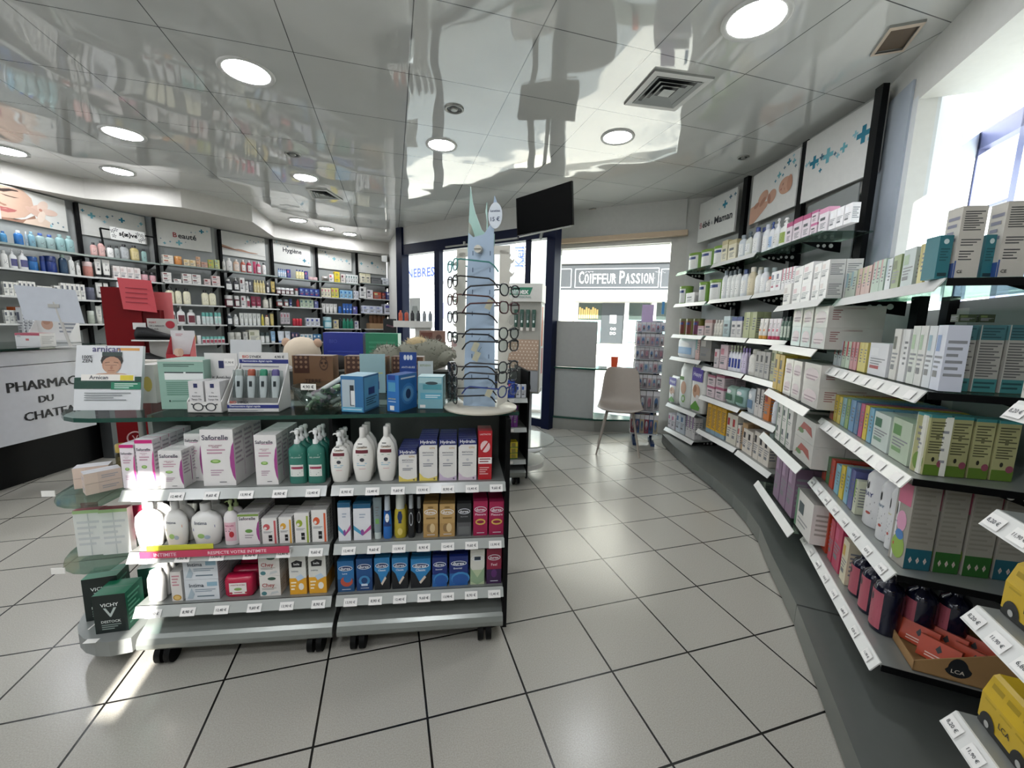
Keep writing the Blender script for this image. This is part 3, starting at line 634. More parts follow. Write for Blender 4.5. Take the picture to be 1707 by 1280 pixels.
dbox('thin', 'dedad6', [('e',.5,.12,.4,.1,'c89a3c'), ('e',.5,.12,.28,.07,'e6c680'), ('l',.15,.5,.85,.9,4,'c58a94')], None, None, 1)
dbox('itm', 'd6dbe0', [('t','Intima',.35,.72,.42,'39424f'), ('r',.66,.66,.96,.86,'8fb2c4'), ('l',.3,.38,.9,.55,2,'8595a3'), ('p',[(.06,.1),(.2,.6),(.28,.3),(.22,.08)],'a9b9c4'), ('l',.35,.12,.85,.25,1,'6c7d8a')], [LN('9aa6b0',.1,.9,.2,.8,5)], None, .7)
D('wip', lambda w, h, d: (lambda b: (b.rings([(w*.44,(d or .05)*.4,0),(w*.5,(d or .05)*.5,h*.12),(w*.5,(d or .05)*.5,h*.8),(w*.46,(d or .05)*.3,h*.97),(w*.44,(d or .05)*.1,h)], mat('b3173f', .22), 24, e=5, c=(0,(d or .05)/2)), decor(b, w, h, [('r',.2,.18,.8,.72,'eae4e0'), ('t','LINGETTES INTIMES',.5,.62,.5,'a3203f'), ('e',.5,.42,.14,.07,'88a560'), ('e',.25,.24,.06,.05,'b3173f'), ('e',.78,.24,.05,.05,'b3173f'), ('l',.36,.22,.64,.3,1,'a3203f')], lambda X, Z: -.001), b.build('wipes_pack'))[-1])(MB()))
dbox('chy', 'ddd9d4', [('e',.6,.86,.2,.08,'3c5a4c'), ('t','Chey',.42,.52,.6,'a3423f'), ('l',.1,.3,.8,.42,2,'9a9690'), ('e',.2,.14,.13,.1,'4c7d82'), ('p',[(.5,.06),(.9,.15),(.85,.25),(.55,.2)],'c4c8c8')], [LN('a9a59f',.1,.9,.2,.8,5)], None, .6)
dbox('bly2', 'dcdcd6', [('r',0,0,1,.42,'e3a52e'), ('p',[(.18,.70),(.75,.70),(.8,.84),(.45,.88),(.15,.82)],'15161a'), ('t','bella',.47,.78,.34,'f4f4f4'), ('t','intima',.35,.6,.4,'8a9096'), ('p',[(.35,.45),(.7,.52),(.9,.42),(.5,.34)],'b9cde0'), ('e',.68,.2,.16,.09,'ece8de'), ('l',.08,.1,.4,.35,3,'f7ead0')], [('r',0,0,1,.42,'d99a2a'), LN('b4b4ae',.1,.9,.5,.9,4)], 'cfcfc9', .55)
dbox('sil', 'e3e4e8', [('r',0,.88,1,1,'1f5f86'), ('p',[(0,.3),(.5,.12),(.5,.22),(0,.42)],'4f9cc0'), ('p',[(1,.42),(.55,.2),(.5,.12),(1,.3)],'b44f8e'), ('e',.5,.22,.1,.08,'8a4f98'), ('l',.35,.6,.7,.75,2,'a9b4c4')], [('r',0,.88,1,1,'1f5f86'), LN('b4b8c0',.1,.9,.2,.8,8)], '1f6a90', .5)
def dur(c1, low, glow=None, tx='durex'):
    dd = [('r',0,0,1,.42,low), ('e',.5,.76,.43,.085,'e9edf2'), ('e',.5,.76,.39,.068,'16325f' if c1 not in ('a51f4e','8e2340','d8d8ce','bd9a62','2a2c2e') else c1), ('t',tx,.5,.76,.62,'f2f4f8'), ('l',.25,.06,.78,.1,1,'d8dce4')]
    if glow: dd += glow
    return dd
dbox('dra', '2a6ea6', dur('2a6ea6','24507c',[('e',.55,.34,.38,.17,'b8503a'),('e',.6,.42,.25,.12,'2a6ea6'),('t','Love',.45,.6,.3,'dfe8f4')]), [('r',0,0,1,.5,'1d4f86')], '2a6ea6', .5)
dbox('drb', '1d4f86', dur('1d4f86','1b3f72',[('e',.5,.32,.36,.16,'3f86b8'),('e',.5,.32,.2,.1,'1b3f72'),('r',.3,.15,.7,.22,'d0dcec')]), [('r',0,0,1,.5,'16407a')], '235a94', .5)
dbox('drc', '2f83bd', dur('2f83bd','2b7fb9',[('p',[(0,0),(0,.62),(.22,.5),(.42,.22),(.55,.2),(.8,.45),(1,.62),(1,0)],'15171c'),('p',[(.42,.2),(.7,.42),(.78,.36),(.5,.14)],'d8c9b8'),('t','Classic',.5,.62,.5,'eaf2fa')]), [('r',0,0,1,.45,'15171c')], '3a8fc6', .5)
dbox('drd', '1c2f74', dur('1c2f74','2862a4',[('e',.6,.25,.5,.22,'3f8ac4'),('e',.6,.2,.45,.2,'2458a0'),('t','Essential',.45,.6,.45,'dfe8f4')]), [('r',0,0,1,.5,'1b3f8a')], '22378a', .5)
dbox('dre', 'd8d8ce', dur('d8d8ce','b9c8a4',[('p',[(0,.5),(.5,.2),(1,.5),(1,.1),(.5,0),(0,.1)],'93ad8c'),('r',.28,.7,.72,.8,'2b3a4a')]), [LN('9fae9a',.1,.9,.2,.8,6)], 'cfcfc6', .5)
dbox('drf', '8e2340', dur('8e2340','3a2048',[('t','Feel',.5,.56,.4,'e9ccd4'),('e',.5,.3,.2,.12,'5a2a68')]), [('r',0,0,1,.45,'3a2048')], '9b2a46', .5)
dbox('drg', 'bd9a62', dur('bd9a62','b28e58',[('e',.5,.9,.2,.03,'8a6c3a'),('e',.42,.28,.2,.13,'8e7148'),('e',.62,.28,.18,.14,'d9bf92'),('r',.2,.56,.8,.6,'8a6c3a')], ''  or 'durex'), [LN('8a6c3a',.1,.9,.3,.8,5)], 'a9884f', .45)
dbox('drk', '2a2c2e', dur('2a2c2e','58585a',[('t','RELATION',.5,.6,.5,'9a9c9e'),('r',.1,.05,.9,.3,'6a6c6c')]), [('r',0,0,1,.3,'58585a')], '2a2c2e', .5)
dbox('drm', 'a51f4e', dur('a51f4e','9c1c4a',[('t','Pleasure',.5,.62,.75,'f2ccd8'),('e',.5,.4,.36,.09,'d9b45a'),('e',.5,.4,.26,.045,'8e1a42')]), [('r',0,0,1,.3,'8e1a42')], 'c02a5e', .5)
D('dbl', lambda w, h, d: vessel('bottle', w, h, d or w*.7, [(.85,0),(1,.05),(.95,.35),(.8,.55),(.75,.62),(.6,.68)], '2769b4', e=2.2, r=.2, lab=(.3,.66,'14346e'), ldec=[('e',.5,.5,.22,.1,'e9edf2'), ('t','durex',.5,.5,.3,'16325f')], extra=[('cap', capfn(w, w*.7, h*.67, h, .62, 'b9c3cc', .3))]))
D('dyl', lambda w, h, d: vessel('bottle', w, h, d or w*.7, [(.85,0),(1,.06),(.96,.4),(.9,.6),(.7,.68)], 'b5a436', e=2.2, r=.15, ldec=[('e',.5,.5,.2,.11,'16325f'), ('r',.38,.35,.62,.62,'1b2c58'), ('e',.5,.16,.2,.08,'d8c46a')], extra=[('cap', capfn(w, w*.7, h*.67, h, .7, 'c4c8c0', .3))]))
D('dkb', lambda w, h, d: vessel('bottle', w, h, d or w*.7, [(.85,0),(1,.05),(.95,.4),(.85,.6),(.6,.7)], '1a1c20', e=2.2, r=.2, ldec=[('e',.5,.45,.25,.16,'b9bcc0'), ('e',.5,.45,.2,.13,'1a1c20')], extra=[('cap', capfn(w, w*.7, h*.69, h, .62, '9aa0a4', .3))]))
D('slope', lambda w, h, d: make('tb', w, h, ['7f8f94','c2ccc8','76a85c']))
dbox('vic', '14201e', [('t','VICHY',.5,.74,.55,'e9efec'), ('p',[(.3,.66),(.38,.66),(.5,.5),(.62,.66),(.7,.66),(.52,.42),(.48,.42)],'b9c4c0'), ('t','DESTOCK',.5,.3,.6,'dfe6e2'), ('l',.2,.08,.8,.24,3,'8a9a94')], [('r',0,0,1,1,'1c6a50'), ('l',.1,.1,.8,.9,7,'6fb79a')], '1c7556', .85)
# structure of the unit
GA, GB = (-1.306,1.309), (-.012,1.473)
u_, n_, ga, GL = frame(GA, GB)
def gp(x, y, z=0): return (GA[0]+u_.x*x+n_.x*y, GA[1]+u_.y*x+n_.y*y, z)
M_shelf = mat('8f928e', .3, .3); M_lip = mat('a9ada9', .2); M_back = mat('5c5f5b', .5)
SZ = (.668, .443, .238)
def caster(par, x, y):
    o = MB(); o.tube([(x-.026, y, .037), (x-.006, y, .037)], .037, M_black, 18); o.tube([(x+.006, y, .037), (x+.026, y, .037)], .037, M_black, 18)
    o.box(x-.02, x+.02, y-.015, y+.02, .045, .075, M_black); o.build('caster', par)
def bay(x0, x1, label, right):
    g = empty('gondola', gp(x0, 0, 0), ga); tag(g, label, 'display unit'); L = x1-x0
    for z in SZ:
        s = MB(); s.box(0, L, 0, .27, z-.01, z, M_shelf); o = s.build('shelf', g)
        l = MB(); l.extr([(0,z),(.004,z),(-.016,z-.032),(-.02,z-.032)], 0, L, M_lip); l.build('price_strip', o)
        m = 7 if right else 6
        for i in range(m):
            x = L*(i+.6)/m; b = MB(); yy = -.0195; zz = z-.02
            b.add([(x-.024,yy-.004,zz-.012),(x+.024,yy-.004,zz-.012),(x+.024,yy+.011,zz+.011),(x-.024,yy+.011,zz+.011)], [(0,1,2,3)], mat('eeece8', .5))
            b.text(('8,90 €','12,40 €','9,60 €','13,90 €')[(i+int(z*30)) % 4], (x, yy+.0022, zz), (1,0,0), (0,.546,.838), .034, mat('3c3e42', .5)); b.build('price_label', o)
    b = MB(); b.extr([(-.012,.075),(-.02,.085),(-.02,.10),(-.012,.118),(.0,.128),(.12,.19),(.27,.20),(.27,.07)], 0, L, mat('868a86', .28, .45), False); b.build('base', g)
    b = MB(); b.box(0, L, .27, .29, .07, .90, M_back); b.build('back_panel', g)
    b = MB(); b.box(0, L, .29, .54, .07, .12, M_shelf); b.box(0, L, .29, .52, .40, .41, M_shelf); b.box(0, L, .29, .52, .64, .65, M_shelf); b.build('rear_shelves', g)
    b = MB()
    if right: b.box(L-.002, L+.016, -.002, .54, .06, .905, M_black)
    else: b.box(.03, .045, .10, .54, .1, .905, mat('858884', .35, .3))
    b.build('side_panel', g)
    if right: b = MB(); b.box(-.012, .0, .03, .54, .1, .905, M_black); b.build('side_panel', g)
    for x in (.07, L-.07):
        caster(g, x, .025); caster(g, x, .48)
    return g
gl = bay(0.0, .660, 'left metal display unit on casters under the green glass top', False)
gr = bay(.676, 1.300, 'right metal display unit on casters with black end panel', True)
# glass top
b = MB(); P = []
fl_, fr_ = Vector((-1.36,1.285)), Vector((.03,1.545)); uu = (fr_-fl_).normalized(); nn = Vector((-uu.y, uu.x)); ctr = fl_+nn*.29
P.append(tuple(fr_)); P.append(tuple(fr_+nn*.56)); 
for i in range(13):
    a = PI/2+PI*i/12; P.append((ctr.x+uu.x*math.cos(a)*.20+nn.x*math.sin(a)*.29, ctr.y+uu.y*math.cos(a)*.20+nn.y*math.sin(a)*.29))
n_ = len(P); b.add([(x, y, .9055) for x, y in P]+[(x, y, .9196) for x, y in P], [(i, (i+1) % n_, n_+(i+1) % n_, n_+i) for i in range(n_)], M_glassedge); b.quad([(x, y, .9196) for x, y in P], mat('b9ccc4', .04, 0, 'clear')); n_ = frame(GA, GB)[1]
gt = b.build('glass_counter'); tag(gt, 'long green edged glass top with rounded left end over front display', 'glass top')
# rounded end unit
ge = empty('rounded_end_unit', gp(-.135,.12), ga); tag(ge, 'half round end shelves of glass with grey base left of front display', 'display shelf')
def halfround(z0, z1, rx, ry, m, nm, cx=.06, cy=.04, par=None):
    P = [(cx+.06, -ry+.015+cy), (cx+.06, ry+cy)]+[(cx-rx*math.sin(PI*i/14), cy+ry*math.cos(PI*i/14)) for i in range(15)]
    q = MB(); q.prism(P, z0, z1, m); return q.build(nm, ge)
M_tint = mat('9fb3ab', .05, 0, 'clear')
for z in (.650, .425): 
    halfround(z-.008, z, .17, .24, mat('cfe0d8', .05, 0, 'clear'), 'glass_shelf')
halfround(.075, .13, .22, .25, mat('8b8e8b', .4, .2), 'base', .06, .10)
for q in (((-.02,-.16),.44),((-.09,-.08),.67)):
    b = MB(); b.box(q[0][0]-.02, q[0][0]+.02, q[0][1]-.035, q[0][1]-.033, q[1]-.02, q[1]+.0, mat('eceae4', .5)); b.build('price_label', ge)
b = MB(); b.box(-.06,-.055,-.08,-.04,.1305,.132, mat('eceae4', .5)); b.box(-.02,.02,-.15,-.13,.1305,.132, mat('eceae4', .5)); b.build('price_label', ge)
b = MB(); b.tube([(.06,.10,.12),(.06,.10,.900)], .012, M_alu, 10); b.build('post', ge)
# goods on the front display
GW = 'on the %s shelf of front display'
goods(GA, GB, SZ[0], .018, GW % 'top', '''
206 231 741 1 @safp =r5 | thin pink topped white carton at left end
232 263 733 1 @safp =r5 | taller white carton with magenta top band
268 309 751 1 @saf =r4 =i.005 | short white carton with violet edge and green leaf
312 341 723 1 @saf =r3 =i.07 | half hidden white carton behind the biggest one
338 396 716 1 @saf =r5 | biggest white carton with violet edge and green leaf
427 466 725 1 @saf =r4 | white waisted carton with green leaf beside teal bottles
480 542 718 2 @grn =r3 | teal gel pump bottle with white pump''')
goods(GA, GB, SZ[0], .018, GW % 'top', '''
549 583 722 1 @cavp =r3 | white rounded pump bottle with maroon strip
586 623 714 1 @cav =r3 | wide white bottle with maroon strip in the middle
627 661 712 1 @cav =r2 | white bottle with maroon strip next to blue cartons
664 696 750 1 @hydy =r5 | short cream carton with navy top and yellow foot
698 730 732 1 @hydy =r5 | tall cream carton with navy top and yellow foot
731 762 732 1 @hydm =r5 | tall carton with navy top and mauve foot
763 795 731 1 @hydl =r5 | tall carton with navy top beside red one
796 820 718 1 @lac =r3 | red carton with white round emblem''')
goods(GA, GB, SZ[1], .018, GW % 'middle', '''
221 270 838 1 @int1 =r2 | sunlit white rounded bottle with red stripe
272 312 838 1 @int2 =r2 | sunlit white bottle with orange stripe
315 368 841 1 @int3 =r2 | white shouldered bottle with blue stripe
372 397 836 1 @smp =r2 | small pump bottle with pink label
398 435 857 1 @safs =r3 | small white carton with green top band
437 464 864 1 @blr =r4 | small white carton with rose flower and red stripe
466 489 862 1 @blo =r4 | small white carton with orange flower
492 518 855 1 @bly =r4 | white carton with green yellow flower
520 547 850 1 @blt =r4 | white carton with red orange flower
564 586 838 1 @sil =r1 | narrow pale carton with blue top
589 620 840 1 @sil =r3 | wider pale carton with blue and pink swirl
622 637 831 1 @slope =r1 | leaning grey tube with green print
638 654 828 1 @dbl =r1 | slim blue bottle with grey cap
656 678 825 1 @dyl =r2 | transparent yellow bottle with grey cap
679 692 826 1 @dkb =r1 | black slim bottle beside the yellow one
693 704 829 1 @dkb =r1 =i.05 | black slim bottle beside gold cartons
705 731 840 1 @drg =r4 | darker gold carton left of its twin
732 759 840 1 @drg =r4 | lighter gold carton beside black one
761 786 839 1 @drk =r2 | black carton with grey foot
788 813 835 1 @drm =r3 | magenta carton left of its twin
814 841 836 1 @drm =r3 | magenta carton at right end''')
goods(GA, GB, SZ[2], .018, GW % 'lower', '''
244 274 954 1 @lot =r4 | sunlit plain white flat bottle
287 306 953 1 @thin =r2 | thin carton with round gold seal
308 369 931 1 @itm =u2 =r3 | pale blue carton of stacked pair
373 423 962 1 @wip =r5 =d.05 | crimson pack of wipes with white label
433 470 926 1 @chy =u2 =r3 | white carton with red script of stacked pair
483 513 926 1 @bly2 =r3 | white and yellow carton with black logo, left one
515 546 924 1 @bly2 =r3 | white and yellow carton with black logo, right one
563 592 935 1 @dra =r2 | blue carton with orange red ring
594 622 932 1 @drb =r2 | deep blue carton with curved figure
624 651 930 1 @drc =r3 | blue carton with black zip picture, first of three
653 681 930 1 @drc =r3 | blue carton with black zip picture, second of three
684 719 931 1 @drc =r3 | widest blue carton with black zip picture
720 746 929 1 @drd =r3 | narrow navy carton with light blue glow
748 781 927 1 @drd =r3 | wide navy carton with light blue glow
783 808 916 1 @dre =r2 | pale carton with green leaves
810 836 915 1 @drf =r2 | red to purple carton at right end''')
# rainbow shelf-talker strips
b = MB(); b.T = Matrix.Translation(gp(.03,-.024)) @ Matrix.Rotation(ga, 4, 'Z')
b.box(.02, .50, -.003, 0, .432, .456, mat('c6405e', .3)); b.text('INTIMITE', (.10, -.0034, .444), (1,0,0), (0,0,1), .07, mat('e9c8d4', .4)); b.text('RESPECTE VOTRE INTIMITE', (.33, -.0034, .444), (1,0,0), (0,0,1), .19, mat('f2dce2', .4))
o = b.build('shelf_talker'); tag(o, 'long pink printed strip along the middle shelf edge of front display', 'label strip')
b = MB(); b.T = Matrix.Translation(gp(.03,-.018)) @ Matrix.Rotation(ga, 4, 'Z'); b.box(.04, .25, -.003, 0, .456, .474, mat('c8c83a', .3)); o = b.build('shelf_talker'); tag(o, 'short yellow green strip above the pink strip on front display', 'label strip')
# goods on the rounded end
EA, EB = (-1.56,1.40), (-1.28,1.30)
def put(o, x, y, z, rot, label, cat, group=None): o.location = (x, y, z); o.rotation_euler = (0, 0, rot); tag(o, label, cat, group); return o
pw = lambda: boxy('care_carton', .095, .036, .05, 'd9c4b6', [('r',0,0,.35,1,'e3cdbd'), LN('a9a4a8',.45,.9,.3,.7,2)], [LN('b4b0b4',.1,.9,.3,.7,2)], 'c4c0c4')
for k_ in range(2):
    put(pw(), -1.468, 1.37, .651+.037*k_, .55, 'pale pink and grey box of the outer stack on upper round glass shelf', 'box', 'outer pale boxes')
    put(pw(), -1.39, 1.335, .651+.037*k_, .95, 'pale pink and grey box of the inner stack on upper round glass shelf', 'box', 'inner pale boxes')
for x, y in ((-1.43,1.43),(-1.36,1.40)):
    o = vessel('perfume_bottle', .035, .10, .035, [(1,0),(1,.6),(.5,.68),(.5,.7)], 'cfc6a8', k='clear', extra=[('cap', capfn(.035,.035,.07,.10,.9,'b79a4e',.1,.2))])
    put(o, x, y, .651+.035*(x < -1.4), 0, 'small bottle with gold cap on the %s of upper round glass shelf' % ('outer side' if x < -1.4 else 'inner side'), 'bottle')
o = make('tb', .05, .16, ['a03a5c','d8d8d8','c46a86']); put(o, -1.50, 1.37, .426, .3, 'crimson tube standing at the tip of lower round glass shelf', 'tube')
for k_ in range(2):
    o = boxy('soft_pack', .085, .165, .03, 'dfe0dc', [('r',0,.93,1,1,'a9c48c'), ('r',.48,0,.52,.93,'c4c8c6'), LN('c9cccc',.1,.9,.2,.8,5)], None, 'a83a4c'); put(o, -1.44+.075*k_, 1.315+.012*k_, .426, .25, 'plastic wrapped pale carton of the pair on lower round glass shelf', 'pack', 'wrapped pale cartons')
for k_ in range(2):
    o = make('tb', .05, .15, ['b02a4c','d8d8d8','d46a86']); put(o, -1.40+.07*k_, 1.36+.02*k_, .426, .2, 'red tube behind wrapped cartons on lower round glass shelf', 'tube', 'red tubes on round shelf')
put(DECO['vic'](.105, .165, .085), -1.50, 1.38, .131, .35, 'green and black carton standing behind its twin on grey round base', 'box')
put(DECO['vic'](.10, .145, .10), -1.405, 1.315, .131, .25, 'black and green carton with white V in front on grey round base', 'box')
put(boxy('care_carton', .09, .15, .06, '2c5a4c', [('r',0,.3,1,.7,'4a6a60')], None, 'd8d8d4'), -1.39, 1.47, .131, .3, 'dark green carton with pale top at rear of grey round base', 'box')
# ================================================================ CURVED SHELVING ON THE RIGHT
# plinth
pf = [(1.66,4.37),(1.61,3.9),(1.60,3.44),(1.60,3.09),(1.58,2.75),(1.54,2.5),(1.48,2.27),(1.37,1.99),(1.23,1.59)]
pb = [(1.62,1.42),(1.70,1.80),(1.92,2.3),(2.07,2.7),(2.08,3.3),(2.10,4.0),(2.02,4.40)]
b = MB(); b.prism(list(reversed(pf))+list(reversed(pb)), .012, .105, mat('6f736f', .35, .4)); b.prism([(x+.03, y) for x, y in reversed(pf)]+[(x-.02, y) for x, y in reversed(pb)], 0, .012, M_black)
o = b.build('plinth'); tag(o, 'long grey metal plinth curving under the shelving right of the chair', 'plinth')
b = MB(); b.prism([(1.226,1.583),(.72,.38),(.35,-.6),(.92,-.6),(1.28,.45),(1.60,1.41)], .012, .105, mat('6f736f', .35, .4)); b.prism([(1.25,1.56),(.75,.38),(.40,-.59),(.90,-.59),(1.26,.45),(1.58,1.40)], 0, .012, M_black)
o = b.build('plinth'); tag(o, 'straight grey metal plinth at lower right corner under the tray shelves', 'plinth')
M_gshelf = mat('cfe0d8', .05, 0, 'clear'); M_strip = mat('dcdcd8', .3); M_bpanel = mat('8a8e8c', .45)
BAYS = {'A': ((1.74,4.5),(1.80,3.9),.30), 'B': ((1.81,3.87),(1.83,3.21),.29), 'C': ((1.82,3.18),(1.76,2.64),.30), 'D': ((1.645,2.60),(1.41,1.90),.36), 'E': ((1.50,1.94),(1.155,1.125),.40), 'F': ((1.0,.80),(.80,.30),.34)}
LV = {'A': [.157,.435,.952,1.19,1.512,1.84], 'B': [.30,.630,.908,1.19,1.52,1.84], 'C': [.30,.618,.906,1.19,1.524,1.82], 'D': [.27,.60,.886,1.17,1.404], 'E': [.245,.545,.843,1.094,1.402], 'F': [.43,.685,.90,1.126]}
LAB = {'A': 'farthest tall shelving bay on blue posts beside window rack', 'B': 'tall shelving bay under the sleeping baby picture', 'C': 'tall shelving bay under the large blue crosses panel',
       'D': 'lower shelving bay at the left edge of the right window', 'E': 'lower shelving bay below the right window with cardboard tray', 'F': 'nearest shelving bay cut by the right picture edge'}
for k_, (A, B, dp) in BAYS.items():
    u, n, ang, L = frame(A, B); g = empty('wall_shelving', (A[0], A[1], 0), ang); tag(g, LAB[k_], 'shelving')
    top = 2.62 if k_ in 'ABC' else 1.41
    b = MB(); b.box(.01, L-.01, dp+.005, dp+.012, .115, (top-.02 if k_ not in 'ABC' else 2.15), M_bpanel); b.build('back_panel', g)
    for x in ((L+.02,) if k_ == 'B' else (L+.10,) if k_ == 'C' else (.02, L-.14) if k_ == 'E' else (.02, L-.0)):
        b = MB(); b.box(x-.03, x+.03, dp-.03, dp+.004, .115 if k_ != 'F' else .112, top if (k_ != 'A' or x > .1) else 1.2, M_black if (k_ != 'A' or x > .1) else mat('1d3760', .4)); b.build('upright', g)
    for i, z in enumerate(LV[k_]):
        s = MB()
        ext = 0.22 if (k_ == 'C' and i == 5) else 0.0
        if k_ == 'E': s.prism([(0,.0),(L,.0),(L+.0,dp-.03),(0,dp-.03)], z-.010, z-.001, M_gshelf if i > 2 else M_shelf)
        else: s.box(.004, L-.004+ext, 0, dp-.031, z-.009, z-.001, M_gshelf if (i > 2 or k_ in 'D') else M_shelf)
        o = s.build('shelf', g)
        l = MB(); l.extr([(-.001,z),(.003,z),(-.020,z-.036),(-.024,z-.036)], .006, L-.006+ext, M_strip if not (k_ in 'CA' and i == 5) else M_gshelf); l.build('price_strip', o)
        if k_ in 'EF' and z < 1.2:
            m = 8
            for j in range(m):
                x = L*(j+.5)/m; q = MB(); yy = -.0155; zz = z-.018
                q.add([(x-.022,yy-.0085,zz-.012),(x+.022,yy-.0085,zz-.012),(x+.022,yy+.0065,zz+.012),(x-.022,yy+.0065,zz+.012)], [(0,1,2,3)], mat('eceae6', .5))
                if k_ == 'F' or z < .6: q.text(('8,20 €','11,90 €','6,80 €')[j % 3], (x, yy-.0022, zz), (1,0,0), (0,.53,.848), .032, mat('4a4c50', .5))
                q.build('price_label', o)
        if k_ in 'EF': l = MB(); l.box(L-.001, L+.003, .0, dp-.03, z-.022, z-.002, M_black); l.build('end_trim', o)
        for x in ((.06, L-.05) if k_ in 'ABC' else (L-.06,)):
            b = MB(); b.T = Matrix.Translation((x, 0, 0)); b.add([(t, y, zz) for t in (-.004, .004) for y, zz in ((dp-.032,z-.011),(dp-.032,z-.075),(dp-.12,z-.062),(dp-.2,z-.035),(dp-.265,z-.012))], [(0,1,2,3,4),(9,8,7,6,5)]+[(i2, (i2+1) % 5, 5+(i2+1) % 5, 5+i2) for i2 in range(5)], M_black)
            for yy, rr_ in ((dp-.09,.013),(dp-.13,.011),(dp-.165,.009)): b.quad([(-.0045, yy+rr_*math.cos(2*PI*t/12), z-.035+rr_*math.sin(2*PI*t/12)) for t in range(12)], M_strip); b.quad([(.0045, yy+rr_*math.cos(-2*PI*t/12), z-.035+rr_*math.sin(-2*PI*t/12)) for t in range(12)], M_strip)
            b.build('bracket', o)
def rowsR(k, i, where, rows, ins=.03):
    A, B, dp = BAYS[k]; goods(A, B, LV[k][i], ins, where, rows, dp-.035)
rowsR('A', 5, 'on top shelf of bay beside the window', '''
1141 1159 422 1 cn 6f9a3a 7da043 dfe0da | baby milk tin with green lid, left one
1161 1181 416 1 cn 6f9a3a 7da043 dfe0da | baby milk tin with green lid, middle one
1182 1202 410 1 cn 6f9a3a 7da043 dfe0da | baby milk tin with green lid, right one''')
rowsR('B', 5, 'on top shelf under the sleeping baby picture', '''
1201 1211 401 1 bx cfc8a8 b9ae84 =r2 | narrow beige carton
1212 1226 400 1 bx d6cfb4 b9ae84 =r2 | wider beige carton
1227 1237 392 1 bt c9d0d4 8f9aa0 e2e4e2 =r2 | pale grey bottle
1238 1248 386 1 pm d4d6cc 5c6a70 e2e4e2 =r2 | short pump bottle with dark pump
1250 1260 379 1 bt dcdfe2 3a4a86 e8e8e6 =r2 | white bottle with blue cap''')
rowsR('C', 5, 'on top shelf below the large blue crosses', '''
1266 1275 374 1 bt e0e2e4 b8bcc4 ecebe8 =r2 | tall white bottle
1277 1284 370 1 pm e0e2e4 2f4a8a 9ab4d4 | slim pump bottle with blue label
1285 1293 364 1 pm e2e4e4 e4e4e4 dcdcd8 | white pump bottle
1294 1306 363 1 pm e4e6e0 e6e6e2 8fa44c | white pump bottle with green label
1308 1318 371 1 bx e0d4da b2547c | smallest pink banded carton
1319 1334 363 1 bx e0d4da b2547c | second pink banded carton
1335 1348 357 1 bx e0d4da b2547c | third pink banded carton
1349 1360 351 1 bx e4d6dc c06a94 =u2 | pink banded carton of the stacked pair
1362 1378 347 1 bx e6dfe2 d69ab4 | pale carton right of the stacked pair
1380 1418 345 3 bl eeecec f2f2f4 | sunlit white carton at the end''')
rowsR('A', 4, 'on second shelf of bay beside the window', '''
1128 1139 477 1 cn 6f9a3a 7da043 dfe0da | baby milk tin with number one
1142 1157 488 1 bx dcdad6 e2e0dc | little white carton between milk tins
1159 1172 470 1 cn 6f9a3a 7da043 dfe0da @ =i.05 | baby milk tin with number two, left one
1174 1196 466 1 cn 6f9a3a 7da043 dfe0da | baby milk tin with number two, right one'''.replace(' @',''))
rowsR('B', 4, 'on second shelf under the sleeping baby picture', '''
1199 1207 451 1 bt d9dcdc 8f9aa0 e4e4e2 =r2 | slender grey white bottle
1208 1229 450 3 bt dadcd8 5a6468 e6e6e2 =r2 | white bottle with dark cap
1230 1240 449 1 bt d8dce0 4a5a86 e6e6e2 =r2 | white bottle with blue grey cap
1241 1252 445 1 bt c9bea0 d9d4c4 d4c9ac =r2 | beige bottle with pale cap''')
rowsR('C', 4, 'on second shelf below the large blue crosses', '''
1254 1262 450 1 bt e2e2e0 dcdcd8 e8e8e6 =r2 | plain white bottle
1263 1272 446 1 bt e0e2e4 d0d4d8 e8e8e6 =r2 | taller white bottle
1273 1282 461 1 bt d9d4cc c4552e e4e0dc =r2 | short bottle with orange cap
1283 1300 452 2 bl e2e0e0 4a4a6a a03a5a =r2 | white carton with blue print
1301 1322 446 4 bp e0dcdc c06a7c =r2 | thin white carton with rose stripe''')
rowsR('A', 3, 'on third shelf of bay beside the window', '''
1128 1138 531 1 cn 6e6a2a 5a5a26 6e2f26 | olive and brown tin, first from left
1139 1149 531 1 cn 6e6a2a 5a5a26 6e2f26 | olive and brown tin, second from left
1151 1161 531 1 cn 6e6a2a 5a5a26 5e2344 | olive tin with purple foot
1162 1172 543 1 bx d9c6c6 c9a0a4 | little pink carton
1173 1186 533 1 bx c6b4ae b08a84 | dusty pink carton''')
rowsR('B', 3, 'on third shelf under the sleeping baby picture', '''
1188 1202 533 3 bt c9c4b8 d4d0c6 dcd8cc =r2 | slim pale bottle
1204 1215 527 1 bx a9bcbc c4d4d4 =r2 | pale teal carton
1217 1235 528 2 bx d4d2ce 2f3f7a =r2 | cream carton with dark blue ovals
1237 1258 520 2 bp b4b98e 9aa06e =r2 | tall olive green carton''')
rowsR('C', 3, 'on third shelf below the large blue crosses', '''
1261 1274 531 2 tb e2dcd4 d99a3c d98a4a =r3 | white tube with orange print
1276 1296 531 3 tb e4dadc c23a5a c2506a =r3 | white tube with rose print
1298 1314 528 3 bt 3d5a4a 1f2f2a c9d4c4 =r2 | dark green and white bottle''')
rowsR('A', 2, 'on fourth shelf of bay beside the window', '''
1126 1156 564 1 pk d9dde0 6a9ac4 =d.06 | shiny bag of baby wipes with blue waves
1158 1164 563 1 bp d4b4ac 6fb0a8 | thin pink and aqua carton
1165 1184 562 1 bl 8c8a84 c4c0b8 | grey carton''')
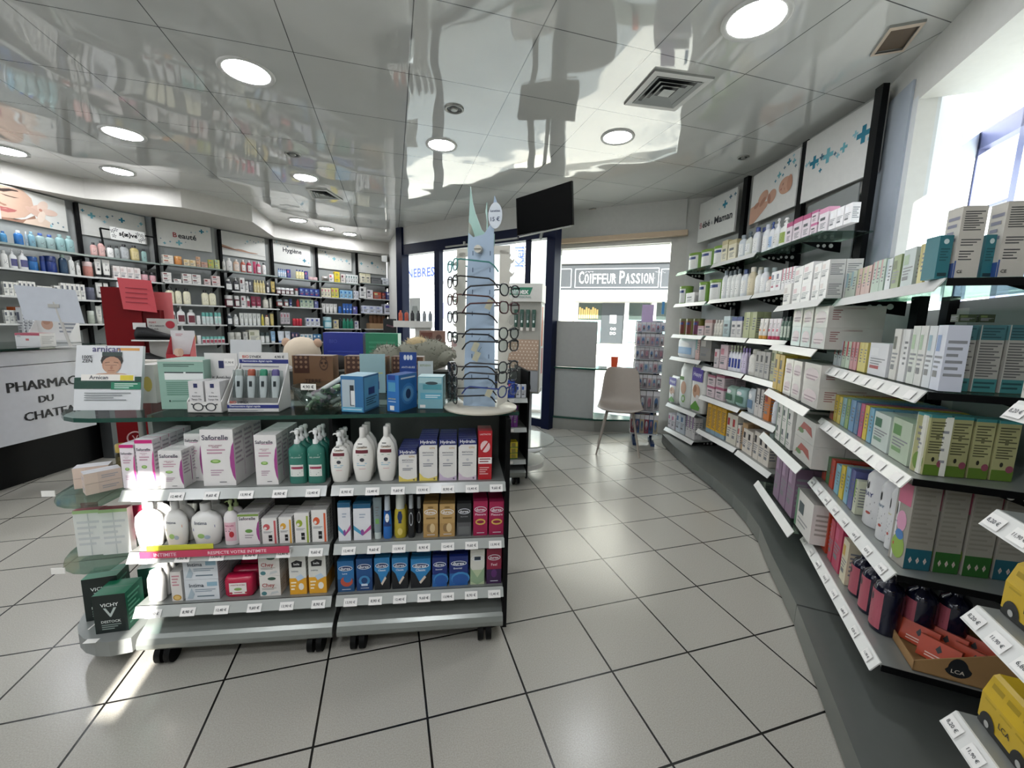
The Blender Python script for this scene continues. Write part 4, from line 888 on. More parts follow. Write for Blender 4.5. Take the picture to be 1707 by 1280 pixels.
rowsR('B', 2, 'on fourth shelf under the sleeping baby picture', '''
1189 1197 582 1 bl d8cccc b45a6a =r2 | narrow rose carton
1198 1211 575 1 bl d9c4c8 c4808c =r3 | tall rose carton
1212 1232 576 4 pm e4e4ea c9cfae 2c3f94 =r2 | white pump bottle with blue label
1233 1241 580 2 bt cfc4dc 8a7ab4 d9d0e4 =r2 | lilac bottle''')
rowsR('C', 2, 'on fourth shelf below the large blue crosses', '''
1243 1255 582 1 bt dcd9d0 c9c4b8 e2e0d8 =r2 | cream bottle
1257 1280 586 3 bl b4b2ac 3a3a3c =r3 | grey and black carton
1282 1290 580 1 bl b4b58e 4a5a34 =r3 | pale olive carton
1291 1299 580 1 bl c2c89a 5a6a3c =r3 | yellow green carton''')
DECO['dpr'] = lambda w, h, d: make('pk', w, h, ['dcdcd6'], .09, [('r',.1,.66,.9,.95,'5b4ba4'), ('t','Happy',.5,.8,.6,'e9e6f4'), ('e',.5,.45,.28,.15,'c9a084'), ('e',.4,.5,.12,.08,'a87a5c'), ('p',[(.15,.1),(.5,.25),(.85,.12),(.8,.05),(.2,.04)],'5f9a3a'), ('e',.62,.3,.14,.08,'e2dcd8')])
DECO['dpr2'] = lambda w, h, d: make('pk', w, h, ['d4d8d2'], .09, [('r',.1,.62,.5,.7,'5c8a3a'), ('e',.5,.45,.25,.15,'c9a084'), ('e',.55,.2,.16,.09,'7aa84a'), ('e',.55,.2,.09,.05,'d4d8d2')])
rowsR('A', 1, 'on fifth shelf of bay beside the window', '''
1112 1126 627 1 @dpr | short purple topped nappy pack
1128 1146 606 1 @dpr2 | white green nappy pack
1147 1169 609 1 @dpr | tall purple topped nappy pack''')
rowsR('B', 1, 'on fifth shelf under the sleeping baby picture', '''
1177 1190 625 1 bx d9c9cc b0607a =u2 =r3 | rose striped carton of left stack
1191 1205 625 1 bx d9c9cc b0607a =u2 =r3 | rose striped carton of right stack
1207 1221 643 1 pk 9fbcae 3f6a50 =d.1 | green wrapped wipes pack, left one
1222 1239 646 1 pk 9fc0bc 47735a =d.1 | teal wrapped wipes pack, right one''')
rowsR('C', 1, 'on fifth shelf below the large blue crosses', '''
1243 1254 648 1 pk c4ccd0 5a7a9a | grey blue soft pack
1256 1269 648 2 bp cfc9c4 2a2a2c =r3 | white and black carton
1271 1281 650 1 bl c9742e 8e2626 =r2 | carton with orange and red print
1283 1291 661 1 bt dcdee2 2c4a94 e0e2e6 =r2 | white tube bottle with blue print''')
rowsR('A', 0, 'on lowest shelf of bay beside the window', '''
1113 1124 690 2 bl d4ccd0 b45a84 =r2 | pink and white carton
1126 1140 690 2 bl ccd4dc 4a74a4 =r2 | blue and white carton
1142 1157 694 3 bp d4d2d0 8a6a94 =r2 | striped mauve carton''')
rowsR('B', 0, 'on lowest shelf under the sleeping baby picture', '''
1176 1207 677 4 bs d9a92c 8aa4b4 =r3 | mustard yellow carton
1209 1226 691 2 bl d9d4c4 b03a3a =r3 | cream carton with red square
1227 1232 709 1 bl e0d8cc b8403c =r2 | small cream carton with red square
1234 1243 706 1 bl b4946c a07a50 =r2 | brown kraft carton''')
rowsR('C', 0, 'on lowest shelf below the large blue crosses', '''
1236 1252 717 2 bl dcd4c8 2c2624 =r3 | white carton with black peak, far pair
1254 1280 724 3 bl dcd4c8 241f22 =r3 | white carton with black peak, near trio''')
BOXN[0] = 'remedy_box'
rowsR('D', 4, 'on top shelf at left edge of right window', '''
1303 1316 474 1 bl dcd9d4 c4b8b4 | small pale carton
1319 1349 442 2 bl e2e0de d4b8bc =u2 =r2 | shrink wrapped white carton
1351 1376 437 2 bl e4e2e0 d8ccc8 =u2 =r2 | shrink wrapped white carton right of stack''')
DECO['wrp'] = lambda w, h, d: boxy('remedy_box', w, h, d or w*1.3, 'd6d2cc', [('e',.5,.5,.4,.3,'e4d4d6'), LN('b09aa0',.15,.85,.2,.5,2)], [('l',.08,.35,.25,.85,5,'9a6a6a'), ('l',.65,.92,.25,.85,5,'9a6a6a')], 'bdb8b0', rough=.2)
DECO['wrp2'] = lambda w, h, d: boxy('remedy_box', w, h, d or w*1.2, 'd4d2cc', [('p',[(.1,.2),(.5,.5),(.9,.3),(.8,.7),(.4,.8)],'a8564e'), ('e',.3,.35,.15,.12,'6a8a5a')], [('l',.08,.92,.2,.9,7,'a8a49c')], '8f8b84', rough=.15)
DECO['wrp3'] = lambda w, h, d: boxy('remedy_box', w, h, d or w*2, 'dcd9d4', [('r',.2,.45,.5,.75,'3a4a50'), LN('9a9a9a',.2,.8,.15,.35,2), ('r',0,0,.12,1,'5f8a6a')], [LN('a8a49c',.1,.9,.2,.8,5)], '8f8c86')
rowsR('D', 3, 'on second shelf at left edge of right window', '''
1317 1332 511 1 @wrp =u2 =r3 | wrapped pale carton of the left stack
1333 1349 511 1 @wrp =u2 =r3 | wrapped pale carton of the middle stack
1351 1374 511 1 @wrp =u2 =r3 | wrapped pale carton of the right stack''')
rowsR('D', 2, 'on third shelf at left edge of right window', '''
1304 1331 600 2 @wrp =u2 =r2 | wrapped pale carton of the far stack
1334 1362 606 1 @wrp =u2 =r2 | larger wrapped carton of the near stack
1287 1302 591 2 bl c9a93c 2f2a28 =r2 | yellow and black carton''')
rowsR('D', 1, 'on fourth shelf at left edge of right window', '''
1291 1316 676 3 @wrp3 =u2 =r2 | white carton with dark square
1320 1352 697 1 @wrp2 =u2 =r2 =d.13 | clear wrapped carton with red blossom''')
rowsR('D', 0, 'on lowest shelf at left edge of right window', '''
1288 1318 762 3 bl 8a6f88 b094b0 =r2 | mauve carton
1322 1350 826 1 @wrp3 =r1 =d.15 | empty clear display carton''')
goods(BAYS['E'][0], BAYS['E'][1], 1.402, .03, 'on top shelf in front of right window', '''
1386 1396 459 1 bx e2e0de c9c4c0 | small white carton
1399 1424 455 3 bp b9c4b4 8fb0b8 =d.08 | thin green and aqua carton
1425 1448 445 3 bp c9a8a0 b4b98a =d.08 | thin rose and green carton
1449 1470 434 3 bp b0c4b4 c49a9a =d.08 | thin mint and rose carton
1472 1481 431 1 bp d4d9dc b4c4cc =d.08 | thin white blue carton
1483 1496 425 1 bl 8a9a6a 5a6440 =d.08 | dark green and yellow carton
1498 1519 414 1 bl bcc8c8 9fb89a =d.08 | wider pale green blue carton
1526 1537 406 1 bp c9bf7a b0a45a =d.08 | thin yellow carton
1540 1551 398 1 bp c4d0d8 a4b8c4 =d.08 | thin pale blue carton''', .36)
def tealback(w, h, d): return boxy('remedy_box', w, h, .05, '2f7680', [('e',.5,.86,.2,.06,'cfe0e0'), ('l',.15,.4,.85,.72,5,'1f565e'), ('r',.15,.06,.85,.14,'1f3a40')], None, '3a8a94')
def tallce(w, h, d): return boxy('remedy_box', w, h, .05, 'cfcac0', [('l',.12,.66,.9,.94,9,'4a4a4a'), ('l',.12,.45,.9,.56,3,'5a5a5a'), ('l',.12,.25,.7,.4,4,'5a5a5a'), ('t','CE',.25,.1,.22,'3a3a3a'), ('r',0,0,.06,.25,'3a5a9a')], [('r',0,0,1,.22,'3a5a9a'), ('l',.15,.4,.9,.9,5,'8a8a9a')], 'bdb8ae')
DECO['tealback'] = tealback; DECO['tallce'] = tallce
SIDE = ((1.168,1.155),(1.53,1.080))
def side(i, rows, ins=.006): goods(SIDE[0], SIDE[1], LV['E'][i], ins, 'at near end of %s window shelf' % ('lowest','fourth','third','second','top')[i], rows, .1)
side(4, '''
1556 1580 392 1 @tealback | teal carton left of the tall white carton
1584 1629 343 1 @tallce | tall text covered white carton left of its twin
1632 1653 391 1 @tealback =i.02 | teal carton between two tall white ones
1656 1706 335 1 @tallce | tall white carton with dense text at picture edge''')
def tealtxt(w, h, d): return boxy('remedy_box', w, h, .055, 'a9a8a0', [('r',0,.78,1,1,'3c6b70'), ('l',.08,.8,.92,.97,4,'22444a'), ('l',.06,.22,.94,.75,13,'5a5a5a'), ('r',0,0,1,.2,'3f7f80'), ('l',.08,.04,.92,.17,2,'24494c'), ('r',0,0,.03,1,'c4c4bc')], [('r',0,.78,1,1,'5a8a8e'), LN('8a8a8a',.15,.85,.2,.7,8)], '3f7a70')
DECO['tealtxt'] = tealtxt
rowsE = lambda i, w, rows, ins=.03: goods(BAYS['E'][0], BAYS['E'][1], LV['E'][i], ins, w, rows, .36)
rowsE(3, 'on second shelf under right window', '''
1388 1400 568 2 bp cfd4dc b02a34 =d.1 | thin white and red carton
1401 1414 569 2 bp b9c9b4 b8404c =d.1 | thin green and rose carton
1415 1426 570 2 bp c48a8e 9e2a34 =d.1 | thin crimson carton
1427 1441 571 2 bp d0c26a c9b45a =d.1 | thin yellow carton
1443 1476 572 1 bl d8d8dc e2e2e4 a01f2c =d.1 | broad white carton with red edge
1480 1492 548 1 bl d4d2cc 4a4c40 =d.08 | tall white carton with dark window
1494 1505 549 1 bp dcdcdc d0d0d0 =d.08 | plain tall white carton
1508 1520 543 1 bl cfd4cc a9c4a0 =d.07 | pale green drop carton
1521 1533 543 1 bl d4d4d0 9fb89a =d.07 | sage drop carton
1534 1547 543 1 bl d4d8dc 8fb0c0 =d.07 | pale blue drop carton
1548 1564 542 1 bl d0d4e0 7a94c0 =d.05 | light blue drop carton''')
side(3, '''
1571 1613 542 1 @tealtxt | grey text backed carton with teal bands, first
1616 1659 542 1 @tealtxt | grey text backed carton with teal bands, second
1662 1704 542 1 @tealtxt | grey text backed carton with teal bands, third''')
rowsE(2, 'on third shelf under right window', '''
1382 1387 655 1 bp c4503c b0402c =r4 =d.055 | thin coral carton
1388 1393 658 1 bp d4ba4a c4a83a =r5 =d.055 | thin gold carton
1394 1399 661 1 bp d0c060 b8a840 =r5 =d.055 | thin lemon carton
1400 1406 663 1 bp 8ab0b4 7aa0a4 =r5 =d.055 | thin aqua carton
1407 1412 665 1 bp 8fa86a 7a985a =r5 =d.055 | thin leaf green carton
1413 1421 667 1 bp 6a94b8 5a84a8 =r5 =d.055 | thin blue carton
1422 1428 671 1 bp 5a7a9a 4a6a94 =r5 =d.055 | thin slate blue carton
1429 1435 673 1 bp b8507c a8406c =r5 =d.055 | thin pink carton
1436 1442 676 1 bp d8c03c c8b02c =r5 =d.055 | thin bright yellow carton
1443 1450 680 1 bp 7ab0c8 6aa0b8 =r5 =d.055 | thin sky blue carton
1451 1478 690 1 bl cdd8d0 2e6a4c 7a9a84 =r2 =d.1 | white carton with dark green top
1480 1512 700 1 bl b9c8b0 5a8a4c 7aa06a =r2 =d.1 | pale green carton with leaf
1514 1530 690 1 bl dcdcd0 4a8a94 7a9a3a =d.06 | slim cream carton with teal top''')
def cremtxt(w, h, d): return boxy('remedy_box', w, h, .05, 'a9a878', [('r',0,.95,1,1,'3f8a8c'), ('l',.08,.62,.92,.9,6,'55553a'), ('l',.08,.36,.92,.58,5,'55553a'), ('r',.38,.6,.55,.7,'6a6a4a'), ('r',0,0,1,.18,'5c7a2a'), ('e',.8,.2,.18,.06,'8e4a5c'), ('e',.4,.27,.08,.04,'2a2a20')], [('r',0,.95,1,1,'3f8a8c'), ('e',.5,.2,.4,.15,'6a8a3a'), LN('7a7a7a',.2,.8,.5,.8,3)], '3f8a8c')
DECO['cremtxt'] = cremtxt
side(3, '''
1576 1606 524 1 bl 2c3a20 5a6a3c =z.192 =i.012 | flat dark green carton on teal ones, left
1609 1637 524 1 bl 26331c 5a6a3c =z.192 =i.012 | flat dark green carton on teal ones, right''')
side(2, '''
1535 1570 692 1 @cremtxt | olive text backed carton with teal top, first
1572 1607 695 1 @cremtxt | olive text backed carton with teal top, second
1610 1645 699 1 @cremtxt | olive text backed carton with teal top, third
1647 1686 702 1 @cremtxt | olive text backed carton with teal top, fourth''')
def spr(c3): return lambda w, h, d: make('sp', w, h, ['dcdcdc','e4e4e4',c3], None, [('p',[(.5,.72),(.42,.62),(.42,.55),(.5,.52),(.58,.55),(.58,.62)],'15181c'), ('t','SPRAY',.5,.46,.5,c3), LN('2a2c30',.25,.8,.12,.4,6), ('e',.66,.2,.08,.02,'b85a50')])
DECO['sp1'] = spr('2f3d78'); DECO['sp2'] = spr('2f5a78'); DECO['sp3'] = spr('b4a832')
rowsE(1, 'on fourth shelf under right window', '''
1369 1374 760 1 bp c04a34 a83a28 =r3 =d.06 | thin brick red carton
1375 1380 762 1 bp 4f7a4c 3f6a3c =r3 =d.06 | thin green carton
1381 1387 766 1 bp b8402c a03020 =r3 =d.06 | thin scarlet carton
1389 1396 775 1 bp 7fb0c0 6fa0b0 =r2 =d.06 | thin aqua blue carton
1397 1403 777 1 bp d0b83c c0a82c =r2 =d.06 | thin mustard carton
1404 1410 779 1 bp 7aa8c0 6a98b0 =r2 =d.06 | thin pale blue carton
1411 1418 783 1 bp 5a5f94 4a4f84 =r2 =d.06 | thin indigo carton
1419 1424 800 1 bp c9ccb4 7a9a4c =d.06 | small cream and green carton
1426 1449 760 1 @sp1 | white spray with blue band, largest at left
1451 1467 776 1 @sp2 | white spray with black drop
1468 1478 788 1 @sp3 | narrow white spray with yellow label
1479 1488 790 1 @sp2 =i.02 | narrow white spray at right of group''')
def bigbox(band): return lambda w, h, d: boxy('remedy_box', w, h, .07, '98948a', [('l',.06,.3,.94,.94,12,'8a867c'), ('r',0,0,1,.24,band)]+[('p',[(x-.07,.11),(x,.15),(x+.07,.11),(x,.07)],'d4c4bc') for x in (.22,.5,.78)]+[('t','!',x,.11,.02,'7a2a24') for x in (.22,.5,.78)], [('r',.1,.7,.9,.95,'c46a84'), ('e',.5,.5,.3,.12,'d49ab4'), ('e',.5,.2,.4,.14,'8aa84a'), ('e',.5,.34,.25,.06,'4a7ab0')], 'a8a49a')
DECO['bigt'] = bigbox('1f5a68'); DECO['bigg'] = bigbox('2a5f26')
side(1, '''
1503 1549 806 1 @bigt | big beige carton with teal foot, left one
1552 1597 812 1 @bigg | big beige carton with green foot, left one
1600 1648 819 1 @bigg | big beige carton with green foot, right one
1651 1703 828 1 @bigt | big beige carton with teal foot at picture edge''')
rowsE(0, 'on lowest shelf under right window', '''
1357 1364 846 1 bl c0492e d0603c =r2 =d.06 | slim orange red carton, first
1365 1375 850 1 bl c0452c d0603c =r2 =d.07 | orange red carton, second
1378 1384 868 1 bl c04a5c d0707c =r2 =d.06 | slim pink carton
1385 1396 872 1 bl b83a5c c85a7c =r2 =d.08 | tall magenta carton
1398 1407 900 1 bl d9d0b4 c9a44a =d.08 | small cream carton with yellow corner''')
DECO['pinkb'] = lambda w, h, d: vessel('bottle', w, h, w*.9, [(.95,0),(1,.02),(1,.66),(.85,.76),(.45,.82),(.42,.9)], '14162a', r=.12, seg=24, lab=(.06,.66,'b05a68'), ldec=[('p',[(.5,.62),(.43,.55),(.43,.5),(.5,.47),(.57,.5),(.57,.55)],'1a1a20'), LN('6a2a34',.25,.78,.12,.44,5)], extra=[('cap', capfn(w, w*.9, h*.88, h, .4, '0e0f18'))])
rowsE(0, 'on lowest shelf under right window', '''
1407 1421 915 1 @pinkb | dark bottle with pink label, farthest of three
1423 1438 928 1 @pinkb | dark bottle with pink label, middle of three
1439 1457 946 1 @pinkb =r4 | dark bottle with pink label, in nearest file''', .03)
# cardboard tray with its tins and cartons
tx = empty('cardboard_tray', (1.205,1.235,.2455), math.atan2(-.225, -.10)); tag(tx, 'open cardboard tray with black drop printed on side, on lowest right shelf', 'tray')
KR = 'a07c50'; mk_ = mat(KR, .7)
tx.location = (1.332,1.333,.246); tx.rotation_euler = (0, 0, math.atan2(-.235,-.105)); TL, TD, TH_ = .25, .27, .07
b = MB(); b.box(0, TL, 0, TD, 0, .003, mk_); b.box(0, TL, 0, .003, 0, .032, mk_); b.box(0, TL, TD-.003, TD, 0, .115, mk_)
for xx in (0, TL-.003): b.add([(xx+q, y, z) for q in (0,.003) for y, z in ((0,0),(TD,0),(TD,.115),(.17,.112),(0,.032))], [(0,1,2,3,4),(9,8,7,6,5)]+[(i, (i+1) % 5, 5+(i+1) % 5, 5+i) for i in range(5)], mk_)
b.build('walls', tx)
b = MB(); e_ = TL+.0006; cy, cz = TD*.36, .040
b.quad([(e_, cy-.030*math.sin(t)*(1 if math.cos(t) < 0 else .75), cz-.026*math.cos(t)*(-1) if False else cz+(.026*math.cos(t) if math.cos(t) < .3 else .034*math.cos(t))) for t in [2*PI*i/20 for i in range(20)]], mat('15191c', .6))
b.build('printed_drop', tx); b = MB(); b.text('LCA', (e_+.0006, cy, cz-.008), (0,1,0), (0,0,1), .030, mat('d9d0c0', .6)); 
for i in range(6): b.tube([(e_, .02+.045*i*.8+(.09 if i > 2 else 0), .008), (e_, .035+.045*i*.8+(.09 if i > 2 else 0), .045)], .0006, mat('5a4028', .7), 4) if False else None
b.build('printed_lettering', tx)
def tloc(x, y, z=.004): return tx.matrix_basis @ Vector((x, y, z))
for i in range(2):
    o = MB().rings([(.034,.034,0),(.036,.036,.004),(.036,.036,.020),(.030,.030,.023)], mat('8a8884', .3, .7), 24).build('balm_tin'); q = MB(); q.rings([(.029,.029,.0236)], mat('b8482c', .4), 20); q.build('lid_label', o)
    p = tloc(.05, .05, .0035+.0245*i); o.location = p; tag(o, ('lower' if i == 0 else 'upper')+' round metal balm tin with orange lid in the cardboard tray', 'tin')
for i in range(5):
    o = boxy('remedy_box', .095, .065, .026, 'b8401c', [('p',[(.5,.85),(.42,.6),(.5,.45),(.58,.6)],'1a1a1c'), ('l',.2,.1,.8,.35,2,'e4c4b4')], None, 'c24a22')
    p = tloc((.13,.13,.13,.20,.20)[i], (.05,.115,.18,.07,.15)[i], .0035); o.location = p; o.rotation_euler = (-.35, 0, tx.rotation_euler.z+.9)
    o.location.z += .006; tag(o, 'orange carton tipped inside the cardboard tray', 'box', 'orange cartons in the tray')
# yellow bus shaped cartons on the nearest bay
def bus():
    b = MB(); w, h, d = .145, .115, .085; m = mat('c9a824', .35); k = mat('17181a', .4)
    b.extr([(0,.012),(0,h*.6),(.012,h*.95),(.02,h),(d-.02,h),(d-.012,h*.95),(d,h*.6),(d,.012)], -w/2, w/2, m)
    o = b.build('bus_carton')
    for y, s in ((-.0008, -1),):
        q = MB()
        for i in range(3): q.quad([(-w*.42+i*w*.29, y, h*.52), (-w*.42+i*w*.29+w*.22, y, h*.52), (-w*.42+i*w*.29+w*.22, y+.009, h*.86), (-w*.42+i*w*.29, y+.009, h*.86)], mat('a88e1c', .4))
        q.text('LCA', (0, y-.0006, h*.34), (1,0,0), (0,0,1), .03, k)
        for x in (-.3, .3):
            q.quad([(x*w+.022*math.cos(PI*t/10), y-.0003, .012+.026*math.sin(PI*t/10)) for t in range(11)], k)
            q.quad([(x*w+.007*math.cos(2*PI*t/12), y-.001, .014+.007*math.sin(2*PI*t/12)) for t in range(12)], mat('b4b4b0', .4))
        q.build('printed_side', o)
    q = MB(); q.box(-w/2, w/2, .001, d-.001, 0, .012, k); q.quad([(.2*w*math.cos(2*PI*t/14), d/2+.013*math.sin(2*PI*t/14), h+.0006) for t in range(14)], k); q.build('printed_base', o)
    return o
bp = None
for lv, xs in ((0, (1640, 1668, 1700, 1745)), (1, (1652, 1680, 1716))):
    A, B, dp = BAYS['F']; u, n, ang, L = frame(A, B); z = LV['F'][lv]
    for j in range(3):
        for r in range(2):
            o = bus() if bp is None else clone(bp); bp = bp or o
            s = .085+.152*j; o.location = (A[0]+u.x*s+n.x*(.03+.09*r), A[1]+u.y*s+n.y*(.03+.09*r), z+.0008); o.rotation_euler = (0, 0, ang)
            tag(o, 'yellow bus shaped carton with black wheels in %s row of %s nearest right shelf' % (('front','rear')[r], ('lower','upper')[lv]), 'box', 'yellow bus cartons %s %s' % (('front','rear')[r], ('lower','upper')[lv]))
goods(BAYS['F'][0], BAYS['F'][1], 1.126, .03, 'on upper shelf of nearest bay', '1700 1760 600 2 bl c4c4bc 4a7a80 =d.06 | pale carton with teal block', .3)
# header panels
def crosses(b, w, h, lst, e=.0012):
    for x, y, r, c in lst:
        m = mat(c, .5); X, Z, R_, t = x*w, y*h, r*h, .3
        b.quad([(X-R_,-e,Z-R_*t),(X+R_,-e,Z-R_*t),(X+R_,-e,Z+R_*t),(X-R_,-e,Z+R_*t)], m); b.quad([(X-R_*t,-e*1.1,Z-R_),(X+R_*t,-e*1.1,Z-R_),(X+R_*t,-e*1.1,Z+R_),(X-R_*t,-e*1.1,Z+R_)], m)
T1, T2, T3, T4 = '1f7d96', '6fb3bf', '3f6a80', '8fc4cf'
def header(A, B, z0, z1, label, cr, extra=None, col='dededa'):
    u, n, ang, L = frame(A, B); o = empty('header_panel', (A[0], A[1], z0), ang); tag(o, label, 'sign panel'); h = z1-z0
    MB().box(0, L, 0, .018, 0, h, mat(col, .3)).build('board', o)
    b = MB(); crosses(b, L, h, cr); b.build('printed_crosses', o)
    if extra: extra(o, L, h)
    return o
cr3 = [(.04,.60,.035,T4),(.16,.58,.10,T1),(.08,.62,.03,T2),(.22,.52,.03,T2),(.27,.60,.05,T3),(.36,.57,.11,T2),(.46,.54,.03,T3),(.50,.49,.04,T4),(.57,.56,.07,T2),(.27,.40,.035,T1),(.70,.66,.05,T4),(.80,.60,.12,T1),(.90,.50,.07,T4)]
header((2.09,3.18), (2.085,2.535), 2.18, 2.61, 'white header panel with a row of large blue crosses beside right window', cr3)
def baby(o, L, h):
    b = MB(); sk = mat('c49a84', .6); dk = mat('a97a66', .6)
    def el(cx, cy, rx, ry, m, e, a=0):
        b.quad([(L*cx+h*(rx*math.cos(t)*math.cos(a)-ry*math.sin(t)*math.sin(a)), -e, h*cy+h*(rx*math.cos(t)*math.sin(a)+ry*math.sin(t)*math.cos(a))) for t in [2*PI*i/22 for i in range(22)]], m)
    b.quad([(0,-.0015,0),(L*.12,-.0015,0),(L*.40,-.0015,h*.22),(L*.45,-.0015,h*.32),(L*.2,-.0015,h*.38),(0,-.0015,h*.34)], sk)
    el(.50,.38,.15,.12,sk,.0018,.5); el(.30,.44,.18,.12,sk,.0021,.4); el(.78,.46,.20,.155,sk,.0024,-.1); el(.30,.36,.12,.05,dk,.0027,.6); el(.45,.36,.05,.10,dk,.003,.2); el(.16,.34,.10,.05,dk,.003,.3)
    el(.86,.47,.075,.145,mat('b88a74', .6),.0033); el(.73,.50,.025,.01,mat('5a3a30', .6),.0036,1.2); el(.70,.42,.02,.012,mat('9a4a40', .6),.0036,1.3); el(.77,.40,.012,.022,dk,.0036)
    b.build('printed_baby', o)
header((2.085,3.83), (2.08,3.225), 2.18, 2.59, 'header panel with sleeping baby photograph and small blue crosses', [(.62,.72,.06,T2),(.72,.80,.03,T3),(.55,.64,.03,T1),(.80,.86,.06,T1),(.90,.82,.05,T2),(.70,.68,.03,T1),(.88,.93,.03,T4),(.94,.72,.03,T3)], baby)
def bebe(o, L, h):
    b = MB(); k = mat('2a2c30', .5); b.text('B', (L*.08, -.0015, h*.42), (1,0,0), (0,0,1), .042, mat('c08a8e', .5), .02); b.text('ébé', (L*.235, -.0015, h*.42), (1,0,0), (0,0,1), .125, k, .025); b.text('&', (L*.40, -.0015, h*.40), (1,0,0), (0,0,1), .03, mat('9a9c9e', .5)); b.text('Maman', (L*.70, -.0015, h*.42), (1,0,0), (0,0,1), .27, k, .025); b.build('lettering', o)
header((1.965,4.60), (2.055,4.03), 2.17, 2.57, 'header panel lettered for baby and mother at far end', [(.72,.72,.09,T1),(.58,.66,.02,T4),(.85,.84,.05,T3),(.96,.86,.04,T3),(.04,.45,.02,T3)], bebe)
for (x, y) in ((2.09,3.20),(2.095,3.925),(2.07,2.51)):
    pass
# ================================================================ LEFT WALL SHELVING
BOXN[0] = 'cosmetics_box'
WP = [(WL[2*i], WL[2*i+1]) for i in range(7)]
OFF = .27
LZ = [[1.885,1.660,1.41,1.155],[1.89,1.663,1.412,1.156],[1.893,1.672,1.412,1.161,.91],[1.892,1.624,1.407,1.154,.896],[1.884,1.63,1.449,1.154,.898],[1.896,1.637,1.377,1.117,.90],[1.925,1.66,1.398,1.12,.90]]
WHL = ['under the face picture','under the white flowered plaque','under the Beauté sign','under the open hand picture','under the Hygiène sign','under the plain crosses panel near corner','under the last panel by the corner']
SB = []
for i, (A, B) in enumerate(WP):
    u, n, ang, L = frame(A, B); A2 = (A[0]-n.x*OFF, A[1]-n.y*OFF); B2 = (B[0]-n.x*OFF, B[1]-n.y*OFF); SB.append((A2, B2))
    g = empty('wall_shelving', (A2[0], A2[1], 0), ang); tag(g, 'left wall shelving bay '+WHL[i], 'shelving'); ext = .04
    b = MB(); b.box(-.02, L+.02, OFF+.004, OFF+.012, .1, 2.46, mat('9a9e9c', .5)); b.build('back_panel', g)
    b = MB(); b.box(-.035, -.008, OFF-.05, OFF+.003, .05, 2.455, M_black); b.build('upright', g)
    for j, z in enumerate(LZ[i]+([.64,.38] if i < 6 else [.64])):
        s = MB(); x0 = -.03 if j else -.05; x1 = L+.02
        s.box(x0, x1, 0, OFF-.052, z-.012, z-.001, mat('6d726e', .3, .3)); o = s.build('shelf', g)
        l = MB(); l.box(x0, x1, -.006, -.0005, z-.016, z+.002, mat('8a9590', .15) if j == 0 else mat('c6c7c4', .35)); l.build('price_strip', o)
        for x in (.03, L-.04):
            q = MB(); q.T = Matrix.Translation((x, 0, 0)); q.add([(t, y, zz) for t in (-.004, .004) for y, zz in ((OFF-.052,z-.014),(OFF-.052,z-.075),(OFF-.15,z-.045),(OFF-.21,z-.014))], [(0,1,2,3),(7,6,5,4)]+[(k, (k+1) % 4, 4+(k+1) % 4, 4+k) for k in range(4)], M_black); q.build('bracket', o)
def rl(i, j, rows, ins=.02):
    goods(SB[i][0], SB[i][1], LZ[i][j], ins, 'on %s shelf %s' % (('top','second','third','fourth','fifth')[j], WHL[i]), rows, .2)
rl(0,0,'''
3 15 385 1 bt 3f7fa8 2f5f94 | mid blue bottle
28 43 384 1 bt 2468a8 d4dadf | bright blue bottle with white cap
44 49 386 1 bt 8fa4b0 c9d0d4 | narrow pale blue bottle
51 63 386 1 bt 6f98a8 7fa4b4 | pale blue bottle, first of three
65 96 390 2 bt 8ba3a2 3a5a9a | grey green bottle with blue cap
98 128 392 2 bt 87a8a8 7f9a98 | clear green bottle
''')
rl(0,1,'''
5 18 417 1 bt dadad6 c9c9c4 | white bottle with cap
19 33 415 1 pm dedfde e0e0e0 4a4a7a | white pump bottle, left one
35 51 417 1 pm dedfde e0e0e0 4a4a7a | white pump bottle, right one
52 69 428 1 jr 2366a4 1f4a84 | mid blue jar
71 79 427 1 jr 203a7c 1b2f6a | narrow navy jar
81 101 427 1 jr 1b3478 1a2c60 | wide navy jar
103 117 424 1 bt 15344e 9fb4a8 1a3c58 | dark teal bottle with pale cap
118 128 428 1 bt d9dad6 cfcfca | white bottle near the end
130 137 438 1 bt d4d4d0 c9c9c4 | short white bottle
''')
rl(0,2,'''
8 33 470 3 bl dad9d2 4a4f5c | white notched carton
34 62 469 4 bl dedcd6 4a4f5c | taller white notched carton
64 90 477 3 bl d4d3ce 4a4f6c | short white notched carton
92 103 476 1 bl d9d8d2 4a4f5c | single white notched carton
104 144 473 5 bl dcdad4 4a4f5c | slim white notched carton
''')
rl(0,3,'''
10 34 517 3 bl d4d4ce 4a4f5c | white notched carton
37 62 512 1 bx e2dcd6 d0642c c4303a =r2 | white carton with orange and red top
''')
rl(1,0,'''
153 165 404 1 bt c49a94 1a1a1c d0aca6 | pink square bottle, left one
166 179 401 1 bt c49a94 1a1a1c d0aca6 | pink square bottle, right one
180 192 409 1 bt e0dfdc 1a1a1c | white rounded bottle with black cap
193 202 410 1 bt 9aa09e 1a1a1c | small clear grey bottle
203 218 407 1 bt a3a6a6 1a1a1c b0b3b4 | large clear grey bottle
220 235 409 1 bt c4b47c 1a1a1c cfc090 | pale yellow bottle with black cap
238 247 415 1 bt 8fb0ac 1a1a1c | small aqua bottle with black cap
''')
rl(1,1,'''
142 159 436 1 jr c48478 d9c0bc | salmon pink tub
161 172 432 1 tb dcdad4 1c1c1e | white tube with black foot, left one
174 187 433 1 tb dcdad4 1c1c1e | white tube with black foot, right one
190 236 445 4 bl e0d8d4 c9b8b4 | pale pink carton
238 250 452 1 jr d9a9b0 1c1c1e | pink jar with black lid, left one
252 263 454 1 jr d9a9b0 1c1c1e | pink jar with black lid, right one
''')
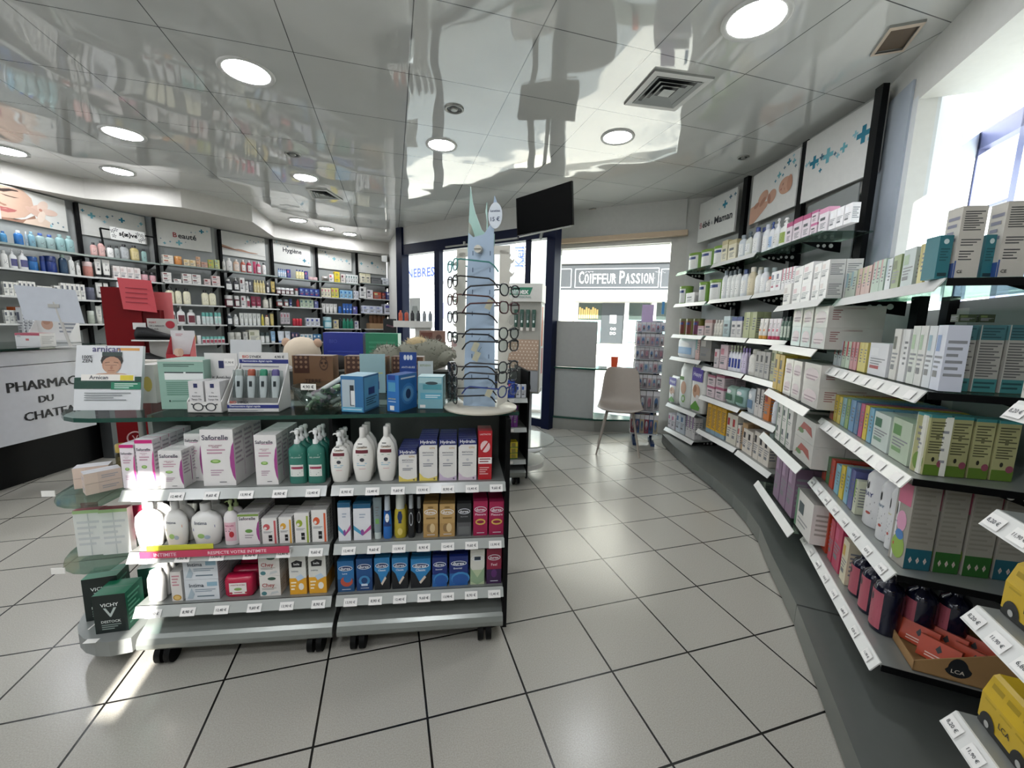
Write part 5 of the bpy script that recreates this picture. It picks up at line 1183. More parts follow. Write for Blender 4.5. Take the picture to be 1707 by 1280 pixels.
rl(1,2,'''
146 162 479 1 jr 5a5c6c 6a6c7c | dark grey tub
163 175 471 1 tb dcdad4 1c1c1e | white tube with black foot, wider one
176 184 472 1 tb dcdad4 1c1c1e | white tube with black foot, slimmer one
186 194 484 1 jr dcdad8 e4e4e2 | small white jar
196 233 471 1 bl d9dadc 8a90b4 2c2f44 | framed picture card of dropper bottle
236 243 484 1 bt 2a2c3c 15161c | small dark dropper bottle
246 254 482 1 bl dcdcd8 a9a9a4 | small white carton, upright
255 273 489 2 bl d9d9d4 a4a4a0 | small white carton, low
''')
rl(1,3,'''
149 161 518 1 jr b4bcae c9cfc4 | clear pale tub
163 173 510 1 tb d4d4cc b9b9b0 | whitish tube
175 184 526 1 jr d0d0ca 2a2a2c | little white jar
''')
rl(2,0,'''
272 290 425 1 bl ddd6c9 a4543c =u2 | cream soap carton of stacked pair
292 306 427 1 jr cf8a4a d49a5a | round orange packet
307 327 433 2 bl dcc9a4 c9a96c | beige soap carton
328 335 428 1 bl cfa98a b4845c =u2 | tan soap carton of stacked pair
336 347 437 1 bl c9a08c a87a6a | dusty rose soap carton
348 357 433 1 bl b4bc5c cf8a4c =u2 | green and orange soap carton of stacked pair
359 367 433 1 bl c9cc8c 7fb0b8 =u2 | green and aqua soap carton of stacked pair
''')
rl(2,1,'''
272 287 454 1 bl e0dcd6 6f2c30 =u2 | white and maroon carton of first stack
290 303 465 1 bl e0dcd6 6f2c30 | single white and maroon carton
305 336 457 2 bl e0dcd6 6f2c30 =u2 | white and maroon carton of middle stacks
341 352 465 1 bl dcc9c4 8f3a3c | rose and maroon carton
354 368 460 1 bl dfd0cc 9a3c3c =u2 | red and white carton of last stack
''')
rl(2,2,'''
280 293 479 1 bt ddd8bc 1c1c1e e2ddc4 =r2 | cream bottle with black cap, first of left three
294 305 480 1 bt ddd8bc 1c1c1e e2ddc4 =r2 | cream bottle with black cap, second of left three
307 320 481 1 bt ddd8bc 1c1c1e e2ddc4 | cream bottle with black cap, third of left three
338 362 484 2 bt ddd8bc 1c1c1e e2ddc4 | cream bottle with black cap from separate right pair
''')
rl(2,3,'''
280 295 509 1 pm e6e5e2 e8e8e6 6b2a34 | white pump bottle with maroon label, left one
297 311 510 1 pm e6e5e2 e8e8e6 6b2a34 | white pump bottle with maroon label, right one
314 328 516 1 bt e2e1de dcdcd8 6b2a34 | shorter white bottle with maroon label
329 336 526 1 jr e0e0de e0e0de | little white bottle
338 357 521 3 jr d9dcda 5fa49a c9d8d4 | white tub with green lid
359 370 521 2 jr dcdedc 6fb0a6 b0d4cc | white and mint tub
''')
rl(2,4,'''
286 298 544 1 pm e6e5e2 2a2a2c e4e2de | white pump bottle, half hidden
300 314 543 1 pm e6e5e2 e8e8e6 6b2a34 | white pump bottle with maroon label
316 329 551 1 fl b87a24 e4e2dc | amber oil bottle
330 337 559 1 jr e0e0de e0e0de | slim white jar
338 376 561 6 jr dfe0de 6fb0a6 a84a5a | small white jar with green lid and red band
''')
rl(3,0,'''
372 377 432 1 bt cfcec8 c9c8c4 | half hidden white bottle
379 389 430 1 bt e0deda d9d8d4 | white bottle with black print
391 401 432 1 bt d9b8a0 d4cfc8 e0d4c9 | peach bottle
403 411 433 1 bt b85a44 d4cfc8 e4dcd8 | red brown and white bottle
413 421 434 1 bt b03048 d4c9c9 e4dcd8 | crimson and white bottle
423 428 436 1 tb c03a64 b02a54 | pink tube
429 436 436 1 bt c04a6a d4c9c9 e4dcdc | rose and white bottle
438 445 438 1 bt d9d4d0 3a3a3c e4e4e2 | white bottle at the end
''')
rl(3,1,'''
377 389 465 1 bt 2c2e34 c9c9c6 e0e0dd | black bottle with white label
391 400 462 1 pm 2c2e34 d4d4d0 e0e0dd | black pump bottle with white label
401 409 463 1 bl dcdad6 6f2c30 | tall white and maroon carton
410 415 469 1 bl d9d7d3 8a8a8a | slim white carton
416 422 467 1 bl 4a4c54 d4d4d0 | dark carton with white label
424 443 467 4 bt cfbf86 d9cfa4 dcd0a4 | golden bottle
445 450 471 1 bt 3a3438 d9d4cc e0dcd8 | dark and white bottle
453 460 469 1 tb c9b06a 2c2c2e | gold tube
''')
rl(3,2,'''
378 391 492 1 jr 5a2430 dcdad6 e0dcd8 | maroon and white tub, wider one
393 401 493 1 jr 5a2430 dcdad6 e0dcd8 | maroon and white tub, slimmer one
403 411 493 1 bl dcd6d2 8a2a44 | white and maroon carton
412 418 494 1 bt dcdad8 d4d4d0 9a3a4c | white bottle with maroon print
420 437 494 2 tb 8a1f40 e0dcd8 e0d4d4 | wine red tube with white foot
440 449 496 1 bt c9c6b8 b8b4a8 d4d0c4 | grey beige bottle
450 454 497 1 tb d0cdc0 b8b4a8 | narrow beige tube
''')
rl(3,3,'''
380 389 523 1 bt 3a4248 dcdcda e2e2e0 | dark bottle with white label
391 399 524 1 bt c9c9c4 dcdcda e2e2e0 | grey white bottle
401 436 522 5 tb d6d8d2 dcdedc | white and grey tube
437 441 524 1 bt cfc04a d9cf7a | yellow bottle
443 450 525 1 bt d9cdb4 a4604c e2d8c4 | cream bottle with rust cap
452 458 523 1 tb d0bc74 c9b46a | golden tube
''')
rl(3,4,'''
383 405 554 2 jr b9b8b0 c9c8c0 | grey tub
407 414 553 1 bl c9c8c0 8a8a86 | greyish carton
416 434 550 1 bl d4d2c0 9a9a80 | wide cream carton with leaf
435 443 554 1 jr d9dad8 2c3a3c e4e4e2 | white jar with dark lid
444 451 554 1 jr c4c9c4 2c3a3c dcdedc | grey jar with dark lid
453 461 552 1 tb 8fb4d4 e0e4e8 | pale blue tube
''')
rl(4,0,'''
464 478 448 4 bt 8fb0cf 2a3a8a e0e4ea | little blue bottle
479 485 449 1 bl 3a3f8a c96a7a | navy blister card with pink picture
494 508 450 3 bt e0d49a 2a3a8a ece4b8 | little yellow bottle
509 514 452 1 bl 3a3f8a c96a7a | navy and rose blister card
515 531 462 2 jr d4b8b8 c9a4a4 | pinkish low packet
''')
rl(4,1,'''
462 491 480 4 jr 5f2c34 d9d9d8 dcd8d6 | dark jar with white label
493 498 481 1 jr c9c9c6 8a3a44 | white jar with red rim
500 533 481 4 bl 2a3c84 8fa8cf b04a5a | navy carton with pale picture
''')
rl(4,2,'''
463 473 499 1 jr 8a3a3a 8f9a9c dcdcd8 | wide jar with red rim
475 482 499 1 jr 8a3a3a 8f9a9c dcdcd8 | narrow jar with red rim
483 488 498 1 tb 2c3a74 c9d0d8 | navy tube
495 500 499 1 bt a82a2c c43a3a | red bottle
501 523 499 3 bl b9c9b0 4a6a74 | pale green packet
525 531 502 1 bl 6a74b0 c9c9d8 | violet blue packet
''')
rl(4,3,'''
469 484 521 3 bl b9b0b4 a8606c =z.03 | hanging clear blister with pink comb
489 505 531 3 jr b4283c c9343f | red domed jar
511 534 530 3 bl e0e2ea 3a4a9a | white roll on with blue label
''')
rl(4,4,'''
465 476 552 1 tb dfe4ec 6a8ac0 7a9acc | white and blue tube, left one
477 486 552 1 tb dfe4ec 6a8ac0 7a9acc | white and blue tube, right one
487 499 554 2 bl 2c2c54 c9a0a4 | dark violet packet
501 522 557 3 bl d9dfe2 4a8aa4 | white roll on with aqua label
523 536 557 2 bl 4a84b4 dfe8ee | sky blue packet
''')
rl(5,0,'''
537 548 460 1 pk 8f8a84 5a5650 | grey soft packet
549 557 457 1 bl e2dcd8 c45a64 | white and red carton
558 567 453 1 bx e0cc3c d8b82c =u2 | yellow carton of stacked pair
569 576 457 1 bl dcd4cc 5f2434 | white and maroon packet
577 597 458 5 bl dcdedc 3a6a64 | white carton with dark green mark
''')
rl(5,1,'''
536 552 480 3 bl e2ddc4 c47a8a | cream and pink carton
553 565 480 2 bl d8cf5c c4707a | yellow and rose carton
567 588 484 3 bl 8fc0e0 3a7ab8 | light blue carton with white peak
590 598 485 2 bl dcdee4 8a90a0 | slim white carton
''')
rl(5,2,'''
537 563 506 4 tb e6e6e2 dcdcd8 | plain white tube
565 571 511 1 jr 2464b4 1f54a0 | blue tub
572 588 506 3 tb 2a66bc 245aa8 d4e0f0 | bright blue tube
589 596 511 1 bl 5a5aa8 d4d4e8 | violet carton
''')
rl(5,3,'''
541 556 528 1 jr 6fc0d4 bfe4ec d4eef2 | clear aqua bucket
557 565 533 1 bl d4c9a0 6a7ab0 | beige and blue packet
566 571 531 1 bt 1a2a2a 15201f | black green bottle
572 590 531 3 bt 1f8468 3f9a80 | green bottle
592 598 535 1 bl d4d4dc 4a4a8a | white and violet roll on
''')
rl(5,4,'''
543 596 556 7 bl b9bcc4 8a5a6a | hanging card packet
''')
rl(6,0,'''
602 618 456 2 bx dad5bf c9c4a4 | tall cream carton
619 636 463 1 bx 6c6e70 4c4e50 | dark grey carton
638 658 464 2 bl dfe3e8 a4acb8 | low white carton
''')
rl(6,1,'''
601 611 478 1 bl e2e2e0 34363c | white device carton, upright
612 622 483 1 bl e4e0e2 4a4a52 | white device carton with grey print
623 636 487 1 bl b4503c c9cf9a | red orange packet above green
637 643 488 1 bl 7a2a2c c46a5a | small dark red packet
644 656 487 1 bl 2f3c84 d9dce4 | navy and white carton
''')
rl(6,2,'''
605 638 510 3 bl dadff0 9aa4cc | pale lilac device carton
641 657 507 1 bl dfe0ec 4a4a9a | white and violet device carton
''')
# header panels of the left wall
def lheader(i, label, cr, extra=None, x0=0.0, x1=None, z0=2.13):
    A, B = WP[i]; u, n, ang, L = frame(A, B); x1 = x1 if x1 is not None else L-.005
    a = (A[0]+u.x*x0-n.x*.022, A[1]+u.y*x0-n.y*.022); c = (A[0]+u.x*x1-n.x*.022, A[1]+u.y*x1-n.y*.022)
    return header(a, c, z0, 2.452, label, cr, extra, 'dcdcd6')
def face(o, L, h):
    b = MB(); sk = mat('c8a893', .6); lt = mat('d9c3b0', .6); dk = mat('9a7460', .6); hair = mat('5b463a', .6); k = mat('3a2c26', .6); lip = mat('a8605c', .6); pet = mat('d8b8a6', .6)
    P = lambda pts, m, e: b.quad([(L*(.36+.62*x), -e, h*y) for x, y in pts], m)
    def el(cx, cy, rx, ry, m, e, a=0, n=22): b.quad([(L*(.36+.62*cx)+h*(rx*math.cos(t)*math.cos(a)-ry*math.sin(t)*math.sin(a)), -e, h*cy+h*(rx*math.cos(t)*math.sin(a)+ry*math.sin(t)*math.cos(a))) for t in [2*PI*i/n for i in range(n)]], m)
    P([(0,0),(.45,0),(.52,.12),(.50,.30),(.36,.14),(.2,.05),(0,.08)], dk, .0014); P([(.30,.0),(.72,.0),(.74,.18),(.62,.30),(.5,.2),(.36,.12)], lt, .0016)
    P([(0,0),(.45,0),(.5,.12),(.3,.1),(0,.08)], hair, .0013); P([(0,.06),(.16,.08),(.34,.18),(.44,.34),(.50,.58),(.48,.80),(.36,.98),(0,.98)], sk, .0018)
    P([(0,.80),(.08,.80),(.2,.88),(.30,.90),(.28,.93),(.16,.93),(.05,.88),(0,.88)], k, .0024); P([(.02,.74),(.1,.70),(.22,.69),(.30,.72),(.22,.715),(.1,.725)], k, .0024)
    P([(0,.44),(.06,.40),(.10,.42),(.09,.45),(.03,.47),(0,.5)], dk, .0022)
    P([(0,.30),(.08,.33),(.14,.31),(.24,.34),(.14,.36),(.1,.37),(.05,.36),(0,.37)], lip, .0024); P([(0,.24),(.1,.23),(.2,.28),(.24,.34),(.1,.32),(0,.30)], lip, .0026)
    el(.56,.52,.26,.11,pet,.003,.45); el(.50,.40,.24,.09,mat('cfae9c', .6),.0033,-.5); el(.64,.62,.2,.12,mat('e0c8b8', .6),.0036,1.0); el(.74,.48,.22,.10,mat('dcc0b0', .6),.0039,.05); el(.60,.30,.20,.09,mat('e2d0c0', .6),.0042,1.2); el(.60,.50,.045,.045,mat('c08a78', .6),.0045)
    b.build('printed_face', o)
lheader(0, 'header panel with close up of a resting face and pale flower', [(.78,.20,.03,T3),(.75,.14,.02,T4),(.84,.15,.03,T3),(.90,.22,.03,T3),(.95,.12,.03,T3),(.82,.08,.05,T4)], face, x0=.02, x1=.86)
lheader(1, 'header panel of small blue crosses behind the flowered plaque', [(.05,.80,.05,T1),(.17,.68,.10,T2),(.29,.70,.02,T3),(.40,.74,.05,T1),(.48,.80,.03,T3),(.62,.72,.09,T1),(.93,.72,.06,T2),(.88,.62,.03,T4),(.35,.55,.05,T4)])
def word(txt, w, cx, cy, first=None):
    def f(o, L, h):
        b = MB()
        if first: b.text(first[0], (L*(cx-w/2-.035), -.0015, h*(cy+.01)), (1,0,0), (0,0,1), .043, mat('a8494c', .5), .03)
        b.text(txt, (L*(cx+(.02 if first else 0)), -.0015, h*cy), (1,0,0), (0,0,1), L*w, mat('2c2e32', .5), .025); b.build('lettering', o)
    return f
lheader(2, 'header panel lettered Beauté with blue crosses', [(.82,.78,.085,T1),(.93,.82,.04,T4),(.62,.68,.025,T3),(.70,.70,.02,T4),(.38,.20,.10,T2),(.06,.28,.025,T3),(.12,.12,.05,T2),(.22,.20,.03,T1),(.50,.26,.02,T3)], word('eauté', .34, .52, .48, ('B',)))
def hand(o, L, h):
    b = MB(); P = lambda pts, m, e: b.quad([(L*x, -e, h*y) for x, y in pts], m)
    P([(0,.30),(.18,.26),(.34,.22),(.5,.20),(.62,.21),(.8,.23),(.82,.245),(.78,.26),(.6,.27),(.5,.31),(.42,.335),(.34,.33),(.28,.31),(.2,.35),(0,.43)], mat('b08a72', .6), .0016)
    P([(0,.30),(.18,.26),(.34,.22),(.5,.20),(.5,.225),(.34,.26),(.18,.31),(0,.35)], mat('7d5645', .6), .0020)
    b.quad([(0,-.0023,h*.28),(L*.99,-.0023,h*.18),(L*.99,-.0023,h*.14),(0,-.0023,h*.22)], mat('bfbfba', .5)); b.build('printed_hand', o)
lheader(3, 'header panel with an open hand photograph', [(.58,.72,.05,T4),(.65,.80,.025,T3),(.73,.76,.025,T3),(.78,.72,.025,T3),(.84,.79,.03,T4),(.53,.62,.025,T3),(.96,.84,.025,T3)], hand)
lheader(4, 'header panel lettered Hygiène with a blue cross', [(.04,.88,.025,T3),(.10,.93,.04,T4),(.13,.80,.02,T4),(.20,.85,.025,T3),(.30,.88,.02,T3),(.38,.80,.045,T3),(.82,.24,.09,T1),(.70,.32,.02,T4),(.94,.15,.04,T4)], word('Hygiène', .50, .50, .60))
lheader(5, 'header panel of scattered blue crosses second from the corner', [(.08,.90,.02,T3),(.14,.88,.025,T3),(.22,.85,.05,T3),(.25,.72,.04,T4),(.32,.62,.025,T3),(.47,.56,.09,T2),(.60,.52,.02,T3),(.68,.56,.05,T4),(.72,.48,.03,T3),(.85,.53,.08,T4),(.93,.40,.04,T3)])
lheader(6, 'header panel of scattered blue crosses next to the corner', [(.12,.48,.08,T2),(.30,.38,.02,T4),(.50,.58,.085,T1),(.35,.36,.03,T3),(.70,.40,.06,T4),(.85,.30,.03,T3),(.62,.48,.02,T3),(.92,.18,.03,T4)])
# plaque on a black stand before the crosses panel
pl_ = empty('flowered_plaque', (0,0,0)); A, B = SB[1]; u, n, ang, L = frame(A, B)
pl_.location = (A[0]+n.x*.02, A[1]+n.y*.02, 1.895); pl_.rotation_euler = (0, 0, ang); tag(pl_, 'white oblong plaque with black flowers and lettering on black frame stand, left shelving', 'sign')
b = MB()
for p in (((.09,.01,0),(.07,.01,.30)), ((.07,.01,.30),(.20,.01,.30)), ((.57,.01,0),(.58,.01,.30)), ((.45,.01,.30),(.58,.01,.30))): b.tube([Vector(p[0]), Vector(p[1])], .009, M_black, 6)
b.build('stand', pl_); MB().box(.15, .47, -.004, .004, .20, .335, M_gloss_white).build('board', pl_)
b = MB(); b.text('s{æ}ve', (.31, -.006, .27), (1,0,0), (0,0,1), .17, M_black, .03); b.build('lettering', pl_)
b = MB()
for (x, z) in ((.17,.29),(.18,.24),(.20,.31),(.42,.23),(.44,.29),(.45,.25),(.40,.30)):
    for t in range(5): b.quad([(x, -.005, z), (x+.022*math.cos(t*1.25), -.005, z+.022*math.sin(t*1.25)), (x+.02*math.cos(t*1.25+.5), -.005, z+.02*math.sin(t*1.25+.5))], mat('3c4244', .6))
b.build('printed_flowers', pl_)
# camera-like grey sensor box at the corner
o = MB().box(-.05, .05, -.06, .04, -.05, .05, M_alu).box(-.02,.06,-.10,-.05,-.06,-.01, M_alu).build('alarm_box', None, (-2.33, 7.60, 2.37)); tag(o, 'small grey alarm box fixed high in the corner beside the last left panel', 'alarm')
BOXN[0] = 'product_box'
# ================================================================ WHITE COUNTER AT LEFT
ct = empty('service_counter', (-3.5, 3.36, 0), -PI/2+0.0); tag(ct, 'white service counter with black lettering and glass ledge at left edge', 'counter')
ct.rotation_euler = (0, 0, 0)
M_cw = mat('c9cbd0', .4)
b = MB(); b.box(-.03, 0, -3.2, 0, .335, .88, M_cw); b.box(-.03, 0, -3.2, 0, .886, .985, M_cw); b.box(-.75, -.03, -3.2, -.02, .40, .985, mat('b4b6b8', .5)); b.build('body', ct)
b = MB(); b.box(-.84, -.10, .17, .21, 0, .45, M_black); b.box(-.80, -.12, -3.0, .18, 0, .38, M_black); b.build('base', ct)
b = MB(); b.box(-.10, .0, .12, .21, .0, .99, mat('55595a', .4, .3)); b.build('end_post', ct)
b = MB(); b.box(-.85, .03, -3.25, .24, .992, 1.006, mat('223832', .06)); b.build('glass_ledge', ct)
b = MB(); k = mat('1c1d20', .5)
for t, y0, y1, z in (('PHARMACIE', 2.785, 3.325, .735), ('DU', 2.965, 3.07, .622), ('CHATEAU', 2.86, 3.27, .510)):
    for q_ in (-.0035, 0, .0035): b.text(t, (.002+q_*.02, (y0+y1)/2-3.36+q_, z), (0,1,0), (0,0,1), y1-y0-.01, k, .0)
b.build('lettering', ct)
def at(x, y, z): p = onz(x, y, z); return (p.x, p.y, z+.001)
# things on the counter
CZ = 1.006
o = empty('sign_holder', at(118, 580, CZ)); tag(o, 'blank white card on grey pole standing on the white counter', 'sign holder'); o.rotation_euler = (0, 0, .35)
MB().box(-.06,.06,-.05,.05,0,.01, mat('b4b4b0', .4)).build('foot', o); MB().tube([(0,0,.01),(-.06,0,.33)], .009, mat('c4c2bc', .4)).build('pole', o)
MB().add([(-.23,-.006,.20),(.10,-.006,.18),(.07,-.006,.42),(-.26,-.006,.44),(-.23,-.003,.20),(.10,-.003,.18),(.07,-.003,.42),(-.26,-.003,.44)], [(0,1,2,3),(7,6,5,4),(0,4,5,1),(1,5,6,2),(2,6,7,3),(3,7,4,0)], mat('c8ccd4', .35)).build('card', o)
MB().box(-.09,-.03,-.012,-.004,.29,.315, mat('b4b2ac', .4)).build('clip', o)
def onc(x, y, z, o, rot, label, cat): p = onz(x, y, z); o.location = (p.x, p.y, z+.001); o.rotation_euler = (0, 0, rot); tag(o, label, cat); return o
def tray(w, h, d, c, back, bh, hdr=()):
    o = empty('counter_display'); b = MB(); m = mat(c, .4)
    b.box(-w/2, w/2, 0, .003, 0, h*.45, m); b.box(-w/2, w/2, 0, d, 0, .003, m)
    for s in (-1, 1): b.add([(s*w/2,0,0),(s*w/2,d,0),(s*w/2,d,bh*.8),(s*w/2,0,h*.45),(s*(w/2-.003),0,0),(s*(w/2-.003),d,0),(s*(w/2-.003),d,bh*.8),(s*(w/2-.003),0,h*.45)], [(0,1,2,3),(7,6,5,4),(0,4,5,1),(1,5,6,2),(2,6,7,3),(3,7,4,0)], m)
    b.build('tray', o)
    q = MB(); q.box(-w/2, w/2, d, d+.003, 0, bh, mat(back, .4)); decor(q, w, bh, hdr, lambda X, Z: d); q.build('header_card', o)
    return o
onc(48, 578, CZ, boxy('product_box', .17, .10, .12, 'd6d4d2', [('r',0,.82,1,1,'a02440'), ('l',.08,.9,.25,.7,4,'7a8a8a'), ('r',.42,.45,.55,.6,'c05a5a')], [LN('aaaaaa',.1,.9,.2,.8,5)], 'a0243c'), .1, 'white carton with crimson top lying on the white counter', 'box')
o = tray(.34, .05, .12, 'dcdad8', 'dcd9d6', .25, [('e',.25,.62,.14,.2,'c49a84'), ('e',.24,.7,.09,.1,'b4846c'), ('t','PODERM',.68,.86,.35,'a4a4ac'), LN('8a8c94',.52,.95,.3,.7,3)]); onc(48, 572, CZ, o, .1, 'white display card with foot picture behind crimson topped carton', 'counter display'); o.location.y += .13
for k_ in range(3): onc(38+8*k_, 566, CZ, make('bl', .05, .30, ['d9dadc','5a5c6c']), .1, 'tall white carton at the back of the white counter', 'box')['group'] = 'tall cartons on counter'; 
# ================================================================ SECOND DISPLAY UNIT BEHIND
HA, HB = (-1.75,2.71), (.125,3.075)
hu, hn, ha, HL = frame(HA, HB)
g = empty('gondola', (HA[0], HA[1], 0), ha); tag(g, 'second metal display unit behind the front one, only its right end showing', 'display unit')
for z in (.215,.47,.70):
    s = MB(); s.box(.02, HL-.005, .0, .26, z-.01, z, M_shelf); o = s.build('shelf', g); MB().extr([(0,z),(.004,z),(-.016,z-.032),(-.02,z-.032)], .02, HL-.006, M_lip).build('price_strip', o)
    MB().box(HL-.16, HL-.11, -.022, -.0205, z-.026, z-.004, mat('eceae4', .5)).build('price_label', o)
MB().extr([(-.012,.075),(-.02,.085),(-.02,.115),(.0,.13),(.12,.17),(.27,.18),(.27,.07)], 0, HL-.005, mat('868a86', .28, .45)).build('base', g)
MB().box(0, HL, .27, .29, .07, .90, M_back).build('back_panel', g); MB().box(HL-.004, HL+.012, -.002, .54, .06, .905, M_black).build('side_panel', g)
MB().box(-.02, HL-.14, -.02, .56, .905, .92, mat('aeb0ac', .2)).build('top', g)
for x in (.08, HL-.07): caster(g, x, .05); caster(g, x, .48)
goods(HA, HB, .70, .02, 'on upper shelf of second display unit', '''
846 858 634 1 bl 2a4ab0 d04a6a | blue and red toothpaste carton
860 868 641 1 bl dfe2e8 2f5ab4 | white carton with blue drop, left one
869 877 641 1 bl dfe2e8 2f5ab4 | white carton with blue drop, right one''')
goods(HA, HB, .47, .02, 'on middle shelf of second display unit', '''
848 863 676 2 bl 6a2a7a d06a4a | purple orange carton on round pack''')
goods(HA, HB, .215, .02, 'on lower shelf of second display unit', '''
850 863 737 1 bs d8c42c 2c6a3c =u3 =r2 | yellow and green carton stack''')
o = MB().prism([(.28*math.cos(PI*i/12), .28*math.sin(PI*i/12)) for i in range(13)], .30, .312, mat('b9beb8', .1)).build('round_shelf', g, (HL+.012, .27, 0), -PI/2)
o = MB().prism([(.2*math.cos(PI*i/12), .2*math.sin(PI*i/12)) for i in range(13)], .09, .13, M_white).build('round_base', g, (HL+.012, .27, 0), -PI/2)
# ================================================================ THINGS ON THE GLASS TOP
GZ = .9206
def frontcard(x0, x1, yb, yt, th, c, dec, label, cat='leaflet', lean=.12, depth=.0, name='display_card', side=None):
    a = onz(x0, yb, GZ); c2 = onz(x1, yb-(x1-x0)*.006, GZ); w = (c2-a).length; ang = math.atan2(c2.y-a.y, c2.x-a.x); mid = (a+c2)/2
    xm = (x0+x1)/2; lo, hi = GZ, GZ+1
    for _ in range(22):
        m = (lo+hi)/2
        if pr((mid.x, mid.y, m))[1] > yt: lo = m
        else: hi = m
    h = lo-GZ; o = boxy(name, w/.97, h, th, c, dec, side); o.location = (mid.x, mid.y, GZ); o.rotation_euler = (-lean, 0, ang); tag(o, label, cat); return o
frontcard(122, 234, 684, 575, .012, 'd4d6d8', [('t','arnican',.45,.945,.42,'55507a'), ('r',.62,.925,.95,.965,'d49a54'), ('t','100%',.17,.82,.15,'2c2e30'), ('t','ZEN',.17,.76,.15,'2c2e30'),
  ('p',[(.22,.52),(.34,.565),(.47,.575),(.47,.62),(.61,.62),(.61,.575),(.74,.565),(.88,.52)],'c09c86'), ('e',.54,.765,.17,.10,'2b2724'), ('e',.54,.80,.16,.085,'2b2724'), ('r',.39,.84,.69,.90,'33433f'), ('e',.54,.70,.145,.13,'b58a72'), ('e',.54,.665,.12,.09,'bd937a'), ('l',.44,.69,.62,.70,1,'3a2c26'), ('p',[(.44,.735),(.51,.745),(.51,.738),(.44,.728)],'3a2c26'), ('p',[(.57,.745),(.64,.735),(.64,.728),(.57,.738)],'3a2c26'), ('r',.49,.607,.59,.614,'8a4a44'), ('e',.54,.655,.02,.03,'a87a64'),
  ('p',[(0,.33),(1,.33),(1,.52),(0,.50)],'123f33'), ('r',.10,.44,.90,.55,'e6e2dc'), ('t','Arnican',.36,.505,.28,'3a3c4a'), ('r',.68,.46,.88,.54,'d8c43c'), ('r',.1,.44,.9,.455,'2c4a44'), ('r',.55,.32,1,.43,'1f7a5c'), ('l',.6,.33,.95,.42,3,'cfe4da'), ('l',.16,.14,.85,.28,4,'8a8e90')],
  'white display card with resting face and dark green band, at left end of glass top', 'display card', .2)
frontcard(237, 262, 672, 608, .10, 'd0cfc8', [('e',.5,.5,.3,.2,'c9b45a')], 'pale cardboard tray behind the green banded display card', 'display box', 0, name='carton')
frontcard(232, 272, 655, 601, .06, 'cfcac0', [('t','PURESSENTIEL',.4,.6,.7,'8a8a8a'), ('e',.8,.35,.2,.2,'5a8a4a')], 'white carton with green leaf behind the face display card', 'box', 0, name='product_box')
frontcard(270, 345, 682, 600, .15, '8fb0a2', [('r',.0,.965,1,1,'c4ccc4'), ('l',.12,.86,.8,.93,2,'3c5a50'), ('r',.13,.6,.98,.76,'e2e6e4'), ('r',.13,.735,.55,.76,'3a4044'), ('r',.6,.735,.98,.76,'3a4044'), ('l',.15,.28,.95,.56,7,'5f8a7a'), ('e',.2,.17,.02,.02,'24403a'), ('l',.25,.15,.95,.19,1,'5f8a7a')], 'pale green upright carton between face card and spectacle cloth display', 'display box', 0, name='carton')
# anti-fog kit tray
kx = tray(.115, .085, .11, 'dcdad6', 'd8d6d4', .20, [('t','Kit Anti-buée',.5,.55,.8,'4a4c50'), ('r',.42,.72,.58,.86,'232a5a'), ('r',.60,.76,.92,.9,'eceae6'), ('t','11,90 €',.76,.83,.26,'3a3c40'), ])
onc(342, 688, GZ, kx, .08, 'white tray of anti fog kits with spectacles printed on its front', 'counter display')
q = MB(); m = mat('2c2f36', .4)
for s in (-1, 1): q.tube([(s*.021+.016*math.cos(t), -.001, .020+.013*math.sin(t)) for t in [2*PI*i/14 for i in range(14)]], .0018, m, 5, True)
q.tube([(-.006,-.001,.024),(.006,-.001,.024)], .0016, m, 5); q.tube([(-.037,-.001,.028),(-.043,-.001,.03)], .002, m, 5); q.tube([(.037,-.001,.028),(.043,-.001,.03)], .002, m, 5); q.build('printed_spectacles', kx)
for c in range(2):
    for r in range(4):
        o = boxy('product_box', .050, .105, .018, 'd6d4d4', [('r',.35,.78,.62,.92,'232a5a'), ('t','Kit',.5,.62,.15,'4a4c50'), ('t','Anti-buée',.5,.5,.6,'4a4c50'), ('t','Temps 72h',.5,.38,.7,'2a2c30')])
        p = kx.matrix_basis @ Vector((-.028+.055*c, .006+.019*r, .0045)); o.location = p; o.rotation_euler = (0, 0, .08); tag(o, 'small white kit carton in the %s column of the anti fog tray' % ('left','right')[c], 'box', 'kits %s column' % ('left','right')[c])
# thermometer tray
tx2 = tray(.172, .07, .10, 'dcdad8', 'dfddda', .205, [('t','BIO',.13,.92,.13,'c4402c'), ('t','SYNEX',.33,.92,.24,'2c2e36'), ('r',0,.80,1,.875,'26307a'), ('t','Thermomètre digital rapide',.36,.838,.62,'e4e6f0'), ('l',.06,.72,.8,.77,1,'9a9ca4'), ('p',[(.30,.55),(.62,.63),(.70,.66),(.68,.60),(.62,.59)],'c4b8a8'), ('t','4,90 €',.82,.92,.2,'5a5c60')])
onc(423, 687, GZ, tx2, .12, 'white tray of four digital thermometers with blue stripes', 'counter display')
q = MB(); decor(q, .172, .045, [('t','BIO',.12,.78,.12,'c4402c'), ('t','SYNEX',.31,.78,.22,'2c2e36'), ('r',0,.30,1,.58,'26307a'), ('t','Thermomètre digital rapide',.34,.44,.6,'e4e6f0'), ('l',.05,.08,.7,.2,2,'8a8c94')], lambda X, Z: -.0006); q.build('printed_front', tx2)
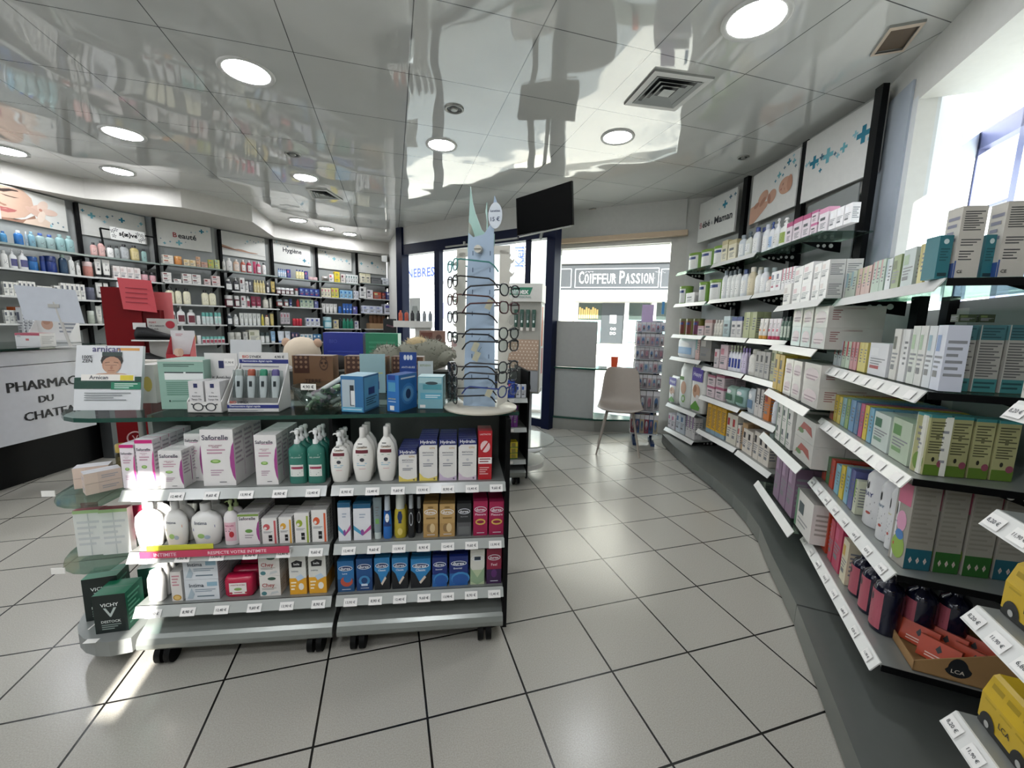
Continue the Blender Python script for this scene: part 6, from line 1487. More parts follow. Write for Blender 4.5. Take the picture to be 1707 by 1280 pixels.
for i, c in enumerate(('b9bdb8','c4583a','2f9a74','6a5a9a')):
    o = MB().rings([(.010,.006,.0),(.013,.008,.03),(.014,.009,.075),(.012,.008,.08)], mat('dcdcdc', .25), 14, e=3).build('thermometer'); q = MB(); q.rings([(.0125,.0085,.08),(.0125,.0085,.098),(.009,.006,.104)], mat(c, .3), 14, e=3); q.build('cap', o)
    q = MB(); q.quad([(-.005,-.0088,.04),(.005,-.0088,.04),(.005,-.009,.06),(-.005,-.009,.06)], mat('2a3034', .2)); q.build('screen', o)
    p = tx2.matrix_basis @ Vector((-.062+.041*i, .035, .045)); o.location = p; o.rotation_euler = (-.15, 0, .12); tag(o, '%s capped thermometer standing in the white tray' % ('grey','orange','green','violet')[i], 'thermometer')
    q = MB(); q.box(-.017, .017, -.012, .02, 0, .10, mat('e8eeee', .05, 0, 'clear')); q.build('blister', o)
frontcard(386, 437, 668, 566, .006, 'c9cacc', [('l',.3,.25,.6,.33,3,'8a8a86')], 'plain grey white card standing behind the thermometer tray', 'display card', .1)
frontcard(440, 466, 660, 612, .01, '4a4e50', [('r',.1,.1,.8,.9,'c4c6c8')], 'small grey edged card beside the thermometer tray', 'card', .1)
# bowl of torches
p = onz(524, 684, GZ); bw = empty('glass_bowl', (p.x, p.y+.07, GZ)); tag(bw, 'clear bowl full of small wrapped items in front of the brown owl box', 'bowl')
MB().rings([(.055,.055,0),(.075,.075,.02),(.098,.098,.06),(.104,.104,.085),(.101,.101,.085),(.095,.095,.06),(.07,.07,.022),(.05,.05,.004)], mat('f2f7f5', .04, 0, 'clear'), 32).build('bowl', bw)
b = MB(); b.box(-.027, .027, -.106, -.1045, .082, .104, mat('eceae4', .5)); b.text('4,90 €', (0,-.107,.093), (1,0,0), (0,0,1), .04, mat('3c3e42', .5)); b.build('price_label', bw)
rr = random.Random(5)
for i in range(26):
    a = rr.uniform(0, 2*PI); r_ = rr.uniform(.0, .062); z = GZ+.012+.065*(i/26.0)
    o = MB().tube([(-.02,0,0),(.02,0,0)], [.008,.010], mat(('9fb89a','c4c8c4','b4c4b0','c9b4c0','8fae8a')[i % 5], .25), 8).build('wrapped_torch'); q = MB(); q.tube([(.02,0,0),(.028,0,.002)], .006, mat('8a8f8c', .2), 6); q.build('tip', o)
    o.location = (bw.location.x+r_*math.cos(a), bw.location.y+r_*math.sin(a), z); o.rotation_euler = (rr.uniform(-.4,.4), rr.uniform(-.5,.5), rr.uniform(0,6.3)); tag(o, 'small pale wrapped torch in the clear bowl', 'torch', 'torches in bowl')
o = MB().tube([(-.03,0,0),(.045,0,.02)], .009, mat('c9cdca', .25), 8).build('nail_clipper'); q = MB(); q.tube([(.052+.009*math.cos(t),0,.022+.009*math.sin(t)) for t in [2*PI*i/10 for i in range(10)]], .003, mat('c9cdca', .25), 6, True); q.build('ring', o)
o.location = (bw.location.x+.055, bw.location.y-.05, GZ+.085); o.rotation_euler = (0, -.3, .3); tag(o, 'grey ringed keychain torch sticking out of the clear bowl', 'torch')
# blue boxes
def tb1(w, h, d): return boxy('product_box', w, h, d, '2f6c9c', [('r',.05,.12,.62,.9,'a9b8c0'), ('r',.4,.18,.58,.75,'23292e'), ('r',.44,.2,.62,.6,'d9dcdc'), ('r',.02,.02,.95,.14,'5aa4c4'), ('l',.08,.06,.9,.1,1,'e4eef2')], [('r',.05,.05,.95,.95,'5fa8cc'), ('r',.3,.45,.7,.65,'203a7a'), LN('24506a',.15,.85,.15,.4,4)], '9fc4d4')
a = onz(568, 687, GZ)
def bluebox(fn, x0, x1, xs, yb, yt, d, label, rot):
    a = onz(x0, yb, GZ); c2 = onz(x1, yb, GZ); w = (c2-a).length; mid = (a+c2)/2; lo, hi = GZ, GZ+1
    for _ in range(22):
        m = (lo+hi)/2
        if pr((mid.x, mid.y, m))[1] > yt: lo = m
        else: hi = m
    o = fn(w, lo-GZ, d); o.location = (mid.x, mid.y, GZ); o.rotation_euler = (0, 0, rot); tag(o, label, 'display box'); return o
bluebox(tb1, 567, 609, 636, 687, 627, .13, 'pale blue open display box with silver tube', -.12)
h1 = frontcard(601, 643, 655, 590, .004, '9fc0c4', [('l',.1,.4,.9,.55,2,'c9c98a'), ('r',.5,.1,.75,.3,'24408a')], 'pale blue stepped header card behind the blue display boxes', 'display card', 0)
def tb2(w, h, d): return boxy('product_box', w, h, d, '2a6eb4', [('r',.1,.86,.7,.99,'1b3a84'), ('r',.12,.55,.72,.8,'4f94b8'), ('t','ANTI-BUEE',.42,.35,.62,'d0c478'), ('l',.12,.25,.75,.3,1,'bcd4ec'), ('r',.25,.04,.6,.16,'eceae4')], [('e',.5,.45,.38,.3,'3f86cc'), ('e',.5,.45,.3,.22,'6aa8dc'), ('e',.5,.45,.14,.14,'1c2f5a'), ('l',.1,.85,.9,.95,1,'cfe0f0')], '1f54a0')
bluebox(tb2, 643, 668, 692, 686, 625, .12, 'bright blue display box with white circle on its side', -.35)
frontcard(667, 695, 660, 587, .004, '1f428c', [('t','ANTI-BUEE',.5,.66,.8,'d8deee'), ('r',.2,.82,.8,.95,'2f5aa8'), ('e',.32,.88,.08,.06,'e4e8f0'), ('e',.5,.88,.08,.06,'e4e8f0'), ('e',.68,.88,.08,.06,'e4e8f0')], 'dark blue upright header card above bright blue box', 'display card', 0)
def tb3(w, h, d): return boxy('product_box', w, h, d, '7fb0bc', [('r',.05,.8,.95,.97,'a9ccd0'), ('r',.2,.6,.95,.76,'4f98a4'), ('e',.55,.8,.25,.05,'3a4a50'), ('r',.1,.3,.95,.5,'5fa8c0'), ('l',.3,.33,.9,.45,2,'dff0f4'), ('r',.08,.03,.3,.12,'eceae4')], [('e',.5,.5,.35,.3,'9fd0dc'), LN('4f8a98',.15,.85,.1,.3,3)], 'b4d4d8')
bluebox(tb3, 696, 739, 740, 681, 628, .09, 'clear aqua display box of contact lens cases', .05)
frontcard(697, 722, 660, 602, .004, 'c4cfd0', [('t','ESTUDIO',.5,.88,.7,'8a9a5a'), ('r',.05,.3,.95,.6,'8fb4c4'), ('l',.1,.1,.9,.25,2,'6a8a94')], 'small pale header card above clear aqua box', 'display card', 0)
# brown picture boxes at the rear edge of the glass
def brown(w, h, d): return boxy('product_box', w, h, d, '7a5a40', [('r',.04,.5,.42,1,'4a2c20')]+[('e',x,y,.035,.04,'8f6f56') for x in (.1,.22,.34) for y in (.68,.82,.95)]+[('e',.78,.76,.11,.18,'4f3628'), ('e',.78,.76,.085,.14,'7a5a40'), ('e',.73,.8,.03,.04,'3a241a'), ('e',.83,.8,.03,.04,'3a241a'), ('p',[(.70,.92),(.74,1.0),(.77,.93)],'4f3628'), ('p',[(.80,.93),(.84,1.0),(.87,.92)],'4f3628'), ('p',[(.74,.7),(.78,.74),(.82,.7)],'3a241a'), ('t','TERRE',.5,.28,.4,'3f2b20'), ('l',.25,.08,.75,.14,1,'3f2b20')], None, '5c4230')
for x0, x1, l in ((486,559,'left'),(573,647,'middle'),(652,706,'right')):
    a = onz(x0, 652, GZ); c2 = onz(x1, 650, GZ); o = brown((c2-a).length, .165, .085); o.location = ((a.x+c2.x)/2, (a.y+c2.y)/2+.0, GZ); o.rotation_euler = (0, 0, .1); tag(o, 'brown cardboard box with printed owl face, %s of the three at rear of glass top' % l, 'box')
# on the second unit: blue and green boxes, soft toys
def on2(x, y): p = onz(x, y, .92); return p
p = on2(548, 600); o = boxy('carton', .28, .245, .2, '1d2f8c', [('t','BIO',.25,.75,.2,'3a4ca4'), ('l',.1,.1,.9,.5,4,'31449c')], None, '2a3c9c'); o.location = (-1.22, 2.95, .921); o.rotation_euler = (0, 0, .15); tag(o, 'dark blue carton on second display unit behind the owl boxes', 'box')
o = boxy('carton', .235, .245, .2, '2a7f5c', [('l',.1,.4,.9,.8,3,'3f946f')], None, '3a9470'); o.location = (-.955, 2.99, .921); o.rotation_euler = (0, 0, .15); tag(o, 'green carton on second display unit right of the dark blue one', 'box')
def fur(b, c, rx, ry, rz, m, n=260, seed=1, ln=.02):
    rr = random.Random(seed)
    for i in range(n):
        t = rr.uniform(0, 2*PI); s = rr.uniform(-.6, 1); k = math.sqrt(max(0, 1-s*s)); d = Vector((k*math.cos(t), k*math.sin(t), s)); p = Vector(c)+Vector((rx*d.x, ry*d.y, rz*d.z))
        q = p+d*ln+Vector((rr.uniform(-1,1), rr.uniform(-1,1), rr.uniform(-1,1)))*.010; w = Vector((rr.uniform(-1,1), rr.uniform(-1,1), rr.uniform(-1,1)))*.004
        b.quad([p-w, p+w, q], m)
def ball(b, c, rx, ry, rz, m, n=14):
    vs = [(c[0], c[1], c[2]+rz)]; 
    for j in range(1, 8):
        for i in range(n): a = 2*PI*i/n; f = math.sin(PI*j/8); vs.append((c[0]+rx*f*math.cos(a), c[1]+ry*f*math.sin(a), c[2]+rz*math.cos(PI*j/8)))
    vs.append((c[0], c[1], c[2]-rz)); fs = [(0, 1+i, 1+(i+1) % n) for i in range(n)]
    for j in range(6):
        for i in range(n): a = 1+j*n+i; c2 = 1+j*n+(i+1) % n; fs.append((a, a+n, c2+n, c2))
    e = len(vs)-1; fs += [(e, 1+6*n+(i+1) % n, 1+6*n+i) for i in range(n)]; b.add(vs, fs, m, True)
pg = empty('soft_toy', (-.72, 2.45, .921)); tag(pg, 'long haired grey soft toy lying across the display behind the blue boxes', 'soft toy')
b = MB(); m = mat('8a8a7c', .9); 
pg.location = (-.70, 2.78, .921)
ball(b, (.10,0,.115), .2, .10, .11, m); ball(b, (-.14,-.02,.09), .11, .09, .09, m); ball(b, (.26,-.04,.10), .10, .05, .05, m); fur(b, (.10,0,.115), .2, .10, .11, m, 520, 1); fur(b, (-.14,-.02,.09), .11, .09, .09, mat('79796c', .9), 320, 2); fur(b, (.27,-.04,.10), .10, .05, .05, m, 220, 3); b.build('body', pg)
b = MB(); ball(b, (.06,-.02,.19), .08, .05, .045, mat('c4b088', .9)); fur(b, (.06,-.02,.19), .08, .05, .045, mat('c9b892', .9), 120, 5, .012); b.build('blond_patch', pg)
pt = empty('soft_toy', (-1.40, 2.72, .921)); tag(pt, 'cream soft toy with two small ears lying behind the left owl box', 'soft toy')
b = MB(); m = mat('d4c4ae', .9); ball(b, (0,0,.11), .12, .09, .11, m); b.build('head', pt)
for s in (-1, 1): q = MB(); ball(q, (s*.105,0,.18), .03, .015, .03, mat('c4a48c', .9)); q.build('ear', pt)
for s in (-1, 1): q = MB(); ball(q, (s*.22,0,.055), .12, .06, .05, mat('2a2622', .9)); q.build('paw', pt)
o = empty('paper_stack', (-.30, 3.10, .921)); tag(o, 'stack of white leaflets on the second display unit beside spectacle stand', 'leaflets')
for k_ in range(4): MB().box(-.11+.01*k_, .11+.012*k_, -.08, .08, .004*k_, .004*k_+.0035, mat('dcdcd8', .5)).build('leaflet', o)
o = boxy('carton', .20, .27, .1, '8a6a5c', [('r',.05,.6,.5,.95,'6a3c30'), ('e',.75,.8,.12,.1,'5a4038')], None, '9a7a6a'); o.location = (-.62, 3.16, .921); o.rotation_euler = (0, 0, .12); tag(o, 'brown pink carton with printed face on the second display unit', 'box')
o = boxy('carton', .17, .20, .06, 'd0b4b0', [('r',0,.0,1,.45,'1c1614'), ('l',.1,.6,.9,.9,2,'b89a96')], None, 'd8c0bc'); o.location = (-.40, 3.22, .921); o.rotation_euler = (0, 0, .15); tag(o, 'pale pink and black carton on second display unit left of spectacle stand', 'box')
# ================================================================ SPECTACLE STAND
p = onz(801, 680, GZ); ST = (p.x, p.y)
st_ = empty('spectacle_stand', (ST[0], ST[1], GZ), -.25); tag(st_, 'tall cream spectacle stand with pale blue centre column on round base', 'spectacle stand')
M_cr = mat('ccc9be', .4); M_pb = mat('a9bed4', .35); M_mint = mat('a9cfc4', .35)
MB().rings([(.140,.140,0),(.143,.143,.004),(.143,.143,.010),(.05,.05,.014)], mat('cfc9ba', .35), 48).build('round_base', st_)
def wing(x0, x1, y, nm, side):
    Z = .60; P = []; n_h = 11
    inner, outer = x0, x1
    P = [(inner, .014), (inner, Z), (inner*1.0, Z)]
    b = MB(); out = [(outer, .04)]; z = .08
    while z < .56:
        out += [(outer, z), (outer+.010*side, z+.006), (outer+.016*side, z+.018), (outer+.008*side, z+.012), (outer-.004*side, z+.022), (outer, z+.038)]; z += .047
    out += [(outer, Z-.02), (outer-.015*side, Z)]
    poly = [(inner, .014)]+out+[(inner, Z)]
    n = len(poly); vs = [(x, y-.003, z) for x, z in poly]+[(x, y+.003, z) for x, z in poly]
    b.add(vs, [tuple(range(n)), tuple(reversed(range(n, 2*n)))]+[(i, n+i, n+(i+1) % n, (i+1) % n) for i in range(n)], M_cr); b.build(nm, st_)
wing(.075, .115, -.02, 'wing_panel', 1); wing(-.075, -.112, .02, 'wing_panel', -1)
b = MB(); b.box(.0, .112, -.023, -.017, .585, .615, M_cr); b.box(-.11, -.0, .017, .023, .585, .615, M_cr); b.rings([(.016,.016,.600)], M_cr, 12, c=(0, -.05), capt=False); b.build('top_bar', st_)
def column(a, w0, w1, m, nm, horn):
    T = Matrix.Rotation(a, 4, 'Z'); b = MB(); b.T = T
    P = [(-w0/2, .014), (w0/2, .014), (w1/2, .62), (w1/2, .70)] + ([(w1/2-.004, .72), (w1/2+.012, .76), (w1/2+.0, .79)] if horn > 0 else [])
    P += [(w1*.35, .69), (.01, .655), (-w1*.3, .645), (-w1/2, .66)]
    n = len(P); vs = [(x, -.030-.002, z) for x, z in P]+[(x, -.030, z) for x, z in P]
    b.add(vs, [tuple(range(n)), tuple(reversed(range(n, 2*n)))]+[(i, n+i, n+(i+1) % n, (i+1) % n) for i in range(n)], m)
    for z in (.12, .2, .28, .36, .44, .52, .58):
        for x in (-.03, .035): b.box(x-.0015, x+.0015, -.0328, -.0321, z, z+.016, mat('4a5f7c', .4))
    b.build(nm, st_)
column(.15, .125, .095, M_pb, 'column_face', 1); column(.15+2*PI/3, .105, .085, M_mint, 'column_face', 1); column(.15-2*PI/3, .105, .085, mat('b4b4a4', .4), 'column_face', 0)
MB().add([(x, y, z) for y in (.0, .003) for x, z in ((-.060,.60),(-.050,.835),(-.040,.775),(-.030,.74),(-.005,.68),(.03,.645),(.03,.60))], [tuple(range(7)), tuple(reversed(range(7,14)))]+[(i, 7+i, 7+(i+1) % 7, (i+1) % 7) for i in range(7)], M_mint).build('mint_horn', st_)
b = MB(); b.T = Matrix.Translation((.062, -.045, .715)); b.add([(.026*math.cos(t), -.001, .045*math.sin(t)) for t in [2*PI*i/20 for i in range(20)]]+[(.026*math.cos(t), .001, .045*math.sin(t)) for t in [2*PI*i/20 for i in range(20)]], [tuple(range(20)), tuple(reversed(range(20, 40)))], mat('d4dce4', .35))
b.text('15 €', (0, -.002, -.012), (1,0,0), (0,0,1), .034, mat('3a4a6a', .5)); b.text('lunettes', (0, -.002, .016), (1,0,0), (0,0,1), .036, mat('3a4a6a', .5)); b.build('price_medallion', st_)
MB().tube([(.0,-.034,.60),(.0,-.055,.60)], .014, M_cr, 14).build('knob', st_)
def glasses(c, tip=None, rnd=0.8):
    """front in x-z plane facing -y, temples folded out along +y"""
    g = empty('spectacles'); m = mat(c, .25); b = MB(); hw, hh = .024, .019
    for s in (-1, 1):
        pts = []
        for i in range(18):
            t = 2*PI*i/18; ct, st2 = math.cos(t), math.sin(t); pts.append((s*.032+hw*math.copysign(abs(ct)**rnd, ct), 0, -.004+hh*math.copysign(abs(st2)**rnd, st2)*(1 if st2 < 0 else .85)))
        b.tube(pts, .0024, m, 6, True)
    b.tube([(-.010,0,.002),(0,-.002,.006),(.010,0,.002)], .0024, m, 6); b.build('frame', g)
    for s in (-1, 1):
        q = MB(); q.quad([(s*.032+.022*math.cos(2*PI*i/16), 0, -.004+.016*math.sin(2*PI*i/16)) for i in range(16)], mat('e4eeee', .03, 0, 'clear')); q.build('lens', g)
        q = MB(); q.tube([(s*.057,0,.006),(s*.066,.006,.007),(s*.067,.105,.005),(s*.066,.122,-.003),(s*.064,.140,-.022)], .0026, mat(tip or c, .3), 5); q.build('temple', g)
    g.scale = (1.15, 1.1, 1.15)
    return g
GL_ = [('1b1c20','right'),('4a2426','right'),('17181a','right'),('1a1a1c','right'),('202024','right'),('1c1d22','right'),('24387a','right')]
zs = [.455,.395,.305,.262,.185,.15,.098]
cols_ = ['black','dark red','maroon','thin black','black','heavy black','navy blue']
for i, z in enumerate(zs):
    g = glasses(GL_[i][0], None, .7 if i % 2 else .95); P = Vector((ST[0]+.108, ST[1]-.118, GZ+z)); g.location = P; g.rotation_euler = (0, 0, 1.02)
    tag(g, '%s framed spectacles, %s pair down on the right side of the spectacle stand' % (cols_[i], ('first','second','third','fourth','fifth','sixth','seventh')[i]), 'spectacles')
for i, (z, c, nm) in enumerate(((.548,'4a8f88','green'),(.49,'2c2826','dark brown'),(.425,'5a3a34','brown'),(.36,'2a2426','dark brown'),(.285,'15161a','black square'),(.165,'2c2220','dark tortoiseshell'),(.12,'1c1c1e','black'),(.085,'201c1c','thick black'),(.055,'1a1a1c','low black'))):
    g = glasses(c, None, .75); P = Vector((ST[0]-.108, ST[1]-.03, GZ+z)); g.location = P; g.rotation_euler = (0, 0, -1.15); tag(g, '%s spectacles, %s pair down on left side of the spectacle stand' % (nm, ('first','second','third','fourth','fifth','sixth','seventh','eighth','ninth')[i]), 'spectacles')
for i, (x, y, z) in enumerate(((.055,-.08,.40),(.0,-.07,.245),(.005,-.07,.21),(.06,-.08,.08))):
    P = st_.matrix_basis @ Vector((x, y, z)); o = MB().box(-.011,.011,-.001,.001,-.018,.018, mat('cfcdb4', .4)).tube([(0,0,.018),(.004,0,.04)], .0006, M_black, 4).build('price_tag', None, P, .3); o.rotation_euler = (0, .4, .3); tag(o, ('pale tag on the second right pair of spectacles','tag hanging from the third right pair of spectacles','beige tag hanging below the fourth right pair of spectacles','white tag on the lowest right pair of spectacles')[i], 'tag')
# black box beside stand
o = boxy('product_box', .035, .15, .10, '141416', [('r',.3,.1,.8,.25,'6a6a68')], None, '1c1c1e'); P = onz(755, 664, GZ); o.location = (P.x-.02, P.y+.08, GZ); tag(o, 'narrow black carton at left behind the spectacle stand', 'box')
# ================================================================ TOOTHPASTE STAND NEAR THE DOOR
e = empty('toothpaste_stand', (.13, 3.88, 0), -.2); tag(e, 'white and orange toothpaste floor stand in front of the door', 'display stand')
MB().rings([(.17,.17,.05),(.18,.18,.06),(.18,.18,.075),(.1,.1,.09)], M_white, 32).build('base', e); MB().rings([(.08,.08,0),(.08,.08,.05)], M_black, 16).build('foot', e)
MB().box(-.06,.06,.0,.04,.09,.72, mat('b9bcc0', .4)).build('post', e)
MB().box(-.17,.14,-.10,.12,.62,1.46, mat('a9a89f', .5)).build('body', e)
b = MB(); b.box(-.19,.15,-.14,.12,1.46,1.62, mat('d0cfc8', .4)); b.build('header_box', e)
b = MB(); b.add([(-.16,-.142,1.52),(.04,-.142,1.52),(.065,-.142,1.585),(-.16,-.142,1.585)], [(0,1,2,3)], mat('1f7a5c', .4)); b.text('elmex', (-.055,-.1435,1.551), (1,0,0), (0,0,1), .17, M_gloss_white, .03); b.text('PROFESSIONAL', (-.03,-.1435,1.50), (1,0,0), (0,0,1), .17, mat('6a8a80', .5)); b.build('lettering', e)
b = MB(); b.box(.1405,.144,-.10,.12,.66,1.44, mat('d4d2cc', .4)); b.box(.1445,.146,-.06,.02,1.06,1.42, mat('d4602c', .4)); b.box(.1445,.146,-.02,.06,.80,1.04, mat('b8565a', .4)); b.build('side_board', e)
b = MB(); b.box(-.16,.13,-.12,-.105,.84,1.12, mat('b49a84', .7))
for i in range(9):
    for j in range(9): x = -.15+.032*i+(.016 if j % 2 else 0); b.quad([(x+.007*math.cos(PI*t/3), -.1208, .86+.03*j+.007*math.sin(PI*t/3)) for t in range(6)], mat('e4d8c8', .7))
b.build('net_panel', e)
b = MB(); b.box(-.16,.13,-.115,-.101,.64,.84, mat('a4a8ac', .6)); b.quad([(-.02+.09*math.cos(PI*t/14), -.1165, .66+.13*math.sin(PI*t/14)) for t in range(15)], mat('2a2c30', .5)); b.build('arch_panel', e)
for i in range(4):
    o = make('tb', .035, .19, ['1f4a3c','d8d4cc','d8e0dc']); P = e.matrix_basis @ Vector((-.085+.055*i, -.135, 1.20)); o.location = P; o.rotation_euler = (0, 0, -.2); tag(o, 'green toothpaste tube hanging in the orange sided stand', 'tube', 'toothpaste tubes')
# small white pedestal at the far door
e = empty('pedestal', (-1.26, 5.35, 0), .1); tag(e, 'white pedestal table at the far door carrying small dark bottles', 'pedestal')
MB().box(-.26,.22,-.15,.15,1.19,1.27, mat('cfcec8', .4)).build('top', e); MB().box(.0,.2,-.1,.1,.02,1.19, mat('c4c3bd', .4)).build('leg', e); MB().box(-.1,.22,-.14,.14,0,.02, mat('c4c3bd', .4)).build('base', e)
for i, (c, c2) in enumerate((('c4583a','c4583a'),('b4503a','2a2422'),('2a2a2c','151517'),('3a3c40','151517'),('8a8f94','151517'),('7a8088','151517'))):
    o = make('bt', .05, .13, [c, c2]); P = e.matrix_basis @ Vector((-.19+.075*i, -.06, 1.271)); o.location = P; tag(o, ('orange bottle at the left of the far pedestal','rust bottle with dark cap on the far pedestal','black bottle left on the far pedestal','dark grey bottle on the far pedestal','pale grey bottle with black cap on the far pedestal','grey bottle at the right of the far pedestal')[i], 'bottle')
# brown cardboard slipper display and dark rack at the last bay
o = empty('cardboard_display', (-2.30, 7.20, 1.121), .6); A, B = SB[6]; u, n, ang, L = frame(A, B); o.location = (A[0]+u.x*.26+n.x*.03, A[1]+u.y*.26+n.y*.03, 1.121); o.rotation_euler = (0, 0, ang); tag(o, 'kraft cardboard display of brown insoles on the last left shelving bay', 'counter display')
kr = mat('b49470', .7); b = MB(); b.box(-.17,.17,0,.14,0,.10, kr); b.add([(.1,-.002,0),(.19,-.002,0),(.19,-.002,.25)], [(0,1,2)], mat('cfc0a4', .7)); b.box(-.1,.1,.14,.145,0,.255, kr); b.build('tray', o)
for i in range(4): q = MB(); q.rings([(.035,.012,.10),(.042,.014,.18),(.03,.01,.24)], mat('6f4a30', .7), 12, c=(-.12+.08*i, .05)); q.build('insole', o)
e = empty('sunglass_rack', (-1.98, 6.62, 0), .5); tag(e, 'dark rack of small items standing left of the door post', 'rack')
b = MB(); b.box(-.10,.10,-.02,.02,.1,1.30, mat('2a2c2e', .5)); b.box(-.14,.14,-.12,.12,0,.06, M_black); b.build('panel', e)
for i in range(6): q = MB(); q.tube([(-.06+.03*(i % 3),-.05,1.2-.14*i),(.05,-.05,1.17-.14*i)], .016, mat(('6a4a54','3a3c44','54444a')[i % 3], .3), 8); q.tube([(0,-.02,1.2-.14*i),(0,-.05,1.19-.14*i)], .004, M_black); q.build('hanging_item', e)
# ================================================================ RED SHOE DISPLAY
e = empty('shoe_display', (-2.87, 3.15, 0), .35); tag(e, 'red cardboard floor display holding black shoes at left centre', 'shoe display')
RD = mat('6f0a10', .5, 0, 'dull'); RD2 = mat('c43a44', .45)
b = MB(); b.box(-.20,.03,.0,.22,.02,1.46, RD); b.box(.03,.14,.01,.22,.02,1.30, mat('5c080d', .5, 0, 'dull')); b.build('body', e)
b = MB(); b.box(-.02,.20,.08,.09,1.22,1.44, mat('cf6a6c', .45)); b.build('back_card', e)
b = MB(); b.add([(-.06,-.04,1.30),(.14,-.03,1.28),(.11,.0,1.52),(-.09,-.01,1.53)], [(0,1,2,3)], RD2)
for i in range(4): b.quad([(-.04,-.042+.005*i-.003,1.35+.035*i),(.09,-.037+.005*i-.003,1.345+.035*i),(.09,-.037+.005*i-.003,1.351+.035*i),(-.04,-.042+.005*i-.003,1.356+.035*i)], mat('8c2030', .5))
b.build('red_notice', e)
b = MB(); b.box(.06,.25,-.005,.0,.60,1.235, mat('b4b2ac', .5)); b.text('FORT', (.095,-.007,1.205), (1,0,0), (0,0,1), .045, mat('a42030', .5)); b.text('DE L HALLUX', (.12,-.007,1.18), (1,0,0), (0,0,1), .095, mat('4a3c40', .5)); b.text('VALGUS', (.10,-.007,1.155), (1,0,0), (0,0,1), .055, mat('4a3c40', .5))
b.quad([(.205+.03*math.cos(2*PI*t/16), -.0068, 1.19+.03*math.sin(2*PI*t/16)) for t in range(16)], mat('a42030', .5)); b.build('grey_board', e)
b = MB(); b.box(.0,.25,-.12,-.005,1.065,1.075, M_gloss_white); b.box(.0,.25,-.12,-.005,.87,.88, M_gloss_white); b.build('ledge', e)
for z in (1.15,.92): q = MB(); q.box(-.03,.05,-.003,-.001,z,z+.05, mat('dcdad6', .5)); q.build('label_card', e)
b = MB(); b.tube([(-.09+.05*math.cos(t), -.002, .30+.05*math.sin(t)) for t in [2*PI*i/20 for i in range(20)]], .006, mat('c4a0a0', .5), 5, True); b.text('V', (-.09,-.003,.30), (1,0,0), (0,0,1), .04, mat('c4a0a0', .5)); b.build('round_logo', e)
def shoe():
    L = .24; b = MB(); st3 = []
    for i in range(15):
        t = i/14.0; x = -L/2+L*t; w = .036*(1-.25*abs(2*t-.9)**1.5)*(1 if .03 < t < .97 else .55); h = (.085-.01*t if t < .38 else .078-.055*((t-.38)/.62)**.8) if t > .02 else .05
        st3.append((x, w, h))
    k = 12; vs = []
    for x, w, h in st3:
        for j in range(k): a = 2*PI*j/k; vs.append((x, w*math.cos(a), .010+h/2+h/2*math.sin(a)))
    fs = [(i*k+j, (i+1)*k+j, (i+1)*k+(j+1) % k, i*k+(j+1) % k) for i in range(14) for j in range(k)]+[tuple(range(k)), tuple(reversed(range(14*k, 15*k)))]
    b.add(vs, fs, mat('0d0d0f', .6), True); o = b.build('shoe')
    q = MB(); q.prism([(-L/2+.005+(L-.01)*s, .034*math.sin(PI*(.06+.88*s))**.4) for s in [i/10 for i in range(11)]]+[(-L/2+.005+(L-.01)*s, -.034*math.sin(PI*(.06+.88*s))**.4) for s in [1-i/10 for i in range(11)]], 0, .014, M_black); q.build('sole', o)
    q = MB(); q.tube([(-.06,-.033,.055),(-.04,0,.092),(-.06,.033,.055)], .005, mat('2c2e34', .6)); q.build('strap', o); return o
for z, l in ((1.076,'upper'),(.881,'lower')):
    o = shoe(); P = e.matrix_basis @ Vector((.125,-.068,z)); o.location = P; o.rotation_euler = (0, 0, .35); tag(o, 'black shoe on the %s ledge of the red display' % l, 'shoe')
o = tray(.16, .10, .08, 'a81f2c', 'd8d4d4', .22, [('l',.2,.8,.5,.9,2,'c07a84')]); o.location = (-2.50, 3.05, .93); o.rotation_euler = (0, 0, .2); tag(o, 'small red and white counter display in front of the pump bottles', 'counter display')
q = MB(); decor(q, .16, .1, [('e',.5,.6,.18,.3,'d4b4a0'), ('e',.62,.6,.12,.3,'c9a48c'), ('l',.2,.08,.8,.22,1,'e8d4d4')], lambda X, Z: -.0006); q.build('printed_legs', o)
# side table carrying it
e = empty('side_stand', (-2.50, 3.12, 0), .2); tag(e, 'slim white stand under the small red and white display', 'stand')
MB().box(-.12,.12,-.09,.12,.90,.928, M_white).build('top', e); MB().box(-.02,.02,.0,.04,.02,.90, M_white).build('post', e); MB().box(-.12,.12,-.1,.12,0,.02, M_white).build('foot', e)
# ================================================================ GREY CHAIR
ch = empty('chair', (1.10, 4.07, 0)); tag(ch, 'taupe moulded shell chair with slanting legs by the far window', 'chair')
M_ch = mat('9d948a', .45); NS, NT = 13, 11; vs = []
prof = [(-.215,.432),(-.205,.452),(-.15,.450),(-.08,.436),(.0,.430),(.08,.434),(.14,.452),(.18,.50),(.20,.57),(.215,.65),(.23,.73),(.245,.79),(.252,.835)]
wid = [.17,.205,.22,.225,.225,.22,.215,.205,.198,.19,.182,.172,.135]
for i, (y, z) in enumerate(prof):
    for j in range(NT):
        t = -1+2*j/(NT-1); w = wid[i]; x = w*t; c2 = t*t
        vs.append((x, -y*-1*1.0 if False else y+(-.035*c2 if z > .48 else 0), z+(.028*c2 if z < .5 else 0)))
fs = [(i*NT+j, i*NT+j+1, (i+1)*NT+j+1, (i+1)*NT+j) for i in range(NS-1) for j in range(NT-1)]
me = MB(); me.add(vs, fs, M_ch, True); sh = me.build('shell', ch); md = sh.modifiers.new('thick', 'SOLIDIFY'); md.thickness = .012; md2 = sh.modifiers.new('smooth', 'SUBSURF'); md2.levels = 1; md2.render_levels = 1
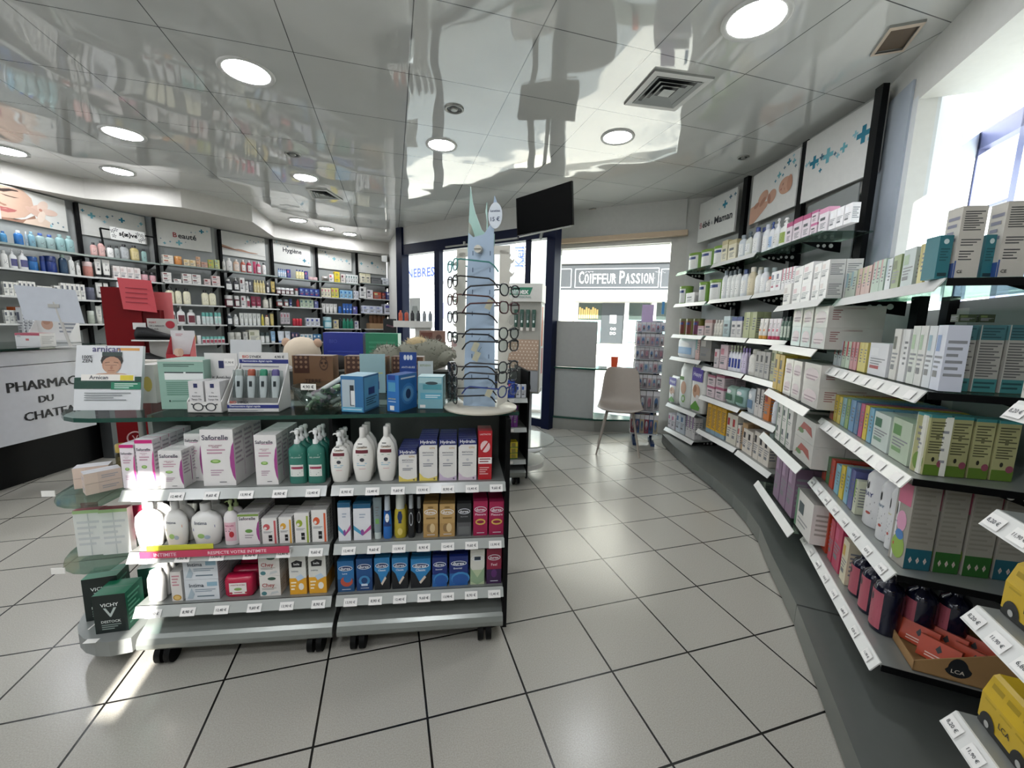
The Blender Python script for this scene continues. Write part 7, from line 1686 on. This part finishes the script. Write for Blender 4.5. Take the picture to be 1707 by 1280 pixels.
ch.rotation_euler = (0, 0, -.25)
for sx in (-1, 1):
    for sy in (-1, 1):
        MB().tube([(sx*.12, sy*.10, .432), (sx*.205, sy*.20, .0)], [.013,.009], M_ch, 10).build('leg', ch)
MB().box(-.13,.13,-.11,.11,.412,.428, M_ch).build('under_frame', ch)
# ================================================================ BABY ACCESSORY RACK BESIDE THE WINDOW
RA, RB = (1.335,4.49), (1.61,4.425)
u, n, ang, L = frame(RA, RB); rk = empty('accessory_rack', (RA[0], RA[1], 0), ang); tag(rk, 'white baby accessory rack full of hanging packets between chair and shelving', 'rack')
MB().box(0, L, .07, .085, .08, 1.33, mat('b9babd', .4)).build('back_panel', rk)
for x in (.05, L-.05): MB().box(x-.015, x+.015, .05, .07, 0, 1.32, mat('1d3760', .4)).build('post', rk); MB().box(x-.02, x+.02, -.22, .12, 0, .03, mat('1d3760', .4)).build('foot', rk)
RZ = [1.215,1.065,.93,.79,.615,.37,.12]; HT = [.105,.135,.12,.125,.15,.215,.22]
MB().box(.05,.17,.03,.034,1.28,1.50, mat('c4b0d4', .4)).build('header_card', rk); MB().box(.245,.272,-.02,-.016,1.40,1.53, mat('4a94cc', .4)).build('header_card', rk)
pc = [['d4b8c0','b8c0d0','c9c4cc'],['b8a4ac','a8a8b4','c0b0b0'],['c4c4c8','a8969c','9a8a92'],['b4b8c0','c0a8ac','a8b4bc'],['c4b8b4','b4b4b4','9a8c90'],['b0aeb0','8a8288','a4a0a4'],['8a3a4a','3a5a8a','c4b89a']]
for r, z in enumerate(RZ):
    q = MB(); q.box(0, L, -.16, .07, z-.012, z-.006, mat('c4c8cc', .3)); q.build('shelf', rk)
    n5 = 6 if r != 5 else 4; proto = None
    for i in range(n5):
        w = L/n5*.92; h = HT[r]*(.92+.08*((i*3+r) % 3)/2); c = pc[r][i % 3]
        b = MB(); b.box(-w/2, w/2, 0, .05, 0, h, mat(c, .3)); decor(b, w, h, [('r',0,.75,1,1,'d8d8dc'), ('e',.5,.45,.28,.22,('e0e4e8','c08a94','6a8ab4')[(i+r) % 3]), ('e',.5,.3,.16,.12,('d49aa4','8a9ac4','5a5a60')[(i*2+r) % 3]), LN('7a7a80',.15,.85,.05,.2,2)]); o = b.build('blister_pack')
        q = MB(); q.rings([(w*.3,.02,h*.15),(w*.34,.03,h*.35),(w*.2,.015,h*.6)], mat('e8ecee', .05, 0, 'clear'), 10, c=(0,-.0)); q.build('bubble', o)
        P = rk.matrix_basis @ Vector((L*(i+.5)/n5, -.13, z)); o.location = P; o.rotation_euler = (0, 0, ang)
        tag(o, 'hanging baby packet in the %s row of accessory rack' % ('top','second','third','fourth','fifth','sixth','lowest')[r], 'packet', 'packets rack row %d' % (r+1))
